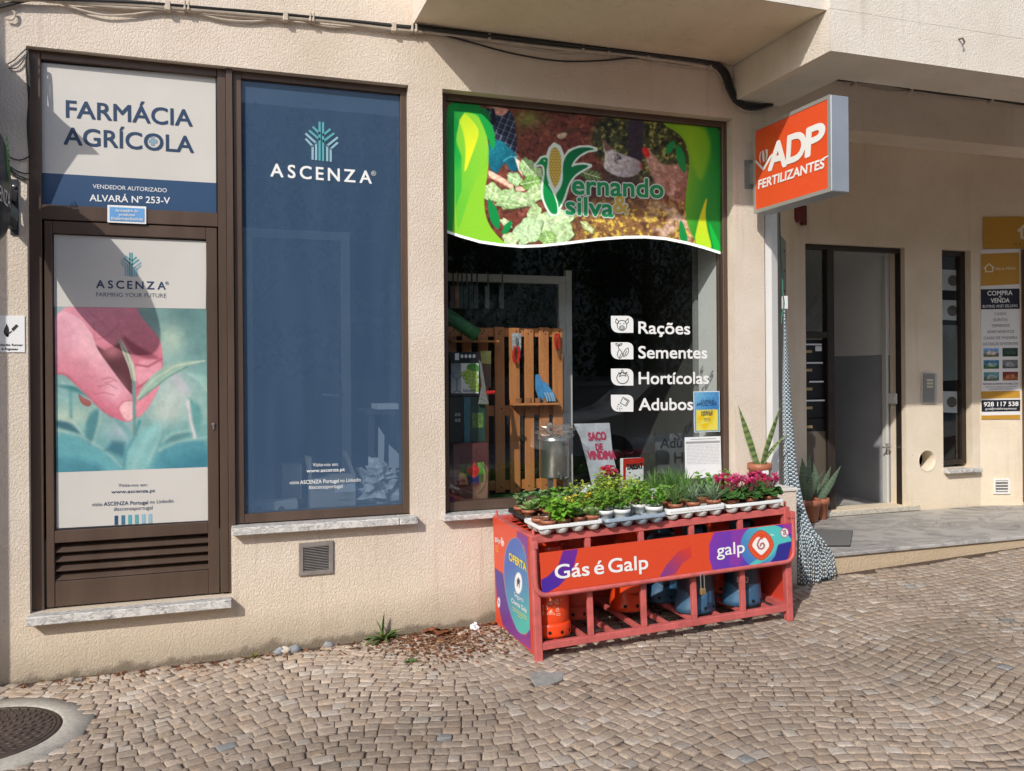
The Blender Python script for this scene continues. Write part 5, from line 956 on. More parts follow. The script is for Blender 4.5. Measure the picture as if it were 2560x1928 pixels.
b = MB(); a = PK(zRE(432, 95), .002); b_ = PK(zRE(432, 268), .002); e_ = SKW*2.2; b.prism([a, a+e_, np.array((*(b_+e_)[:2], b_[2])), b_], nsk*.01); obj('board', b, OCH, t)
mb = MB(); stroke(mb, [(628, 170), (668, 135), (708, 165)], .03, PK, .0135, zRE); stroke(mb, [(645, 160), (645, 208), (692, 206), (692, 156)], .028, PK, .0135, zRE); obj('house_emblem', mb, GLY, t); text('lettering', 'REAL ESTATE', PK, zRE(606, 250), zRE(860, 242), 6.5, mat('brown print', C8(104, 80, 40), .5), t, .0135, 0, 0, .3)
t = thing('brown_frame', PK(zRE(650, 1660)), 'dark brown door frame at the right picture edge', 'door frame')
b = MB(); a = PK(zRE(641, 275), .0); b.prism([(a[0], a[1], .27), (a[0]+.09*.94, a[1]-.031, .27), (a[0]+.09*.94-.02, a[1]-.031-.05, .27), (a[0]-.02, a[1]-.05, .27)], (0, 0, a[2]-.27)); obj('jamb', b, M_BROWN, t); b = MB(); b.prism([(a[0]-.06, a[1]-.06, .26), (a[0]+1, a[1]-.42, .26), (a[0]+1.1, a[1]-.3, .26), (a[0]+.02, a[1]+.02, .26)], (0, 0, .045)); obj('sill', b, M_MARBLE, t)
vent('gas_vent', 'white square vent plate low on the wall under the agency board', PK, [zRE(488, 1528), zRE(578, 1526), zRE(578, 1612), zRE(488, 1612)], M_WHITE, 4, frame=.12)
# sheets hanging inside the narrow window
for k, (y0, y1, lab) in enumerate([(382, 500, 'topmost house advert sheet hanging in the narrow window'), (548, 663, 'second house advert sheet from the top in the narrow window'), (1048, 1170, 'lowest house advert sheet hanging in the narrow window')]):
    pw = PY(YB+.13); t = thing('advert_sheet', pw(zRE(255, y1)), lab, 'paper sheet', 'house adverts in the narrow window'); b = MB(); b.prism([pw(zRE(*p)) for p in [(207, y0), (304, y0+3), (304, y1-1), (207, y1-6)]], (0, .002, 0)); obj('sheet', b, M_WHITEP, t)
    b = MB(); flat(b, arc((268, 265, 262)[k], y0+60, 28, 30), pw, .001, None, zRE); obj('photo_disc', b, mat('brownish photo print', C8(110, 102, 92), .5, var=.5, vs=60), t)
pw = PY(YB+.12); t = thing('window_blind', pw(zRE(280, 990)), 'pale frosted band across the middle of the narrow window', 'blind'); b = MB(); flat(b, [(207, 685), (344, 690), (344, 985), (207, 992)], pw, 0, None, zRE); obj('film', b, mat_glass('frosted film', film=(.38, .41, .41), fac=.6, tint=(.8, .8, .8), refl=.5), t)
# ================================================================== gas bottle rack
O_ = np.array([1.691, -.802, .006]); EX = np.array([.99922, -.007, .039]); EY = np.array([.007, 1, .008]); EZ = np.cross(EX, EY); EZ /= np.linalg.norm(EZ); EX /= np.linalg.norm(EX); EY = np.cross(EZ, EX)
TR = Matrix(((EX[0], EY[0], EZ[0], O_[0]), (EX[1], EY[1], EZ[1], O_[1]), (EX[2], EY[2], EZ[2], O_[2]), (0, 0, 0, 1)))
RL, RW, RH = 1.709, .712, .711
def RP(p): v = TR @ Vector([float(k) for k in p]); return np.array(v)
def RM(): b = MB(); b.T = TR; return b
def rplane(y): return Plane(RP((0, y, 0)), -EY, EX, EZ)
M_RED = mat('sun faded red paint', C8(190, 94, 90), .55, var=.22, vs=13, bump=.0004, bs=90)
M_REDS = mat('red lacquer', C8(206, 70, 52), .38, var=.06, vs=4)
rk = thing('bottle_rack', O_, 'faded red metal gas bottle rack with orange advertising panels against the wall', 'rack')
b = RM(); c = .042
for x in (0, RL-c):
    for y in (0, RW-c): b.box((x, y, 0 if y == 0 else .0), (x+c, y+c, RH+.002))
b.box((c, 0.002, RH-.042), (RL-c, .04, RH)); b.box((c, RW-.04, RH-.042), (RL-c, RW-.002, RH)); b.box((c, .004, .064), (RL-c, .04, .104)); b.box((c, RW-.04, .064), (RL-c, RW-.004, .104))
for x in (.002, RL-.04): b.box((x, c, RH-.041), (x+.038, RW-c, RH-.001)); b.box((x, c, .065), (x+.038, RW-c, .103))
fr = obj('frame', b, M_RED, rk, bevel=.003)
for x in (.345, .685, 1.02, 1.358): b = RM(); b.box((x-.016, .006, .105), (x+.016, .032, RH-.043)); obj('upright', b, M_RED, rk, bevel=.002)
for k in range(9): x = .14+k*.178; b = RM(); b.box((x-.014, .041, .074), (x+.014, RW-.041, .100)); obj('floor_bar', b, M_RED, rk, bevel=.002)
b = RM()
for k in range(34): x = .06+k*.0485; b.bar((x, .03, RH-.014), (x, RW-.03, RH-.014), .005, .005)
for k in range(7): y = .08+k*.093; b.bar((.03, y, RH-.009), (RL-.03, y, RH-.009), .006, .006)
obj('top_grid', b, M_REDS, rk)
b = RM()
for y in (0.02, RW-.02):
    for x in (.02, RL-.02): b.tube([(x, y, RH), (x, y, RH+.035)], .008, 8)
obj('locating_pin', b, M_RED, rk)
b = RM(); b.box((RL-.008, .045, .06), (RL-.002, RW-.045, RH-.045)); obj('side_panel', b, M_REDS, rk)
b = RM(); b.box((.05, RW-.012, .105), (RL-.05, RW-.006, RH-.045)); obj('back_panel', b, M_REDS, rk)
# left side panel with its print
b = RM(); b.box((-.002, .045, .035), (.002, RW-.004, RH-.008)); sp = obj('side_panel', b, M_REDS, rk)
PLF = Plane(RP((-.002, 0, 0)), -EX, -EY, EZ)
def paint_side(X, Y):
    a = Art(X, Y, (222, 78, 50)); a.sm = False; a.grad([(350, 330), (450, 380), (480, 1470), (440, 1440), (460, 700), (420, 480), (350, 400)], (130, 50, 140), (110, 60, 160), (400, 350), (460, 1300), 5)
    a.grad([(140, 682), (215, 735), (240, 900), (300, 1120), (380, 1300), (470, 1330), (490, 1480), (330, 1360), (215, 1220), (160, 960)], (60, 50, 150), (150, 60, 140), (160, 700), (440, 1440), 5)
    ov = bez((335, 395), (440, 400), (470, 800), (470, 1260), n=16)+bez((470, 1260), (440, 1330), (370, 1330), (330, 1220), n=10)+bez((330, 1220), (190, 900), (190, 400), (335, 395), n=18)
    a.grad(ov, (64, 104, 184), (84, 190, 178), (240, 700), (480, 1180), 4); m = abs(sdf(X, Y, ov)); a.mix(np.clip(1-m/5, 0, 1)*.4, (180, 220, 225)); a.spot((400, 620), (60, 120), (70, 140, 190), .6)
    a.fill(arc(363, 826, 36, 102, n=24), (244, 244, 246), 3); a.fill(arc(178, 1008, 13, 50, n=20), (240, 236, 236), 3); a.line([(173, 990), (180, 1000), (176, 1022)], 7, (90, 60, 150), 2)
    a.fill([(346, 800), (364, 770), (382, 812), (376, 815), (374, 872), (368, 868), (368, 838), (358, 832), (356, 862), (350, 858), (351, 806)], (24, 40, 70), 2)
    a.line([(207, 395), (198, 430), (212, 475), (224, 455), (216, 420), (210, 445)], 9, (240, 230, 228), 2); return a.c
print_mesh('picture', PLF, zL, (124, 192), (450, 388), (150, 1192), (481, 1462), 64, 150, paint_side, M_PRINT, sp, e=.001)
YEL = mat('yellow ink', C8(226, 204, 70), .5)
text('lettering', 'OFERTA', PLF, zL(278, 604), zL(440, 715), 18, YEL, sp, .003, .045)
text('lettering', 'Seguro', PLF, zL(326, 948), zL(412, 1010), 11, WHT, sp, .003); text('lettering', 'Cliente Galp', PLF, zL(298, 1005), zL(444, 1108), 11, WHT, sp, .003, .02); text('lettering', 'galp', PLF, zL(142, 418), zL(190, 452), 12, WHT, sp, .003, .01)
mb = MB()
for a, b_ in [((305, 1050), (440, 1145)), ((310, 1075), (445, 1170)), ((355, 1130), (400, 1165)), ((148, 468), (172, 484)), ((148, 492), (172, 506)), ((148, 516), (176, 532))]: stroke(mb, [zL(*a), zL(*b_)], .0035, PLF, .003)
obj('small_print', mb, YEL, sp)
# swing gate: bent tube and sign panel
gt = RM(); P = rr_path([(.004, -.028, .655), (.004, -.028, .383), (1.706, -.028, .383), (1.706, -.028, .655)], .075, 7); gt.tube(P, .0155, 10); gate = obj('gate_tube', gt, M_RED, rk, smooth=1)
b = RM()
for x in (-.008, RL-.022): b.box((x, -.046, .648), (x+.03, .0, .690))
obj('hinge_lug', b, M_RED, gate, bevel=.003)
b = RM(); x0, x1, z0, z1, r_ = .036, 1.694, .394, .622, .05; pts = [(x0, z1), (x1, z1)]+[(x1-r_+r_*math.cos(t_), z0+r_-r_*math.sin(t_)) for t_ in np.linspace(0, math.pi/2, 7)]+[(x0+r_-r_*math.sin(t_), z0+r_-r_*math.cos(t_)) for t_ in np.linspace(0, math.pi/2, 7)]
b.prism([(x, -.034, z_) for x, z_ in pts], (0, .006, 0)); pn = obj('sign_panel', b, M_REDS, gate)
PF = rplane(-.0345)
def paint_gate(X, Y):
    a = Art(X, Y, (220, 76, 44)); a.sm = False; a.grad([(574, 545), (678, 532), (640, 690), (545, 790), (440, 850), (380, 770), (470, 720), (540, 650)], (112, 46, 150), (70, 44, 160), (640, 560), (460, 820), 2)
    a.grad([(1460, 515), (1462, 590), (1400, 630), (1350, 705), (1240, 730), (1290, 640), (1370, 550)], (214, 62, 48), (120, 60, 150), (1440, 530), (1260, 740), 2)
    a.grad([(1625, 405), (2170, 340), (2170, 640), (1612, 690), (1585, 600), (1585, 500)], (126, 58, 170), (84, 62, 176), (1600, 500), (1900, 600), 2); a.fill([(1740, 390), (1860, 380), (1840, 560), (1790, 660), (1720, 640), (1740, 520)], (150, 60, 160), 10, .7); a.fill([(2085, 350), (2170, 340), (2170, 430), (2110, 420)], (150, 60, 150), 2)
    big = arc(1935, 515, 135, 150, n=36); a.grad(big, (70, 110, 190), (86, 196, 192), (1830, 640), (2050, 420), 2); a.fill(bez((1900, 375), (2060, 350), (2100, 400), n=8)+[(2105, 400), (2155, 470), (2155, 478), (2060, 500)]+bez((2060, 500), (2030, 600), (1900, 645), n=8)+[(1860, 640), (1950, 580), (2000, 450)], (86, 196, 192), 2)
    a.fill([(2060, 505), (2160, 478), (2160, 590), (2080, 615), (2000, 632), (2040, 580)], (50, 48, 140), 2); a.fill([(2155, 500), (2175, 500), (2175, 640), (2060, 650), (2130, 600)], (214, 72, 50), 3)
    cx, cy = 1943, 510; di = bez((cx, cy-104), (cx+40, cy-96), (cx+86, cy-50), (cx+84, cy), n=10)+bez((cx+84, cy), (cx+70, cy+50), (cx+30, cy+98), (cx, cy+98), n=10)+bez((cx, cy+98), (cx-40, cy+90), (cx-86, cy+40), (cx-86, cy), n=10)+bez((cx-86, cy), (cx-76, cy-60), (cx-30, cy-100), (cx, cy-104), n=10)
    a.fill([(cx+(x-cx)*1.05, cy+(y-cy)*1.05) for x, y in di], (170, 70, 60), 2); a.fill(di, (222, 80, 44), 2); a.mix(np.clip(1-abs(sdf(X, Y, [(cx+(x-cx)*.9, cy+(y-cy)*.9) for x, y in di]))/2.5, 0, 1)*.8, (240, 130, 90))
    g = [(1922, 462), (1930, 452), (1936, 462), (1918, 490)]+bez((1918, 490), (1908, 530), (1940, 545), n=6)+bez((1940, 545), (1968, 540), (1970, 510), n=6)+bez((1970, 510), (1962, 488), (1946, 498), n=5)+bez((1946, 498), (1934, 515), (1950, 522), n=5)+[(1955, 515)]
    outer = [(1930, 450), (1915, 452)]+bez((1915, 452), (1870, 500), (1886, 520), n=6)+bez((1886, 520), (1930, 575), (1945, 574), n=6)+bez((1945, 574), (1962, 570), (1996, 520), n=6)+bez((1996, 520), (2008, 500), (1975, 456), n=6)+[(1966, 455)]
    a.fill(outer, (246, 240, 238), 2); a.line([(1948, 448), (1926, 478), (1918, 505), (1928, 528), (1946, 534), (1962, 524), (1966, 506), (1956, 492), (1942, 498), (1938, 512)], 9, (150, 56, 50), 2); a.fill([(1930, 446), (1968, 446), (1948, 470)], (222, 80, 44), 2)
    a.fill(arc(2106, 420, 29, 34, n=24), (190, 50, 70), 2); a.fill(arc(2106, 420, 25, 30, n=24), (240, 236, 238), 2); a.line([(2096, 410), (2110, 402), (2114, 420), (2102, 436), (2096, 424)], 5, (60, 50, 70), 2); a.line([(2088, 400), (2126, 440)], 5, (190, 50, 70), 2); a.line([(2008, 436), (2018, 432), (2030, 440)], 5, (240, 244, 244), 2); return a.c
print_mesh('picture', PF, zR, (409, 563), (2154, 355), (430, 836), (2150, 606), 400, 64, paint_gate, M_PRINT, pn, e=.0012)
for s_, xa, xb in (('Gás', 520, 757), ('é', 792, 857), ('Galp', 890, 1162)): text('lettering', s_, PF, zR(xa, 740-.112*(xa-520)), zR(xb, 740-.112*(xb-520)), 34, WHT, pn, .0035, .02)
text('lettering', 'galp', PF, zR(1638, 583), zR(1830, 556), 29, WHT, pn, .0035, .012)
t = thing('padlock', RP((1.045, -.055, .28)), 'small brass padlock hanging from the gate of the bottle rack', 'padlock'); b = RM(); b.box((1.028, -.055, .262), (1.064, -.038, .30)); obj('lock_body', b, mat('worn brass', (.42, .30, .13), .4, .7, var=.2, vs=40), t, bevel=.004); b = RM(); b.tube(rr_path([(1.034, -.046, .30), (1.034, -.046, .385), (1.058, -.046, .385), (1.058, -.046, .30)], .011, 5), .0035, 8); obj('shackle', b, M_STEEL, t, smooth=1)
# ------------------------------------------------------------------ gas bottles
M_OR = mat('orange bottle paint', C8(232, 72, 26), .33, var=.10, vs=7, coat=.2); M_ORD = mat('dull orange bottle paint', C8(196, 74, 52), .5, var=.18, vs=7); M_BL = mat('blue bottle paint', (.022, .085, .175), .45, var=.35, vs=14, dirt=(.05, .10, .15)); M_BLD = mat('dark blue bottle body', (.020, .035, .06), .35, var=.25, vs=6)
def bottle(p, label, body, foot, kind, rot=0., art=None, h=.52, r=.113):
    base = RP((p[0], p[1], .101)); t = thing('gas_bottle', base, label, 'gas bottle', 'gas bottles in the red rack'); b = MB(); z = base[2]; c_ = (base[0], base[1], z)
    b.lathe(c_, [(r*.8, .06), (r*.97, .075), (r, .105), (r, h*.66), (r*.985, h*.70), (r*.94, h*.75), (r*.8, h*.81), (r*.5, h*.855), (r*.2, h*.87), (.0001, h*.872)], 36); obj('body', b, body, t, smooth=50)
    b = MB()
    if kind == 'ring':
        b.lathe(c_, [(r*.93, .0), (r*1.06, .004), (r*1.09, .02), (r*1.09, .055), (r*1.06, .072), (r*.99, .085), (r*.9, .085)], 36, cap=False); o = obj('foot_ring', b, foot, t, smooth=50); b = MB()
        for a in (-2.4, -1.95, -1.35, -.8): 
            d = np.array((math.cos(a), math.sin(a), 0)); b.T = Matrix.Translation(Vector(np.array(c_)+d*(r*1.092)+(0, 0, .036))) @ Vector(d).to_track_quat('Z', 'Y').to_matrix().to_4x4(); b.lathe((0, 0, 0), [(.0001, .0006), (.0105, .0006)], 14)
        obj('drain_hole', b, M_DARK, o)
    else:                                                     # moulded skirt that flares out to one side
        n = 40; pr = [(1.0, .135), (1.01, .11), (1.02, .085), (1.04, .06), (1.07, .03), (1.07, .0), (1.0, .0)]
        for k, z_ in pr:
            vs = []
            for i in range(n):
                a = 2*math.pi*i/n; fl_ = 1+max(0, math.cos(a-rot))**3*.19*max(0, (.10-z_)/.10); cut = .045*max(0, math.sin(2*(a-rot)))**2 if z_ > .11 else 0; vs.append((base[0]+r*k*fl_*math.cos(a), base[1]+r*k*fl_*math.sin(a), z+z_-cut))
            b.add(vs, [])
        b.f = [[j*n+i, (j+1)*n+i, (j+1)*n+(i+1) % n, j*n+(i+1) % n] for j in range(len(pr)-1) for i in range(n)]; b.m = [0]*len(b.f); o = obj('skirt', b, foot, t, smooth=50); b = MB()
        for a in (-2.2, -1.6, -1.0):
            fl_ = 1+max(0, math.cos(a-rot))**3*.19*.6; d = np.array((math.cos(a), math.sin(a), 0)); b.T = Matrix.Translation(Vector(np.array(c_)+d*(r*1.09*fl_)+(0, 0, .034))) @ Vector(d).to_track_quat('Z', 'Y').to_matrix().to_4x4(); b.lathe((0, 0, 0), [(.0001, .001), (.011, .001)], 14)
        obj('drain_hole', b, M_DARK, o)
    b = MB()
    for a0, a1 in [(.2, 2.5), (3.3, 5.7)]: 
        for rr_, r2 in ((r*.66, r*.60),): b.lathe(c_, [(rr_, h*.79), (rr_*1.02, h*.9), (rr_*1.0, h*.985), (rr_*.92, h), (r2, h*.985), (r2, h*.79)], 16, cap=False, a0=a0+rot*.3, a1=a1+rot*.3)
    obj('collar', b, foot, t, smooth=50); b = MB(); b.lathe(c_, [(.02, h*.86), (.02, h*.9), (.012, h*.91), (.012, h*.95), (.016, h*.955), (.016, h*.97), (.0001, h*.97)], 14); obj('valve', b, mat('brass valve', (.4, .3, .14), .4, .6), t, smooth=40)
    if art:
        mb = MB(); lc = np.array([CAM[0]-base[0], CAM[1]-base[1]]); a00 = math.atan2(lc[1], lc[0])
        def W(u, v): a = a00+u/r; return np.array((base[0]+(r+.0012)*math.cos(a), base[1]+(r+.0012)*math.sin(a), z+v-.05))
        for P in art:
            for (u0, v0), (u1, v1) in zip(P[:-1], P[1:]):
                A, B = W(u0, v0), W(u1, v1); d = B-A; l = np.linalg.norm(d)
                if l < 1e-5: continue
                nn = np.array((A[0]-base[0], A[1]-base[1], 0)); nn /= np.linalg.norm(nn); s_ = np.cross(d/l, nn)*.0014; mb.poly([A-s_, B-s_, B+s_, A+s_])
        obj('line_print', mb, mat('pale line print', C8(236, 196, 170), .6), t)
    return t
def A_(pts, ox, oy, k=.001): return [(ox+x*k, oy+y*k) for x, y in pts]
art1 = [A_([(-16, 0), (-8, 14), (0, 2), (8, 16), (18, 0)], .0, .262), A_([(-12, -4), (-12, -12), (-4, -12), (-4, -4)], .0, .262), A_([(2, -4), (2, -14), (12, -14), (12, -4), (2, -4)], .0, .262), A_([(8*math.cos(t_)*t_/6, 8*math.sin(t_)*t_/6) for t_ in np.linspace(.5, 12, 40)], .040, .262), A_([(0, 0), (14, 0)], .06, .268), A_([(-24, 0), (0, 26), (24, 0), (-24, 0)], .005, .188), A_([(0, 26), (0, 0)], .005, .188), A_([(0, 26), (-9, 0)], .005, .188), A_([(0, 26), (9, 0)], .005, .188), A_([(0, 0), (0, 40), (-6, 44), (6, 44), (0, 40)], -.038, .195), A_([(-4, 0), (4, 0), (4, -12), (-4, -12), (-4, 0)], -.038, .20), A_([(5*math.cos(t_), 5*math.sin(t_)) for t_ in np.linspace(0, 6.3, 14)], -.018, .222), A_([(-2, 4), (-2, 20), (2, 20), (2, 4)], -.018, .222), A_([(-8, 0), (8, 0), (8, 12), (-8, 12), (-8, 0)], .045, .205), A_([(-5, 12), (-4, 20), (4, 20), (5, 12)], .045, .205), A_([(-10, 0), (10, 0), (10, 10), (-10, 10), (-10, 0)], .05, .182), A_([(-8, 0), (8, 0), (8, 16), (-8, 16), (-8, 0)], -.062, .215), A_([(-8, 4), (8, 4)], -.062, .215), A_([(-8, 8), (8, 8)], -.062, .215), A_([(-8, 0), (8, 0), (8, 18), (-8, 18), (-8, 0)], -.06, .256), A_([(-4, 6), (4, 12)], -.06, .256), A_([(6*math.cos(t_), 6*math.sin(t_)) for t_ in np.linspace(0, 5, 14)], -.06, .192), A_([(-8, 0), (10, 0)], .025, .232), A_([(-20, 0), (-10, 0)], .025, .215)]
art2 = [A_([(-30, 0), (-30, 30), (0, 34), (34, 30), (34, 0), (0, -4), (-34, 0)], 0, .20), A_([(-14, -2), (-14, 26), (0, 26), (0, 16), (14, 16), (14, -2)], 0, .20), A_([(-6, -3), (-6, 8), (6, 8), (6, -3)], 0, .20), A_([(20, 2), (20, 28)], 0, .20), A_([(-26, 2), (-26, 26), (-20, 20)], 0, .2)]
bottle((.150, .165), 'bright orange gas bottle with white line drawings at the left front of the rack', M_OR, M_OR, 'ring', 0, art1)
bottle((.40, .42), 'dull red orange gas bottle half hidden behind the bright orange one', M_ORD, M_ORD, 'ring', .4)
bottle((.79, .43), 'orange gas bottle with a flared split skirt in the middle of the rack', M_OR, M_OR, 'skirt', -2.4)
bottle((1.065, .50), 'blue gas bottle with a worn skirt at the back behind the padlock', M_BLD, M_BL, 'skirt', -2.5)
bottle((1.135, .20), 'dark blue gas bottle with a scuffed light blue skirt behind the padlock bar', M_BLD, M_BL, 'skirt', -2.8)
bottle((1.475, .20), 'blue gas bottle with white line drawing at the right front of the rack', M_BLD, M_BL, 'skirt', -2.9, art2)
bottle((1.48, .50), 'orange gas bottle at the right back corner of the rack', M_OR, M_OR, 'ring', .2)

# ================================================================== nursery trays and plants on the rack
ZR = RH+.004
M_TW = mat('white nursery tray plastic', (.66, .66, .65), .5, var=.06, vs=20); M_TB = mat('blue grey nursery tray plastic', (.26, .32, .38), .5, var=.08, vs=20); M_TK = mat('black nursery tray plastic', (.02, .02, .022), .45, var=.3, vs=20); M_TG = mat('pale grey nursery tray plastic', (.42, .45, .46), .5, var=.08, vs=20)
M_TERRA = mat('terracotta plastic pot', (.36, .125, .065), .5, var=.15, vs=30); M_PW = mat('white plastic pot', (.74, .74, .72), .45, var=.05, vs=30); M_PY = mat('yellow plastic pot', (.75, .50, .03), .45); M_EARTH = mat('potting soil', (.055, .035, .022), .95, var=.6, vs=90, bump=.004, bs=150)
def tray(x0, x1, y0, y1, m, label, nx, ny, z=0., h=.056, parentless=True):
    t = thing('nursery_tray', RP(((x0+x1)/2, (y0+y1)/2, ZR+z)), label, 'plant tray', 'nursery trays on the rack'); b = RM(); zb = ZR+z; r_ = .022; ins = .018
    def ring(e, zz):
        P = []
        for cx, cy, a0 in [(x1-r_, y1-r_, 0), (x0+r_, y1-r_, 90), (x0+r_, y0+r_, 180), (x1-r_, y0+r_, 270)]:
            for k in range(5): a = math.radians(a0+22.5*k); P.append((cx+(r_-e)*math.cos(a) if r_ > e else cx, cy+(r_-e)*math.sin(a) if r_ > e else cy, zz))
        return P
    rings = [ring(.0, zb+h-.018), ring(.0, zb+h), ring(.006, zb+h+.002), ring(.014, zb+h-.001), ring(.016, zb+h-.02)]; n = 20
    for R_ in rings: b.add(R_, [])
    b.f = [[j*n+i, j*n+(i+1) % n, (j+1)*n+(i+1) % n, (j+1)*n+i] for j in range(4) for i in range(n)]+[[4*n+i for i in range(n)]]; b.m = [0]*len(b.f); rim = obj('rim', b, m, t, smooth=40)
    for i in range(nx):
        for j in range(ny):
            cx, cy = x0+(i+.5)*(x1-x0)/nx, y0+(j+.5)*(y1-y0)/ny; rr_ = min((x1-x0)/nx, (y1-y0)/ny)*.47; b = RM(); b.lathe((cx, cy, zb), [(rr_*.5, .001), (rr_*.72, .006), (rr_*.92, .024), (rr_, h-.017)], 12); obj('cup', b, m, t, smooth=60)
    return t
tray(.035, .425, -.045, .225, M_TW, 'white nursery tray at the front left of the rack', 4, 3)
tray(.055, .30, .26, .58, M_TK, 'black nursery tray at the back left of the rack', 2, 3)
tray(.435, .825, -.055, .215, M_TB, 'blue grey nursery tray second from the left at the rack front', 4, 3)
tray(.45, .83, .27, .56, M_TG, 'pale grey nursery tray behind the blue grey one', 3, 2)
tray(.845, 1.235, -.03, .245, M_TW, 'lower white nursery tray of the nested pair in the middle front', 4, 3); tray(.845, 1.235, -.032, .243, M_TW, 'upper white nursery tray nested on another in the middle front', 4, 3, z=.012)
tray(.86, 1.245, .30, .575, M_TW, 'white nursery tray of grassy plants along the middle back', 4, 2); tray(1.25, 1.655, -.03, .25, M_TW, 'white nursery tray of pink cyclamen at the right front of the rack', 4, 3)
tray(1.27, 1.655, .29, .57, M_TG, 'pale grey nursery tray at the right back of the rack', 3, 2)
G1, G2, G3, G4 = C8(118, 158, 60), C8(70, 112, 44), C8(142, 172, 84), C8(44, 84, 40)
def gcol(c, v=.25): k = random.uniform(1-v, 1+v); return (min(1, c[0]*k*random.uniform(.9, 1.12)), min(1, c[1]*k), min(1, c[2]*k*random.uniform(.85, 1.15)))
def mleaf(n, rough=.5):
    if n in MATS: return MATS[n]
    m = mat_attr(n, rough=rough, spec=.35); nt = m.node_tree; b = nt.nodes['Principled BSDF']; tr = nt.nodes.new('ShaderNodeBsdfTranslucent'); mx = nt.nodes.new('ShaderNodeMixShader'); mx.inputs[0].default_value = .22
    nt.links.new(nt.nodes['Color Attribute'].outputs[0], tr.inputs[0]); o = nt.nodes['Material Output']; nt.links.new(b.outputs[0], mx.inputs[1]); nt.links.new(tr.outputs[0], mx.inputs[2]); nt.links.new(mx.outputs[0], o.inputs[0]); return m
M_LEAF = mleaf('plant leaf'); M_PETAL = mleaf('flower petal', .6)
def pot(t, c, r=.044, h=.07, m=None):
    b = MB(); b.lathe(c, [(r*.72, 0), (r*.76, .003), (r*.93, h*.72), (r*1.02, h*.73), (r*1.05, h), (r*.95, h), (r*.92, h*.9), (.0001, h*.9)], 22); p = obj('pot', b, m or M_TERRA, t, smooth=40)
    b = MB(); b.lathe(c, [(r*.93, h*.905), (.0001, h*.93)], 18); obj('soil', b, M_EARTH, t); return p
def herb(b, c, R, H, n, col, ls=.03, lw=.02, top=.0):
    for i in range(n):
        a = random.random()*6.283; rr_ = R*math.sqrt(random.random())*.95; u = random.random(); zz = H*(.22+.78*u)*(1-.35*(rr_/R)**2)*(.8+.45*abs(math.sin(a*2.3+c[0]*50))); p = np.array((c[0]+rr_*math.cos(a)*(.55+.45*u), c[1]+rr_*math.sin(a)*(.55+.45*u), c[2]+zz))
        d = np.array((math.cos(a+random.gauss(0, .7)), math.sin(a+random.gauss(0, .7)), random.uniform(-.25, .85))); b.leaf(p, d, ls*random.uniform(.6, 1.25), lw*random.uniform(.7, 1.2), random.uniform(.1, .9), 3, None, gcol(col), fold=random.uniform(0, .25), tw=random.uniform(-.7, .7))
    for i in range(10):
        a = random.random()*6.283; e = np.array((c[0]+R*.7*math.cos(a), c[1]+R*.7*math.sin(a), c[2]+H*.75)); b.tube([c, (np.array(c)+e)/2+(0, 0, H*.15), e], .0016, 4, None, gcol(G2))
def grass(b, c, n, L, w, col, spread=.8, droop=1.):
    for i in range(n):
        a = random.random()*6.283; s = random.random()**.7*spread; d = np.array((math.cos(a)*s, math.sin(a)*s, 1)); b.leaf((c[0]+random.gauss(0, .008), c[1]+random.gauss(0, .008), c[2]), d, L*random.uniform(.6, 1.15), w, random.uniform(.3, 1.2)*droop, 6, None, gcol(col), fold=.2, tw=random.uniform(-.6, .6), prof=lambda t: 1-.75*t*t)
def rosette(b, c, n, L, w, col, rings=3, el=(.15, 1.2)):
    for k in range(rings):
        for i in range(n):
            a = 6.283*(i+.5*(k % 2)+random.uniform(-.15, .15))/n; e = el[0]+(el[1]-el[0])*k/max(1, rings-1); d = np.array((math.cos(a)*math.cos(e), math.sin(a)*math.cos(e), math.sin(e))); b.leaf(np.array(c)+(0, 0, .006*k), d, L*(1-.18*k)*random.uniform(.85, 1.1), w*(1-.1*k), -.25, 4, None, gcol(col, .15), fold=.18, prof=lambda t: .5+.9*math.sin(math.pi*min(1, t*.93)))
def flowers(b, c, R, H, n, col, s=.018, pet=5, up=.8):
    for i in range(n):
        a = random.random()*6.283; rr_ = R*math.sqrt(random.random()); p = np.array((c[0]+rr_*math.cos(a), c[1]+rr_*math.sin(a), c[2]+H*random.uniform(.8, 1.1)))
        for k in range(pet): g = 6.283*k/pet+a; b.leaf(p, (math.cos(g), math.sin(g), up*random.uniform(.5, 1.5)), s*random.uniform(.8, 1.3), s*.75, random.uniform(-.4, .5), 3, None, gcol(col, .22), tw=random.uniform(-.4, .4))
def rp(x, y, z=.012): return RP((x, y, ZR+z))
PINK = C8(206, 66, 118); LPINK = C8(226, 130, 168); YEL2 = C8(236, 206, 60)
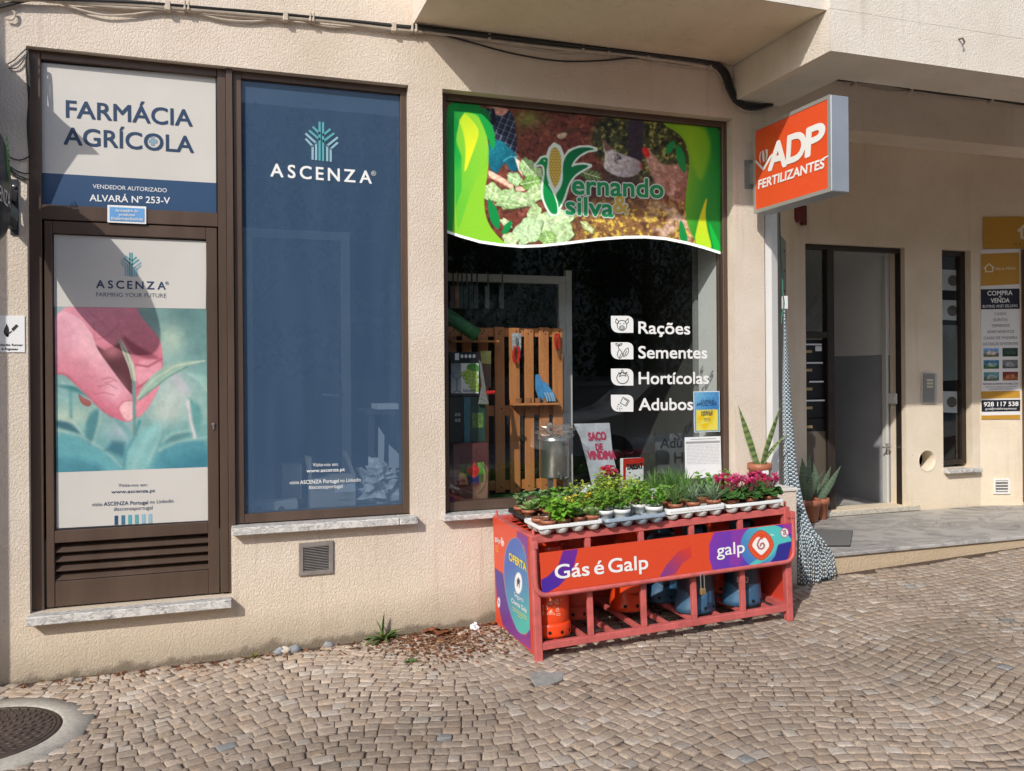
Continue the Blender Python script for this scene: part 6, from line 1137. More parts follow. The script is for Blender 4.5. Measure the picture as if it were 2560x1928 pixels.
def plant(x, y, kind, label, z=.012, m=None, r=.044, h=.066, group='potted plants on the rack', name='potted_plant', s=1.):
    c = rp(x, y, z); t = thing(name, c, label, 'potted plant', group); pot(t, c, r, h, m); b = MB(); b.col = (.1, .2, .05); f = None; c2 = (c[0], c[1], c[2]+h*.88)
    if kind == 'herb': herb(b, c2, .078*s, .118*s, int(260*s), G1, .026, .016)
    elif kind == 'herbd': herb(b, c2, .075*s, .11*s, 320, C8(104, 156, 56), .018, .012)
    elif kind == 'leafy': herb(b, c2, .07*s, .10*s, 110, C8(112, 158, 62), .036, .026)
    elif kind == 'yellow': herb(b, c2, .075*s, .115*s, 190, C8(166, 182, 78), .026, .016)
    elif kind == 'lettuce': herb(b, c2, .075*s, .085*s, 80, C8(112, 160, 50), .055, .042)
    elif kind == 'grass': grass(b, c2, 85, .15*s, .0065, C8(98, 132, 70), .85, 1.1)
    elif kind == 'bluegrass': grass(b, c2, 75, .125*s, .0075, C8(124, 150, 116), .95, 1.1)
    elif kind == 'spike': grass(b, c2, 62, .175*s, .007, C8(92, 134, 62), .7, 1.0)
    elif kind == 'rosette': rosette(b, c2, 9, .062*s, .024, C8(150, 176, 110), 3)
    elif kind == 'succ': rosette(b, c2, 8, .07*s, .028, C8(132, 168, 96), 4, (.5, 1.35))
    elif kind == 'jade': herb(b, c2, .05*s, .10*s, 46, C8(120, 150, 100), .034, .03)
    elif kind == 'soil': rosette(b, c2, 4, .03, .01, C8(150, 110, 96), 2)
    elif kind == 'pansy': herb(b, c2, .065*s, .08*s, 120, C8(112, 156, 58), .026, .017); f = MB(); f.col = YEL2; flowers(f, c2, .06, .085*s, 6, YEL2, .022, 5, .5)
    elif kind == 'geranium': herb(b, c2, .085*s, .15*s, 200, C8(142, 172, 74), .034, .026); f = MB(); f.col = PINK; flowers(f, (c2[0]+.01, c2[1], c2[2]), .035, .18*s, 26, C8(214, 74, 98), .017)
    elif kind == 'cyclamen':
        for i in range(46):
            a = random.random()*6.283; rr_ = .02+.062*math.sqrt(random.random()); d = np.array((math.cos(a), math.sin(a), .35)); b.leaf((c2[0]+rr_*.5*math.cos(a), c2[1]+rr_*.5*math.sin(a), c2[2]+.02+.05*random.random()*(1-rr_*6)), d, .05, .048, .9, 4, None, gcol(C8(66, 104, 50), .3), fold=.12, tw=random.uniform(-.5, .5), prof=lambda t: .35+1.1*math.sin(math.pi*min(1, .15+t*.8)))
        f = MB(); f.col = PINK
        for i in range(11):
            a = random.random()*6.283; rr_ = .045*math.sqrt(random.random()); p = np.array((c2[0]+rr_*math.cos(a), c2[1]+rr_*math.sin(a), c2[2]+.085+.04*random.random())); f.tube([(c2[0], c2[1], c2[2]+.02), p], .0018, 4, None, (.25, .06, .08))
            for k in range(6): g = 6.283*k/6; f.leaf(p, (math.cos(g)*.75, math.sin(g)*.75, 1), .032*random.uniform(.8, 1.2), .017, random.uniform(-.2, .5), 4, None, gcol(s if isinstance(s, tuple) else PINK, .25), tw=random.uniform(-.5, .5))
    elif kind == 'sanse':
        for i in range(7): a = 6.283*i/7; grass
    if b.f: obj('foliage', b, M_LEAF, t)
    if f: obj('flowers', f, M_PETAL, t)
    return t
# front left white tray
plant(.085, .10, 'soil', 'nearly bare terracotta pot with a reddish cutting in the white front left tray'); plant(.108, .012, 'soil', 'terracotta pot of soil at the front corner of the white left tray')
plant(.20, .02, 'lettuce', 'low bright green leafy plant at the front of the white left tray', s=1.1); plant(.295, .03, 'succ', 'pale green succulent in the front of the white left tray'); plant(.385, .03, 'rosette', 'pale rosette succulent at the right end of the white left tray')
plant(.20, .13, 'leafy', 'green leafy plant in the middle of the white left tray'); plant(.295, .14, 'pansy', 'yellow pansy in the middle of the white left tray'); plant(.385, .14, 'pansy', 'yellow pansy at the back right of the white left tray', s=1.15)
# black tray
plant(.115, .50, 'jade', 'broad leaved succulent at the back of the black tray'); plant(.125, .375, 'rosette', 'pale green rosette succulent at the front of the black tray', s=1.15); plant(.20, .42, 'succ', 'pointed leaved succulent in the middle of the black tray'); plant(.235, .32, 'leafy', 'small green plant at the front right of the black tray', s=.8); plant(.245, .53, 'jade', 'round leaved green succulent at the back right of the black tray'); plant(.37, .36, 'jade', 'spindly succulent standing behind the white left tray', s=1.1); plant(.36, .52, 'leafy', 'green leafy plant standing between the black tray and the yellow pot', z=.0)
# blue tray, white pots
plant(.475, .055, 'herb', 'bushy green herb in a white pot at the left of the blue grey tray', m=M_PW, r=.05, h=.08); plant(.575, .035, 'herbd', 'fine leaved parsley in a white pot in front of the blue grey tray', m=M_PW, r=.05, h=.08); plant(.735, .135, 'herb', 'tall yellow green herb in a white pot at the back of the blue grey tray', m=M_PW, r=.05, h=.08, s=1.15); plant(.775, .015, 'herbd', 'parsley in a white pot at the right end of the blue grey tray', m=M_PW, r=.05, h=.08)
plant(.50, .17, 'herb', 'bushy herb at the back left of the blue grey tray', s=1.1, m=M_PW)
plant(.49, .50, 'yellow', 'sparse plant in a yellow pot behind the blue grey tray', m=M_PY, r=.058, h=.075); plant(.60, .36, 'yellow', 'yellow green bushy plant behind the parsley', s=1.25); plant(.67, .46, 'geranium', 'pink geranium behind the herbs in the middle back of the rack', s=1.05); plant(.78, .36, 'yellow', 'tall yellow green bush right of the pink geranium', s=1.3); plant(.74, .53, 'geranium', 'smaller pink geranium at the back of the pale grey tray', s=.9)
# stacked tray: grassy plants
plant(.925, .03, 'grass', 'grassy plant in the left pot of the nested white trays', z=.024); plant(1.045, .03, 'bluegrass', 'blue green grassy plant in the middle pot of the nested white trays', z=.024); plant(1.185, .03, 'bluegrass', 'blue green grassy plant in the right pot of the nested white trays', z=.024, s=1.1); plant(.93, .15, 'leafy', 'small leafy seedling at the back of the nested white trays', z=.024, s=.9); plant(1.06, .16, 'grass', 'grassy plant behind the middle pot of the nested white trays', z=.024, s=.9); plant(1.19, .16, 'bluegrass', 'blue green grassy plant behind the right pot of the nested white trays', z=.024)
plant(.98, .40, 'spike', 'tall arching grassy plant at the left of the back tray', s=1.05); plant(1.09, .42, 'spike', 'tall arching grassy plant in the middle of the back tray'); plant(1.20, .40, 'spike', 'tall arching grassy plant at the right of the back tray', s=1.1); plant(.90, .50, 'leafy', 'small green plant at the back left corner of the back tray'); plant(1.16, .52, 'spike', 'narrow leaved plant at the rear of the back tray', s=.9)
# cyclamen
plant(1.32, .035, 'cyclamen', 'deep pink cyclamen at the left of the right tray'); plant(1.45, .03, 'cyclamen', 'pink cyclamen in the middle of the right tray'); plant(1.59, .035, 'cyclamen', 'magenta cyclamen at the right end of the rack'); plant(1.34, .17, 'cyclamen', 'deep pink cyclamen in the back row left of the right tray'); plant(1.46, .16, 'cyclamen', 'pale pink cyclamen in the back row middle of the right tray', s=LPINK); plant(1.59, .17, 'cyclamen', 'pink cyclamen in the back row right of the right tray'); plant(1.36, .42, 'leafy', 'green leafy plant at the left of the right back tray'); plant(1.52, .42, 'leafy', 'green leafy plant at the right of the right back tray', s=1.1)
def tag_sign(x, y, lab, txt):
    t = thing('plant_label', rp(x, y, .06), lab, 'plant label'); b = RM(); b.box((x-.032, y, ZR+.12), (x+.032, y+.002, ZR+.15)); b.box((x-.004, y, ZR+.05), (x+.004, y+.002, ZR+.12)); obj('card', b, M_WHITEP, t)
    mb = MB(); v, f = glyphs(txt, .01); k = .05/np.ptp(v[:, 0]); mb.T = TR; mb.add([(x-.025+(p[0]-v[:, 0].min())*k, y-.001, ZR+.127+p[1]*k) for p in v], f); obj('lettering', mb, MATS['black print'], t)
tag_sign(.895, .255, 'small white plant label card standing among the herbs', 'EXEMPLO')
# ------------------------------------------------------------------ snake plants
def snake(c, leaves, label, r, h, potm=None, grey=False):
    t = thing('snake_plant', c, label, 'potted plant'); pot(t, c, r, h, potm); b = MB(); b.col = (.1, .2, .05)
    for (dx, dy, dz, L, w, tw, bend) in leaves:
        d = np.array((dx, dy, dz), float); d /= np.linalg.norm(d); base = np.array((c[0]+dx*.03, c[1]+dy*.03, c[2]+h*.85)); side = np.cross(d, (0, 1, .2)); side /= np.linalg.norm(side); side = side*math.cos(tw)+np.cross(side, d)*math.sin(tw); nr = np.cross(side, d); N = 34; p = base.copy(); vs = []; cs = []
        for i in range(N+1):
            u = i/N; ww = w*(.42+.9*math.sin(math.pi*min(1, .08+u*.92))*(1-u*.25))*(1-u**5); st_ = .5+.5*math.sin(i*1.9+random.uniform(-.6, .6)); cd = np.array(C8(62, 88, 52)); cl = np.array(C8(146, 164, 104)) if not grey else np.array(C8(120, 138, 112)); cd = cd if not grey else np.array(C8(92, 112, 92)); mid = cl*(st_*.75)+cd*(1-st_*.75); ed = np.array(C8(176, 180, 96)) if not grey else cl
            for s_, f_, cc in ((-1, .12, ed), (-.8, .08, mid), (0, 0, mid), (.8, .08, mid), (1, .12, ed)): vs.append(p+side*ww/2*s_+nr*ww*f_); cs.append(tuple(cc))
            d = d-np.array((0, 0, 1))*bend/N; d /= np.linalg.norm(d); p = p+d*L/N
        o = len(b.v); b.v += [Vector(v) for v in vs]; b.c += cs; F = [[o+i*5+k, o+i*5+k+1, o+i*5+5+k+1, o+i*5+5+k] for i in range(N) for k in range(4)]; b.f += F; b.m += [0]*len(F)
    obj('leaves', b, M_LEAF, t, smooth=60); return t
zU = crop(1840, 960, 3.0857); ys_ = -.13; lc = at(*zU(182, 607), ys_); bz = lc[2]-.175
t = thing('ledge', (lc[0], ys_, bz), 'white plinth beside the side door carrying the striped snake plant', 'plinth'); b = MB(); b.box((lc[0]-.14, ys_-.12, gz(3.6)-.05), (lc[0]+.22, -.003, bz-.022)); obj('plinth_body', b, M_STUCCO, t, bevel=.004); b = MB(); b.box((lc[0]-.15, ys_-.13, bz-.021), (lc[0]+.23, -.003, bz)); obj('cap', b, mat('pale stone cap', (.62, .6, .56), .6, var=.06, vs=20), t, bevel=.004)
sn = snake((lc[0], ys_, bz+.001), [(-.34, .05, 1, .47, .041, .15, -.02), (.38, -.05, 1, .48, .041, -.1, -.1), (.62, .1, .9, .34, .022, .9, .7)], 'striped snake plant in a terracotta pot on the plinth beside the window', .082, .17)
b = MB(); pl = PY(ys_-.088); b.prism([pl(zU(*p)) for p in [(203, 672), (252, 666), (252, 698), (205, 705)]], (0, .003, 0)); obj('price_label', b, M_WHITEP, sn)
pc = PZ(.271)(zK(497, 345)); snake((pc[0]-.02, pc[1]+.05, .271), [(-.55, .1, 1, .34, .075, .1, .3), (-.2, -.1, 1, .42, .08, .3, 0), (.15, .1, 1, .45, .08, -.2, 0), (.45, -.1, 1, .33, .07, -.3, .2), (-.35, -.2, 1, .27, .07, .4, .3), (.05, -.2, 1, .3, .075, 0, .1)], 'dusty grey green snake plant in the larger terracotta pot on the step', .115, .205, grey=True)
pc = PZ(.271)(zK(588, 325)); snake((pc[0]+.01, pc[1]+.07, .271), [(.35, 0, 1, .34, .06, 0, .1), (.6, -.1, 1, .38, .05, .2, 0), (-.1, .1, 1, .36, .06, .2, 0)], 'thin grey green snake plant in the smaller terracotta pot on the step', .08, .19, grey=True)
# ------------------------------------------------------------------ bead curtain gathered at the side door
t = thing('bead_curtain', at(1965, 1100, .1), 'blue and white bead curtain tied at the shop side door, spilling over the step', 'bead curtain')
LE = [(368, -640), (366, -300), (360, 0), (362, 300), (370, 600), (378, 800), (420, 950), (458, 1080), (476, 1250), (480, 1400), (478, 1545)]
RE = [(372, -640), (395, -300), (414, 0), (434, 300), (462, 600), (492, 800), (535, 980), (598, 1120), (690, 1215), (752, 1320), (786, 1460)]
YS = [.19, .16, .13, .10, .05, .02, -.03, -.08, -.13, -.15, -.16]; M_BEAD = mat_attr('glossy plastic bead', rough=.25, spec=.5, coat=.3); NSTR = 36
for i in range(NSTR):
    u = (i % 18+.5+random.uniform(-.3, .3))/18; lay = i//18; P = []
    for k in range(len(LE)):
        w_ = .5-.5*math.cos(math.pi*u) if k < 7 else u; a = np.array(LE[k])*(1-w_)+np.array(RE[k])*w_; lag = 0
        if k >= 8: a[1] += random.uniform(-14, 10); a[0] += random.uniform(-10, 10)
        if k == 10: a[1] = 1545+26*math.sin(math.pi*min(1, u*1.6))-85*max(0, (u-.5)/.5)+random.uniform(-16, 16)
        y = YS[k]+.035*lay*(1 if k < 8 else -.8)-.03*math.sin(math.pi*u); p = at(*zU(*a), y)
        if k == 10: p[2] = max(p[2], gz(p[0], p[1])+.006)
        P.append(p)
    sm = smoothp(P, 10); L = [0]
    for a, c in zip(sm[:-1], sm[1:]): L.append(L[-1]+np.linalg.norm(np.array(c)-a))
    sm = np.array(sm); L = np.array(L); nb = int(L[-1]/.0145); b = MB(); b.col = (.5, .5, .5); ph = random.randint(0, 1); rad, pts, cols = [], [], []
    for j in range(nb):
        for f_, r_ in ((0.02, .0022), (.22, .0050), (.5, .0057), (.78, .0050), (.98, .0022)):
            s_ = (j+f_)*.0145; pts.append([np.interp(s_, L, sm[:, q_]) for q_ in range(3)]); rad.append(r_); cols.append(C8(188, 197, 198) if (j+ph) % 2 else C8(62, 82, 98))
    b.tube(pts, rad, 6, None, None, True, lambda k: cols[k]); obj('strand', b, M_BEAD, t, smooth=60)
b = MB(); p = at(1962, 757, .17); b.box((p[0]-.018, .15, p[2]-.05), (p[0]+.016, .19, p[2]+.05)); obj('tie', b, M_WHITEP, t, bevel=.004)
t = thing('tied_string', at(1955, 620, .16), 'thin green cord hanging beside the side door and tied to the bead curtain', 'string'); b = MB(); b.tube(smoothp([at(*p, .15) for p in [(1949, 530), (1950, 580), (1952, 640), (1956, 690), (1957, 730), (1960, 760), (1955, 790), (1953, 810)]]), .005, 6); obj('strand', b, mat('green cord', C8(60, 120, 104), .7, var=.2, vs=40), t)
# ------------------------------------------------------------------ weed, stones and litter by the wall
def weed(c, n, L, w, label, col):
    t = thing('weed', c, label, 'weed'); b = MB(); b.col = (.1, .2, .05)
    for i in range(n): a = 6.283*i/n+random.uniform(-.2, .2); e = random.uniform(.2, 1.1); d = (math.cos(a)*math.cos(e), math.sin(a)*math.cos(e), math.sin(e)); b.leaf(c, d, L*random.uniform(.7, 1.2), w, random.uniform(.6, 1.6), 6, None, gcol(col), fold=.2)
    return b, t
c = PZ(gz(.95, -.08))(zG(320, 385)); c[1] = min(c[1], -.05); b, t = weed(c, 16, .15, .026, 'green lance leaved weed growing at the foot of the wall', C8(96, 122, 66)); b.leaf(c, (.05, 0, 1), .17, .026, .1, 6, None, gcol(G4), fold=.4); b.leaf(c, (-.25, 0, 1), .14, .026, .5, 6, None, gcol(C8(100, 110, 60)), fold=.4); obj('leaves', b, M_LEAF, t)
c = PZ(gz(1.1, -.6))(zG(570, 605)); b, t = weed(c, 9, .045, .022, 'tiny green weed between the cobbles left of the rack', C8(84, 116, 60)); obj('leaves', b, M_LEAF, t)
c = PZ(gz(.3, -.05))(zJ(1570, 400)); c[1] = min(c[1], -.04); b, t = weed(c, 22, .06, .007, 'small dry tuft of grass at the wall foot', C8(126, 116, 66)); obj('leaves', b, M_LEAF, t)
for (x, y, r_, lab, m) in [(1755, 365, .030, 'pale loose stone lying at the wall foot', (.5, .44, .37)), (1810, 352, .032, 'blue grey loose stone next to the pale one', (.23, .25, .27)), (2010, 320, .028, 'flat grey stone at the wall foot left of the weed', (.27, .28, .29)), (1715, 378, .026, 'small grey blue stone left of the pale one', (.26, .28, .30))]:
    P = PZ(gz(.5, -.06))(zJ(x, y)); P[1] = min(P[1], -.05); t = thing('loose_stone', P, lab, 'stone'); b = MB(); b.blob((P[0], P[1], gz(*P[:2])+r_*.5), (r_*1.1, r_*.8, r_*.75), .25, 10, 7, seed=int(x)); obj('stone', b, mat('stone '+lab[:14], m, .85, var=.2, vs=40), t, smooth=60)
P = PZ(gz(1.3, -.15))(zG(1130, 340)); t = thing('wall_hook', at(2397, 106, -1.03), 'tiny rusty hook sticking out of the upper balcony face', 'hook'); b = MB(); H = at(2397, 106, -1.03); b.tube([H+(0, .005, .02), H+(0, -.03, .015), H+(.012, -.035, -.012), H+(.004, -.03, -.022)], .006, 6); obj('hook', b, mat('rusty iron', (.16, .10, .06), .7, .4), t)
t = thing('crumpled_paper', P, 'white crumpled paper scrap among the dry leaves', 'litter'); b = MB(); b.blob((P[0], P[1], P[2]+.022), (.026, .02, .03), .5, 9, 6, seed=3); obj('paper', b, M_WHITEP, t)
for x, y, r_, lab in [(700, 330, .065, 'larger brown dry leaf beside the weed'), (840, 385, .055, 'reddish dry leaf in front of the litter heap'), (1200, 265, .05, 'brown dry leaf near the rack back leg')]:
    P = PZ(gz(1.2, -.15))(zG(x, y)); P[1] = min(P[1], -.05); t = thing('dry_leaf', P, lab, 'leaf'); b = MB(); b.col = (.2, .1, .06)
    for k in range(5): b.leaf((P[0]-.03+.014*k, P[1]+.004*k, P[2]+.012), (1, random.uniform(-.5, .5), .35), r_*1.5, r_*.8, 1.2, 6, None, gcol(C8(128, 78, 56)), fold=.3, tw=random.uniform(-.4, .4))
    obj('blade', b, M_LITTER, t)
# ================================================================== things shown in the shop window
ZD = .742
M_PINE = mat('varnished pine', C8(196, 128, 76), .5, var=.22, vs=3, stretch=(9, 9, .7), bump=.0006, bs=30); M_FELT = mat('artificial turf', C8(44, 108, 50), .95, var=.35, vs=120, bump=.006, bs=260)
t = thing('turf_mat', (2.1, .4, ZD), 'strip of green artificial turf on the display floor of the shop window', 'turf mat'); b = MB(); b.box((1.50, .17, ZD), (2.9, .62, ZD+.006)); obj('base', b, M_FELT, t); b = MB(); b.col = (.1, .3, .1)
for i in range(9000): x, y = random.uniform(1.5, 2.9), random.uniform(.17, .62); b.leaf((x, y, ZD+.005), (random.gauss(0, .4), random.gauss(0, .4), 1), .016, .004, .3, 1, None, gcol(C8(58, 128, 62)))
obj('blades', b, M_LEAF, t)
# pallet used as a display wall
YP = .64; px_ = lambda x, y, Y=YP: at(*zE(x, y), Y)
t = thing('pallet', (2.1, YP, ZD), 'upright varnished wooden pallet used as a display wall in the shop window', 'pallet')
zt_, zb_ = px_(600, 450)[2], ZD+.004
for i, (a, c_) in enumerate([(75, 130), (165, 225), (265, 330), (370, 432), (464, 528), (560, 617), (652, 712), (737, 800)]):
    b = MB(); b.box((px_(a, 600)[0], YP, zb_+.01*(i % 2)), (px_(c_, 600)[0], YP+.02, zt_-.006*(i % 3))); s_ = obj('slat', b, M_PINE, t, bevel=.003); b = MB()
    for z_ in (zt_-.03, zt_-.05, px_(600, 960)[2], zb_+.05): b.blob(((px_(a, 600)[0]+px_(c_, 600)[0])/2+random.uniform(-.02, .02), YP-.001, z_), (.006, .002, .006), 0, 6, 4)
    obj('nail', b, M_DARK, s_)
for y0, y1 in ((455, 510), (940, 1005), (1410, 1470)): b = MB(); b.box((px_(75, 600)[0], YP+.021, px_(600, y1)[2]), (px_(800, 600)[0], YP+.04, px_(600, y0)[2])); obj('cross_board', b, M_PINE, t, bevel=.002)
b = MB(); za = px_(600, 940)[2]; b.box((px_(462, 940)[0], YP-.10, za), (px_(752, 940)[0], YP-.001, za+.016)); obj('shelf', b, M_PINE, t, bevel=.002)
b = MB(); zb2 = px_(200, 548)[2]; b.box((px_(70, 548)[0], YP-.12, zb2), (px_(368, 548)[0], YP-.001, zb2+.014)); obj('shelf', b, M_PINE, t, bevel=.002)
YH = YP-.02
t = thing('pruning_shears', px_(508, 600, YH), 'red handled pruning shears on a card hanging at the left of the pallet', 'shears'); pl = PY(YH)
b = MB(); b.prism([pl(zE(*p)) for p in [(478, 488), (538, 488), (536, 600), (482, 600)]], (0, .004, 0)); obj('card', b, mat('grey blister card', (.42, .44, .45), .5, var=.4, vs=40), t)
RED = mat('red plastic handle', C8(190, 36, 32), .35); b = MB(); b.tube([pl(zE(*p), .012) for p in [(500, 570), (490, 600), (488, 640), (498, 675)]], .010, 8); obj('handle', b, RED, t, smooth=1); b = MB(); b.tube([pl(zE(*p), .012) for p in [(516, 570), (524, 600), (524, 640), (514, 672)]], .010, 8); obj('handle', b, RED, t, smooth=1); b = MB(); b.leaf(pl(zE(508, 565), .013), (0, 0, 1), .07, .02, .1, 4, up=(0, 1, 0)); obj('blade', b, M_STEEL, t)
t = thing('folding_saw', px_(768, 560, YH), 'red handled pruning tool hanging at the top right of the pallet', 'pruning tool'); b = MB()
for s_ in (-10, 10): b.tube([pl(zE(765+s_*.8, 490), .012), pl(zE(765+s_*1.3, 530), .014), pl(zE(768+s_, 585), .012)], .008, 8)
obj('handle', b, RED, t, smooth=1); b = MB(); b.prism([pl(zE(*p)) for p in [(758, 585), (782, 585), (785, 650), (772, 640)]], (0, .004, 0)); obj('blade', b, mat('rusty blade', (.25, .12, .06), .5, .4, var=.3, vs=40), t)
t = thing('work_glove', px_(690, 830, YP-.06), 'light blue work gloves standing on the small pallet shelf', 'gloves'); pl = PY(YP-.06); G_ = mat('blue knitted glove', C8(74, 146, 200), .85, var=.25, vs=30, bump=.001, bs=200)
for P, dy in [([(632, 745), (655, 750), (675, 800), (700, 880), (690, 918), (655, 912), (632, 840)], 0), ([(668, 790), (700, 800), (755, 880), (748, 918), (700, 905), (680, 870)], -.02)]:
    b = MB(); b.prism([pl(zE(*p), -dy) for p in P], (0, .025, 0)); obj('glove', b, G_, t, bevel=.006, bseg=2)
b = MB()
for x in (700, 716, 732, 745): b.tube([pl(zE(x-14, 862), .03), pl(zE(x, 895), .034), pl(zE(x+4, 916), .03)], .008, 8)
obj('finger', b, mat('pale blue glove finger', C8(140, 180, 214), .85), t, smooth=1)
for k, (x, lab) in enumerate([(520, 'leftmost little brown bark pot on the pallet shelf'), (583, 'second little brown bark pot on the pallet shelf'), (642, 'little brown bark pot in front of the gloves'), (690, 'rightmost little brown bark pot by the glove fingers')]):
    P = px_(x, 922, YP-.05); t = thing('bark_pot', (P[0], YP-.055, za+.017), lab, 'little pot', 'bark pots on the pallet shelf'); b = MB(); r_ = .024 if k else .027; b.lathe((P[0], YP-.055, za+.017), [(r_*.8, 0), (r_, .035), (r_*.88, .035), (r_*.7, .006), (.0001, .006)], 14); obj('pot', b, mat('cork bark', C8(150, 104, 70), .85, var=.35, vs=40), t)
# steel tank with its plastic cover
YT = .37; tc = at(*zE(750, 1480), YT); r_ = .106; z0, z1 = at(*zE(750, 1395), YT)[2], at(*zE(750, 1140), YT)[2]
t = thing('steel_tank', (tc[0], YT, ZD), 'round stainless steel wine tank on three legs in the shop window', 'tank'); b = MB(); b.lathe((tc[0], YT, 0), [(.0001, z0), (r_*.98, z0), (r_, z0+.012), (r_, z1-.03), (r_*1.03, z1-.028), (r_*1.03, z1-.02), (r_, z1-.015), (r_, z1), (r_*.94, z1+.002), (.0001, z1-.004)], 40); obj('drum', b, M_STEEL, t, smooth=40)
for a in (-2.3, -.85, 1.57): b = MB(); p = np.array((tc[0]+r_*.85*math.cos(a), YT+r_*.85*math.sin(a), 0)); b.prism([p+(-.022, 0, z0), p+(.022, 0, z0), p+(.014, 0, ZD+.007), p+(-.014, 0, ZD+.007)], (0, .006, 0)); obj('leg', b, M_STEEL, t)
b = MB(); p = np.array((tc[0]-.01, YT-r_, z0-.0)); b.tube([p+(0, .02, .03), p+(0, -.03, .03), p+(0, -.03, .0)], .009, 8); obj('tap', b, M_STEEL, t, smooth=1)
M_CLEAR = mat_glass('clear plastic wrap', film=(.75, .76, .76), fac=.10, tint=(.95, .95, .95), refl=1.6, rough=.12)
b = MB(); b.blob((tc[0]+.01, YT, z1+.03), (r_*1.0, r_*1.0, .055), .5, 26, 14, seed=8); obj('plastic_wrap', b, M_CLEAR, t)
mb = MB(); v, f = glyphs('V10€', 0.); k_ = .06/np.ptp(v[:, 0]); mb.add([(tc[0]+.01+(p[0]-v[:, 0].min())*k_, YT-math.sqrt(max(1e-6, r_**2-(.01+(p[0]-v[:, 0].min())*k_)**2))-.002, z1-.06+p[1]*k_) for p in v], f); obj('pen_marks', mb, MATS['black print'], t)
# boxed wine stack at the left
zV = crop(1090, 860, 3.967); YV = .30
def vbox(name, P, Y, depth, m, label, cat='box'):
    pl = PY(Y); a, c_ = pl(zV(P[0], P[3])), pl(zV(P[2], P[1])); t = thing(name, ((a[0]+c_[0])/2, Y, a[2]), label, cat); b = MB(); b.box((a[0], Y, a[2]), (c_[0], Y+depth, c_[2])); obj('carton', b, m, t, bevel=.002); return t, pl
K_BL = mat('black carton', (.014, .015, .018), .45, var=.3, vs=8)
t, pl = vbox('wine_carton', (147, 80, 425, 515), YV, .14, K_BL, 'topmost white and black wine carton with glass and green grapes in the shop window', 'carton')
def paint_vinho(X, Y):
    a = Art(X, Y, (236, 238, 234)); a.grad([(147, 190), (248, 190), (248, 490), (147, 490)], (120, 126, 134), (196, 200, 204), (200, 190), (200, 490), 2)
    a.line([(163, 290), (172, 330), (205, 352), (240, 330), (252, 285)], 6, (60, 66, 72), 2); a.line([(207, 350), (207, 460)], 6, (60, 66, 70), 2); a.line([(168, 484), (207, 462), (255, 482)], 6, (50, 56, 60), 2); a.fill([(165, 300), (250, 298), (238, 330), (205, 350), (175, 330)], (150, 158, 164), 3)
    a.fill([(315, 195), (420, 192), (425, 280), (380, 270), (330, 285), (300, 250)], (84, 148, 66), 4); a.line([(360, 200), (375, 270)], 3, (140, 190, 110), 2)
    for x, y in [(285, 290), (318, 268), (350, 285), (385, 290), (318, 310), (358, 318), (400, 325), (290, 335), (330, 345), (358, 350), (392, 372), (308, 375), (350, 385), (378, 415), (408, 410), (345, 420), (375, 445), (405, 455), (268, 305)]: a.fill(arc(x, y, 23, 23, n=14), (150, 184, 70), 3); a.spot((x-5, y-6), (13, 13), (206, 224, 130), .9); a.spot((x+12, y+13), (8, 8), (96, 134, 44), .6)
    return a.c
print_mesh('picture', pl, zV, (149, 192), (423, 192), (149, 490), (423, 490), 60, 62, paint_vinho, M_PRINT, t, e=.002); text('lettering', 'Vinho', pl, zV(262, 482), zV(384, 482), 9, MATS['black print'], t, .0035, .01, .25)
b = MB(); flat(b, [(188, 92), (228, 92), (228, 160), (188, 160)], pl, .002, None, zV)
for x in (243, 282, 322, 362): flat(b, arc(x+15, 122, 15, 20, n=8), pl, .002, None, zV)
obj('white_marks', b, M_WHITEP, t)
t, pl = vbox('wine_carton', (135, 520, 275, 985), YV+.03, .2, K_BL, 'plain black wine carton under the grape carton', 'carton'); b = MB()
for x in (188, 218):
    for y in (685, 742): flat(b, [(x, y), (x+24, y), (x+24, y+32), (x, y+32)], pl, .002, None, zV)
obj('white_marks', b, mat('dim white print', (.3, .3, .3), .6), t)
t, pl = vbox('wine_carton', (275, 520, 490, 980), YV+.02, .2, mat('dark green carton', C8(44, 70, 62), .4, var=.3, vs=6), 'dark green wine carton beside the plain black one', 'carton'); b = MB(); flat(b, [(277, 525), (340, 525), (335, 978), (279, 978)], pl, .002, None, zV); obj('teal_strip', b, mat('teal strip', C8(60, 108, 122), .4, var=.3, vs=8), t); b = MB(); flat(b, [(358, 686), (470, 684), (472, 830), (360, 832)], pl, .002, None, zV); obj('picture', b, mat('grape photo print', C8(92, 120, 62), .5, var=.7, vs=50), t)
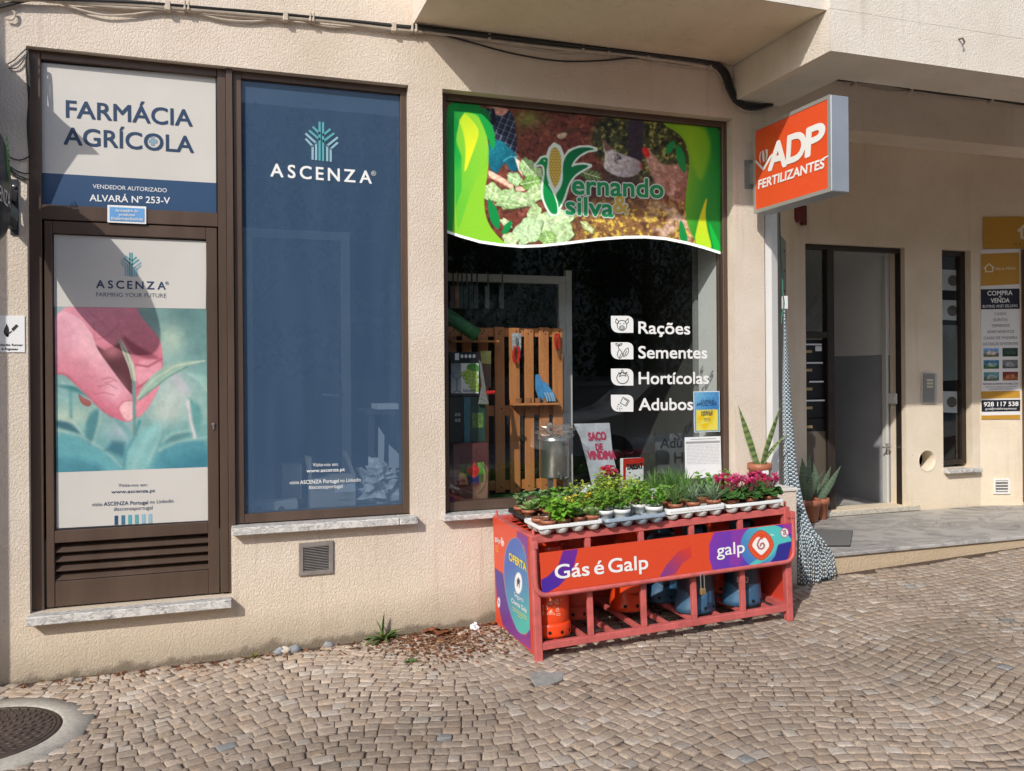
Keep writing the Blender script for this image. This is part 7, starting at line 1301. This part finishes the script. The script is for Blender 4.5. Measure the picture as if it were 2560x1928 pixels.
def paint_red(X, Y):
    a = Art(X, Y, (104, 60, 58)); a.grad([(175, 1000), (515, 980), (515, 1200), (175, 1200)], (104, 62, 62), (92, 48, 46), (300, 990), (300, 1200), 2); a.fill([(430, 1420), (515, 1150), (520, 1540), (440, 1550), (380, 1480)], (186, 160, 130), 20, .7); a.fill([(225, 1440), (515, 1400), (515, 1560), (225, 1560)], (140, 110, 92), 20, .6)
    a.fill([(230, 1190), (470, 1185), (472, 1370), (230, 1392)], (96, 110, 70), 3); a.fill([(410, 1180), (475, 1170), (490, 1290), (430, 1290)], (120, 178, 80), 5); a.fill([(228, 1270), (300, 1290), (315, 1390), (230, 1395)], (236, 196, 130), 4); a.spot((270, 1360), (30, 24), (214, 90, 110)); a.fill([(310, 1310), (430, 1310), (420, 1380), (330, 1385)], (62, 60, 130), 5); n = fbm(X, Y, 14, 4); m = np.clip(.5-sdf(X, Y, [(230, 1190), (472, 1185), (472, 1370), (230, 1392)])/4, 0, 1); a.c = a.c*(1-m[..., None]*.5*(n[..., None]-.2))
    a.fill([(300, 1260), (330, 1195), (352, 1225), (380, 1165), (398, 1210), (430, 1225), (425, 1280), (372, 1345), (340, 1290)], (200, 44, 50), 3); a.line([(380, 1175), (365, 1340)], 3, (240, 120, 110), 2)
    a.line(arc(350, 1320, 150, 190, -170, 60, 30), 6, (60, 36, 34), 3); a.line(bez((400, 1050), (380, 1120), (470, 1130), (480, 1180)), 8, (70, 40, 40), 3); a.line(bez((440, 1040), (400, 1030), (390, 1090)), 7, (70, 40, 40), 3); return a.c
t, pl = vbox('wine_carton', (175, 980, 516, 1562), YV-.04, .2, mat('brown red carton', C8(98, 56, 54), .45), 'large brown red wine carton with a red vine leaf picture on the display floor', 'carton'); print_mesh('picture', pl, zV, (228, 984), (515, 982), (228, 1560), (515, 1556), 50, 90, paint_red, M_PRINT, t, e=.002)
pl = PY(.52); t = thing('hook_pack', pl(zV(490, 420)), 'small hanging blister pack with a yellow header beside the grape carton', 'packet'); b = MB(); b.prism([pl(zV(*p)) for p in [(425, 72), (546, 70), (545, 440), (470, 400), (440, 200)]], (0, .004, 0)); obj('card', b, mat('brown card', C8(128, 100, 84), .7), t); b = MB(); flat(b, [(440, 72), (546, 70), (544, 200), (452, 190)], pl, .002, None, zV); obj('header', b, mat('white yellow header', C8(206, 196, 120), .5, var=.3, vs=20), t)
pl = PY(.29); t = thing('silver_bag', pl(zV(470, 600)), 'shiny clear foil bag hanging beside the grape carton', 'bag'); b = MB(); b.prism([pl(zV(*p)) for p in [(425, 160), (455, 180), (490, 400), (525, 600), (470, 602), (420, 600), (455, 420)]], (0, .02, 0)); obj('foil', b, mat('crumpled foil', (.62, .62, .6), .22, .8, bump=.004, bs=40), t, bevel=.004); b = MB(); p = pl(zV(540, 485)); b.tube([p-np.array((.03, 0, 0)), p+np.array((.03, 0, .004))], .014, 10); obj('red_cap', b, RED, t)
pl = PY(.45); t = thing('green_roll', pl(zE(170, 430)), 'green rolled plastic sheet leaning at the upper left of the shop window', 'roll'); b = MB(); b.tube([pl(zE(20, 340), 0), pl(zE(262, 505), .05)], .048, 20); obj('roll', b, mat('green plastic sheet', C8(62, 120, 74), .5, var=.12, vs=8), t, smooth=40)
pl = PY(.62); t = thing('hanging_tools', pl(zE(140, 300)), 'dark cluster of tools hanging from the aluminium frame at the upper left', 'tools')
for k, (x, c_) in enumerate([(95, (.10, .06, .05)), (125, (.3, .16, .09)), (150, (.05, .08, .08)), (180, (.04, .07, .06)), (212, (.04, .05, .05)), (245, (.08, .09, .09)), (315, (.16, .17, .17)), (405, (.12, .13, .13))]):
    b = MB(); b.tube([pl(zE(x, 112)), pl(zE(x+6, 100)), pl(zE(x+14, 112)), pl(zE(x+13, 200))], .006, 6); b.box(np.array(pl(zE(x-4, 330))), np.array(pl(zE(x+22, 190)))+(0, .02, 0)); obj('tool', b, mat('hung tool %d' % k, c_, .5, var=.3, vs=20), t)
# leaning printed vintage bag, small fertiliser packet, papers
pl = Plane((0, .40, ZD), (0, -.95, .31), (1, 0, 0), (0, .31, .95)); t = thing('printed_bag', pl(zF(250, 1480)), 'leaning clear plastic harvest bag printed in red with SACO DE VINDIMA', 'bag'); b = MB(); Pc = [(88, 1062), (315, 1056), (335, 1250), (380, 1440), (400, 1540), (230, 1560), (170, 1300), (130, 1150)]; b.prism([pl(zF(*p)) for p in Pc], (0, .012, .004)); obj('plastic', b, mat('milky plastic', (.46, .47, .52), .25, var=.25, vs=9, coat=.6, bump=.002, bs=18), t, bevel=.003)
CRIM = mat('crimson print', C8(176, 56, 88), .5); text('lettering', 'SACO', pl, zF(183, 1165), zF(292, 1158), 19, CRIM, t, .003, .05); text('lettering', 'DE', pl, zF(228, 1226), zF(270, 1222), 15, CRIM, t, .003, .05); text('lettering', 'VINDIMA', pl, zF(180, 1284), zF(352, 1280), 20, CRIM, t, .003, .05); b = MB()
for x, y, q_ in [(270, 1360, 24), (300, 1380, 22), (255, 1400, 22), (290, 1415, 24), (325, 1400, 20), (310, 1440, 22), (280, 1450, 20), (330, 1350, 26), (300, 1470, 18)]: stroke(b, [zF(*p) for p in arc(x, y, q_*.8, q_, n=14)], .006, pl, .003, None, None, True)
flat(b, [(245, 1345), (290, 1318), (345, 1322), (300, 1350)], pl, .003, None, zF); obj('grape_print', b, CRIM, t)
pl = PY(.30); t = thing('seed_packet', pl(zF(460, 1420)), 'red and white fertiliser packet standing behind the herbs', 'packet'); b = MB(); a, c_ = pl(zF(398, 1480)), pl(zF(530, 1275)); b.box(a, c_+np.array((0, .05, 0))); obj('packet', b, M_WHITEP, t, bevel=.006); b = MB(); flat(b, [(398, 1280), (530, 1272), (530, 1322), (398, 1334)], pl, .002, None, zF); flat(b, [(398, 1330), (415, 1330), (415, 1478), (398, 1478)], pl, .002, None, zF); obj('red_print', b, RED, t); text('lettering', 'TABSAT', pl, zF(420, 1348), zF(522, 1340), 13, MATS['black print'], t, .003, .05)
pl = PY(.42); t = thing('paper_bag', pl(zF(150, 1500)), 'crumpled white paper on the turf below the harvest bag', 'paper'); P = pl(zF(140, 1495)); b = MB(); b.blob((P[0]+.02, .34, ZD+.03), (.09, .05, .035), .45, 14, 8, seed=5); obj('paper', b, M_WHITEP, t)
# aluminium partition inside, side wall, counter shapes in the dark
t = thing('aluminium_partition', at(1424, 1000, .95), 'white aluminium glazed partition frame inside the shop behind the pallet', 'partition'); Y = .95; pl = PY(Y); b = MB(); x0, x1 = pl(zE(822, 600))[0], pl(zE(860, 600))[0]; b.box((x0, Y, ZD), (x1, Y+.05, pl(zE(840, 90))[2])); obj('post', b, M_WHITE, t, bevel=.003); b = MB(); zt_ = pl(zE(600, 130))[2]; b.box((1.36, Y+.002, zt_-.05), (x0-.001, Y+.045, zt_+.01)); b.box((x0-.06, Y+.001, ZD), (x0-.001, Y+.046, zt_-.051)); obj('rail', b, M_WHITE, t, bevel=.003); b = MB(); b.poly([(1.36, Y+.02, ZD), (x0-.062, Y+.02, ZD), (x0-.062, Y+.02, zt_-.052), (1.36, Y+.02, zt_-.052)]); obj('glass', b, M_GLASS, t)
b = MB(); xq = pl(zE(810, 800))[0]; b.box((xq-.012, Y-.02, pl(zE(810, 980))[2]), (xq+.012, Y-.004, pl(zE(810, 640))[2])); obj('handle', b, M_WHITEP, t)
b = MB(); b.box((3.50, .18, ZD), (3.55, .44, 3.4)); obj('window_reveal', b, mat('white interior paint', (.70, .71, .70), .6), BLD)
t = thing('side_door_glazing', (3.5, .5, ZD), 'grey glazed side door frame seen through the right end of the shop window', 'door'); b = MB(); pl = PY(.5)
for x0, x1 in ((845, 895),): b.box((pl(zF(x0, 500))[0], .48, ZD), (pl(zF(x1, 500))[0], .52, 2.66))
b.box((pl(zF(895, 40))[0], .48, 2.6), (3.6, .52, 2.66)); obj('frame', b, mat('mid grey aluminium', (.34, .345, .34), .45, .2), t); b = MB(); b.box((pl(zF(896, 500))[0], .50, ZD), (3.6, .505, 2.6)); obj('glass', b, MATS['dark glass'], t)
t = thing('sign_board', (3.0, .8, ZD), 'dim grey display board behind the potted plants inside the shop', 'board'); pl = PY(.75); b = MB(); b.prism([pl(zF(*p)) for p in [(600, 1122), (780, 1118), (790, 1440), (625, 1440)]], (0, .02, 0)); obj('board', b, mat('grey board', (.12, .125, .13), .5), t); text('lettering', 'Adu', pl, zF(632, 1214), zF(770, 1206), 24, MATS['black print'], t, .002, .02)
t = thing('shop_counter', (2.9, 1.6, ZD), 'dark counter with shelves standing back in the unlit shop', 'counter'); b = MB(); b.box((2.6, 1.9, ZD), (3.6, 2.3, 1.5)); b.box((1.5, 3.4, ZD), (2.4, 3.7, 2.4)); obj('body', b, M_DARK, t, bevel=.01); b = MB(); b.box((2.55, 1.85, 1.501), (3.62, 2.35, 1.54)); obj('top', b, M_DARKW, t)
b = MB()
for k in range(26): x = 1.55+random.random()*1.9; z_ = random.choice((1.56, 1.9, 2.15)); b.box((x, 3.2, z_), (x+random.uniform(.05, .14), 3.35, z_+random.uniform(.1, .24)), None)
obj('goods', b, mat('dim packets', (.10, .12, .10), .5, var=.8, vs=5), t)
# behind the blue film
Y = .85; pl = PY(Y); t = thing('inner_door', pl(zC(430, 1600)), 'white framed inner door showing faintly through the blue window', 'door'); b = MB(); x0, x1, x2, x3 = pl(zC(118, 1200))[0], pl(zC(176, 1200))[0], pl(zC(725, 1300))[0], pl(zC(782, 1300))[0]; zt_ = pl(zC(400, 1055))[2]
b.box((x0, Y, ZD), (x1, Y+.05, zt_)); b.box((x2, Y, ZD), (x3, Y+.05, zt_)); b.box((x1, Y+.001, zt_-.06), (x2, Y+.049, zt_)); obj('frame', b, M_WHITE, t); b = MB(); b.box((x1, Y+.02, ZD), (x2, Y+.03, zt_-.061)); obj('leaf', b, mat('grey blue door leaf', (.10, .11, .12), .5), t); b = MB(); P = pl(z4(700, 445)); b.tube([P+(0, -.02, 0), P+(-.03, -.05, 0), P+(-.14, -.05, .003)], .012, 8); obj('handle', b, M_STEEL, t, smooth=1)
KRAFT = mat('pale cardboard', (.52, .47, .40), .8, var=.1, vs=8)
def sbox(P, Y, d, label, m): pl = PY(Y); a, c_ = pl(z4(P[0], P[3])), pl(z4(P[2], P[1])); t = thing('storage_box', ((a[0]+c_[0])/2, Y, a[2]), label, 'box'); b = MB(); b.box((a[0], Y, a[2]), (c_[0], Y+d, c_[2])); obj('carton', b, m, t, bevel=.003); return t, pl, a, c_
t, pl, a, c_ = sbox((520, 935, 785, 1135), .30, .25, 'open cardboard box behind the blue window', KRAFT); b = MB(); b.prism([(a[0], .31, c_[2]), (a[0], .31, c_[2]+.14), (a[0]-.03, .5, c_[2]+.14), (a[0], .5, c_[2])], (.004, 0, 0)); b.prism([(c_[0], .31, c_[2]), (c_[0]-.06, .31, c_[2]+.17), (c_[0]-.06, .5, c_[2]+.15), (c_[0], .5, c_[2])], (.004, 0, 0)); obj('flap', b, KRAFT, t); b = MB(); flat(b, [(660, 985), (780, 975), (782, 1020), (662, 1028)], pl, .002, None, z4); obj('label_print', b, M_WHITEP, t)
sbox((345, 858, 462, 1075), .42, .2, 'tall pale cardboard box left of the open one behind the blue window', KRAFT)
t, pl, a, c_ = sbox((160, 1075, 440, 1168), .24, .14, 'pale ribbed crate low at the left behind the blue window', mat('pale ribbed crate', (.55, .55, .5), .7, var=.1, vs=10)); b = MB()
for x in (200, 342): b.blob(pl(z4(x, 1125), .003), (.018, .006, .018), 0, 10, 6)
obj('hole', b, M_DARK, t)
pl = PY(.32); P = pl(z4(930, 1050)); t = thing('white_sack', (P[0], .34, ZD), 'crumpled white plastic sack at the lower right behind the blue window', 'sack'); b = MB(); b.blob((P[0]+.005, .36, ZD+.11), (.125, .09, .14), .45, 34, 22, seed=21); b.blob((P[0]-.02, .33, ZD+.21), (.075, .06, .085), .6, 26, 16, seed=22); obj('sack', b, mat('white plastic sack', (.66, .67, .66), .35, var=.25, vs=18, bump=.01, bs=28), t)
t = thing('store_table', (1.05, .7, ZD), 'dark table with papers behind the right part of the blue window', 'table'); pl = PY(.6); b = MB(); zt_ = pl(z4(940, 530))[2]; x0, x1 = pl(z4(830, 530))[0], 1.24; b.box((x0, .5, zt_-.03), (x1, .9, zt_)); obj('top', b, M_DARKW, t)
for x in (x0+.02, x1-.06): b = MB(); b.box((x, .52, ZD), (x+.04, .56, zt_-.031)); obj('leg', b, M_DARKW, t)
t2 = thing('paper_stack', (x0+.15, .6, zt_), 'stack of white papers on the dark table behind the blue window', 'papers'); b = MB(); b.box((x0+.08, .51, zt_+.001), (1.22, .75, zt_+.035)); obj('sheets', b, M_WHITEP, t2); b = MB(); flat(b, [(918, 632), (955, 690), (950, 880), (916, 880)], PY(.45), 0, None, z4); flat(b, [(980, 740), (1045, 800), (1045, 880), (980, 880)], PY(.45), 0, None, z4); t3 = thing('paper_sheet', (1.05, .45, 1.1), 'white sheets standing behind the sack at the right of the blue window', 'papers'); obj('sheets', b, M_WHITEP, t3)

# ================================================================== the street behind the camera (seen only in the glass)
def crown(name, c, R, n, cols, ls):
    b = MB(); b.col = (.05, .09, .03)
    lobes = [(np.array((random.gauss(0, .45), random.gauss(0, .4), random.uniform(-.6, .7)))*np.array(R), random.uniform(.35, .6)) for _ in range(12)]
    for i in range(n):
        l, k = random.choice(lobes); d = rng.normal(size=3); d /= np.linalg.norm(d); p = np.array(c)+l+d*np.array(R)*k*random.uniform(.7, 1.05); b.leaf(p, rng.normal(size=3), ls*random.uniform(.6, 1.4), ls*.55, .4, 2, None, gcol(random.choice(cols), .4))
    return b
def tree(x, y, H, label):
    t = thing('street_tree', (x, y, gz(4, -6)), label, 'tree', 'street trees across the road'); b = MB(); z = gz(4, -6)-.2; b.tube([(x, y, z), (x+.1, y, z+H*.25), (x-.05, y+.1, z+H*.5), (x, y, z+H*.75)], [.24, .2, .15, .06], 10)
    for k in range(5): a = k*1.3; b.tube([(x, y, z+H*(.3+.06*k)), (x+math.cos(a)*H*.2, y+math.sin(a)*H*.2, z+H*(.5+.07*k))], [.09, .03], 6)
    obj('trunk', b, mat('grey brown bark', (.10, .075, .055), .9, var=.4, vs=12, bump=.01, bs=30), t, smooth=60); obj('crown', crown('crown', (x, y, z+H*.62), (H*.36, H*.3, H*.36), 9000, [(.05, .09, .025), (.035, .07, .02), (.07, .11, .035)], .17), M_LEAF, t)
for x, y, H, l in [(-6, -16, 8.0, 'dark leafy street tree across the road, far left'), (0, -17, 8.6, 'dark leafy street tree across the road, left of the car'), (6, -16, 8.2, 'dark leafy street tree across the road behind the car'), (12, -17, 8.4, 'dark leafy street tree across the road, right of the car'), (18, -16, 8, 'dark leafy street tree across the road, far right')]: tree(x, y, H, l)
M_OPP = stucco('opposite house render', (.60, .55, .48), dirt=False, stain=False); t = thing('opposite_house', (5, -24, -.2), 'long plain house row across the road behind the trees', 'building'); b = MB(); b.box((-26, -26, -.4), (44, -24, 10.5)); obj('wall', b, M_OPP, t)
for i in range(14):
    for z_ in (1.2, 4.4, 7.4): b = MB(); b.box((-24+i*4.7, -24.02, z_), (-22.6+i*4.7, -23.96, z_+1.7)); obj('window', b, MATS['dark glass'], t)
t = thing('garden_wall', (5, -14, -.2), 'long grey garden wall with hedge across the road', 'wall'); b = MB(); b.box((-16, -14.2, -.3), (30, -13.9, 1.5)); obj('masonry', b, mat('grey rendered wall', (.20, .19, .175), .9, var=.3, vs=2), t); b = MB(); b.col = (.04, .08, .02)
for i in range(9000): b.leaf((random.uniform(-16, 30), random.uniform(-14.6, -13.9), 1.3+random.random()*1.5), rng.normal(size=3), .22, .12, .4, 2, None, gcol((.045, .085, .025), .4))
obj('hedge', b, M_LEAF, t)
t = thing('parked_car', (7.5, -8, gz(4, -6)-.12), 'silver grey estate car parked at the kerb across from the shop', 'car'); x0 = 5.3; zc = gz(4, -6)-.11; yc = -8.0
prof = [(0, .32), (.02, .62), (.10, .78), (.95, .95), (1.15, 1.02), (1.75, 1.48), (2.0, 1.56), (3.2, 1.58), (3.9, 1.50), (4.25, 1.05), (4.36, .95), (4.40, .5), (4.34, .32)]; b = MB(); n = len(prof)
for yy, k in [(-.80, .0), (-.86, .0), (-.86, 0), (.86, 0), (.86, 0), (.80, 0)]: b.add([(x0+px, yc+yy*(1 if pz < 1.0 else .86 if pz < 1.3 else .74), zc+pz*1.05) for px, pz in prof], [])
b.f = [[j*n+i, j*n+(i+1) % n, (j+1)*n+(i+1) % n, (j+1)*n+i] for j in range(5) for i in range(n)]+[list(range(n))[::-1], list(range(5*n, 6*n))]; b.m = [0]*len(b.f); obj('car_body', b, mat('silver car paint', (.66, .67, .68), .25, .3, coat=.6), t, smooth=35, bevel=.03, bseg=2)
for side in (1, -1):
    for P in ([(1.28, 1.06), (1.80, 1.44), (2.30, 1.49), (2.32, 1.04)], [(2.42, 1.04), (2.40, 1.49), (3.18, 1.50), (3.24, 1.04)], [(3.34, 1.04), (3.28, 1.49), (3.78, 1.44), (4.08, 1.06)]):
        b = MB(); b.prism([(x0+px, yc+side*(.86*(1 if pz < 1.1 else .78)), zc+pz*1.05) for px, pz in P], (0, side*.01, 0)); obj('side_window', b, MATS['dark glass'], t)
    for wx in (.85, 3.55):
        b = MB(); b.T = Matrix.Translation((x0+wx, yc+side*.80, zc+.33)) @ Matrix.Rotation(math.pi/2, 4, 'X'); b.lathe((0, 0, 0), [(.2, -.1), (.31, -.1), (.33, -.07), (.33, .07), (.31, .1), (.2, .1)], 28); wl = obj('wheel', b, M_BLACK, t, smooth=40); b = MB(); b.T = Matrix.Translation((x0+wx, yc+side*.80, zc+.33)) @ Matrix.Rotation(math.pi/2, 4, 'X'); b.lathe((0, 0, 0), [(.0001, -.105), (.2, -.095), (.2, .095), (.0001, .105)], 20); obj('rim', b, M_STEEL, wl)
bpy.context.view_layer.update()
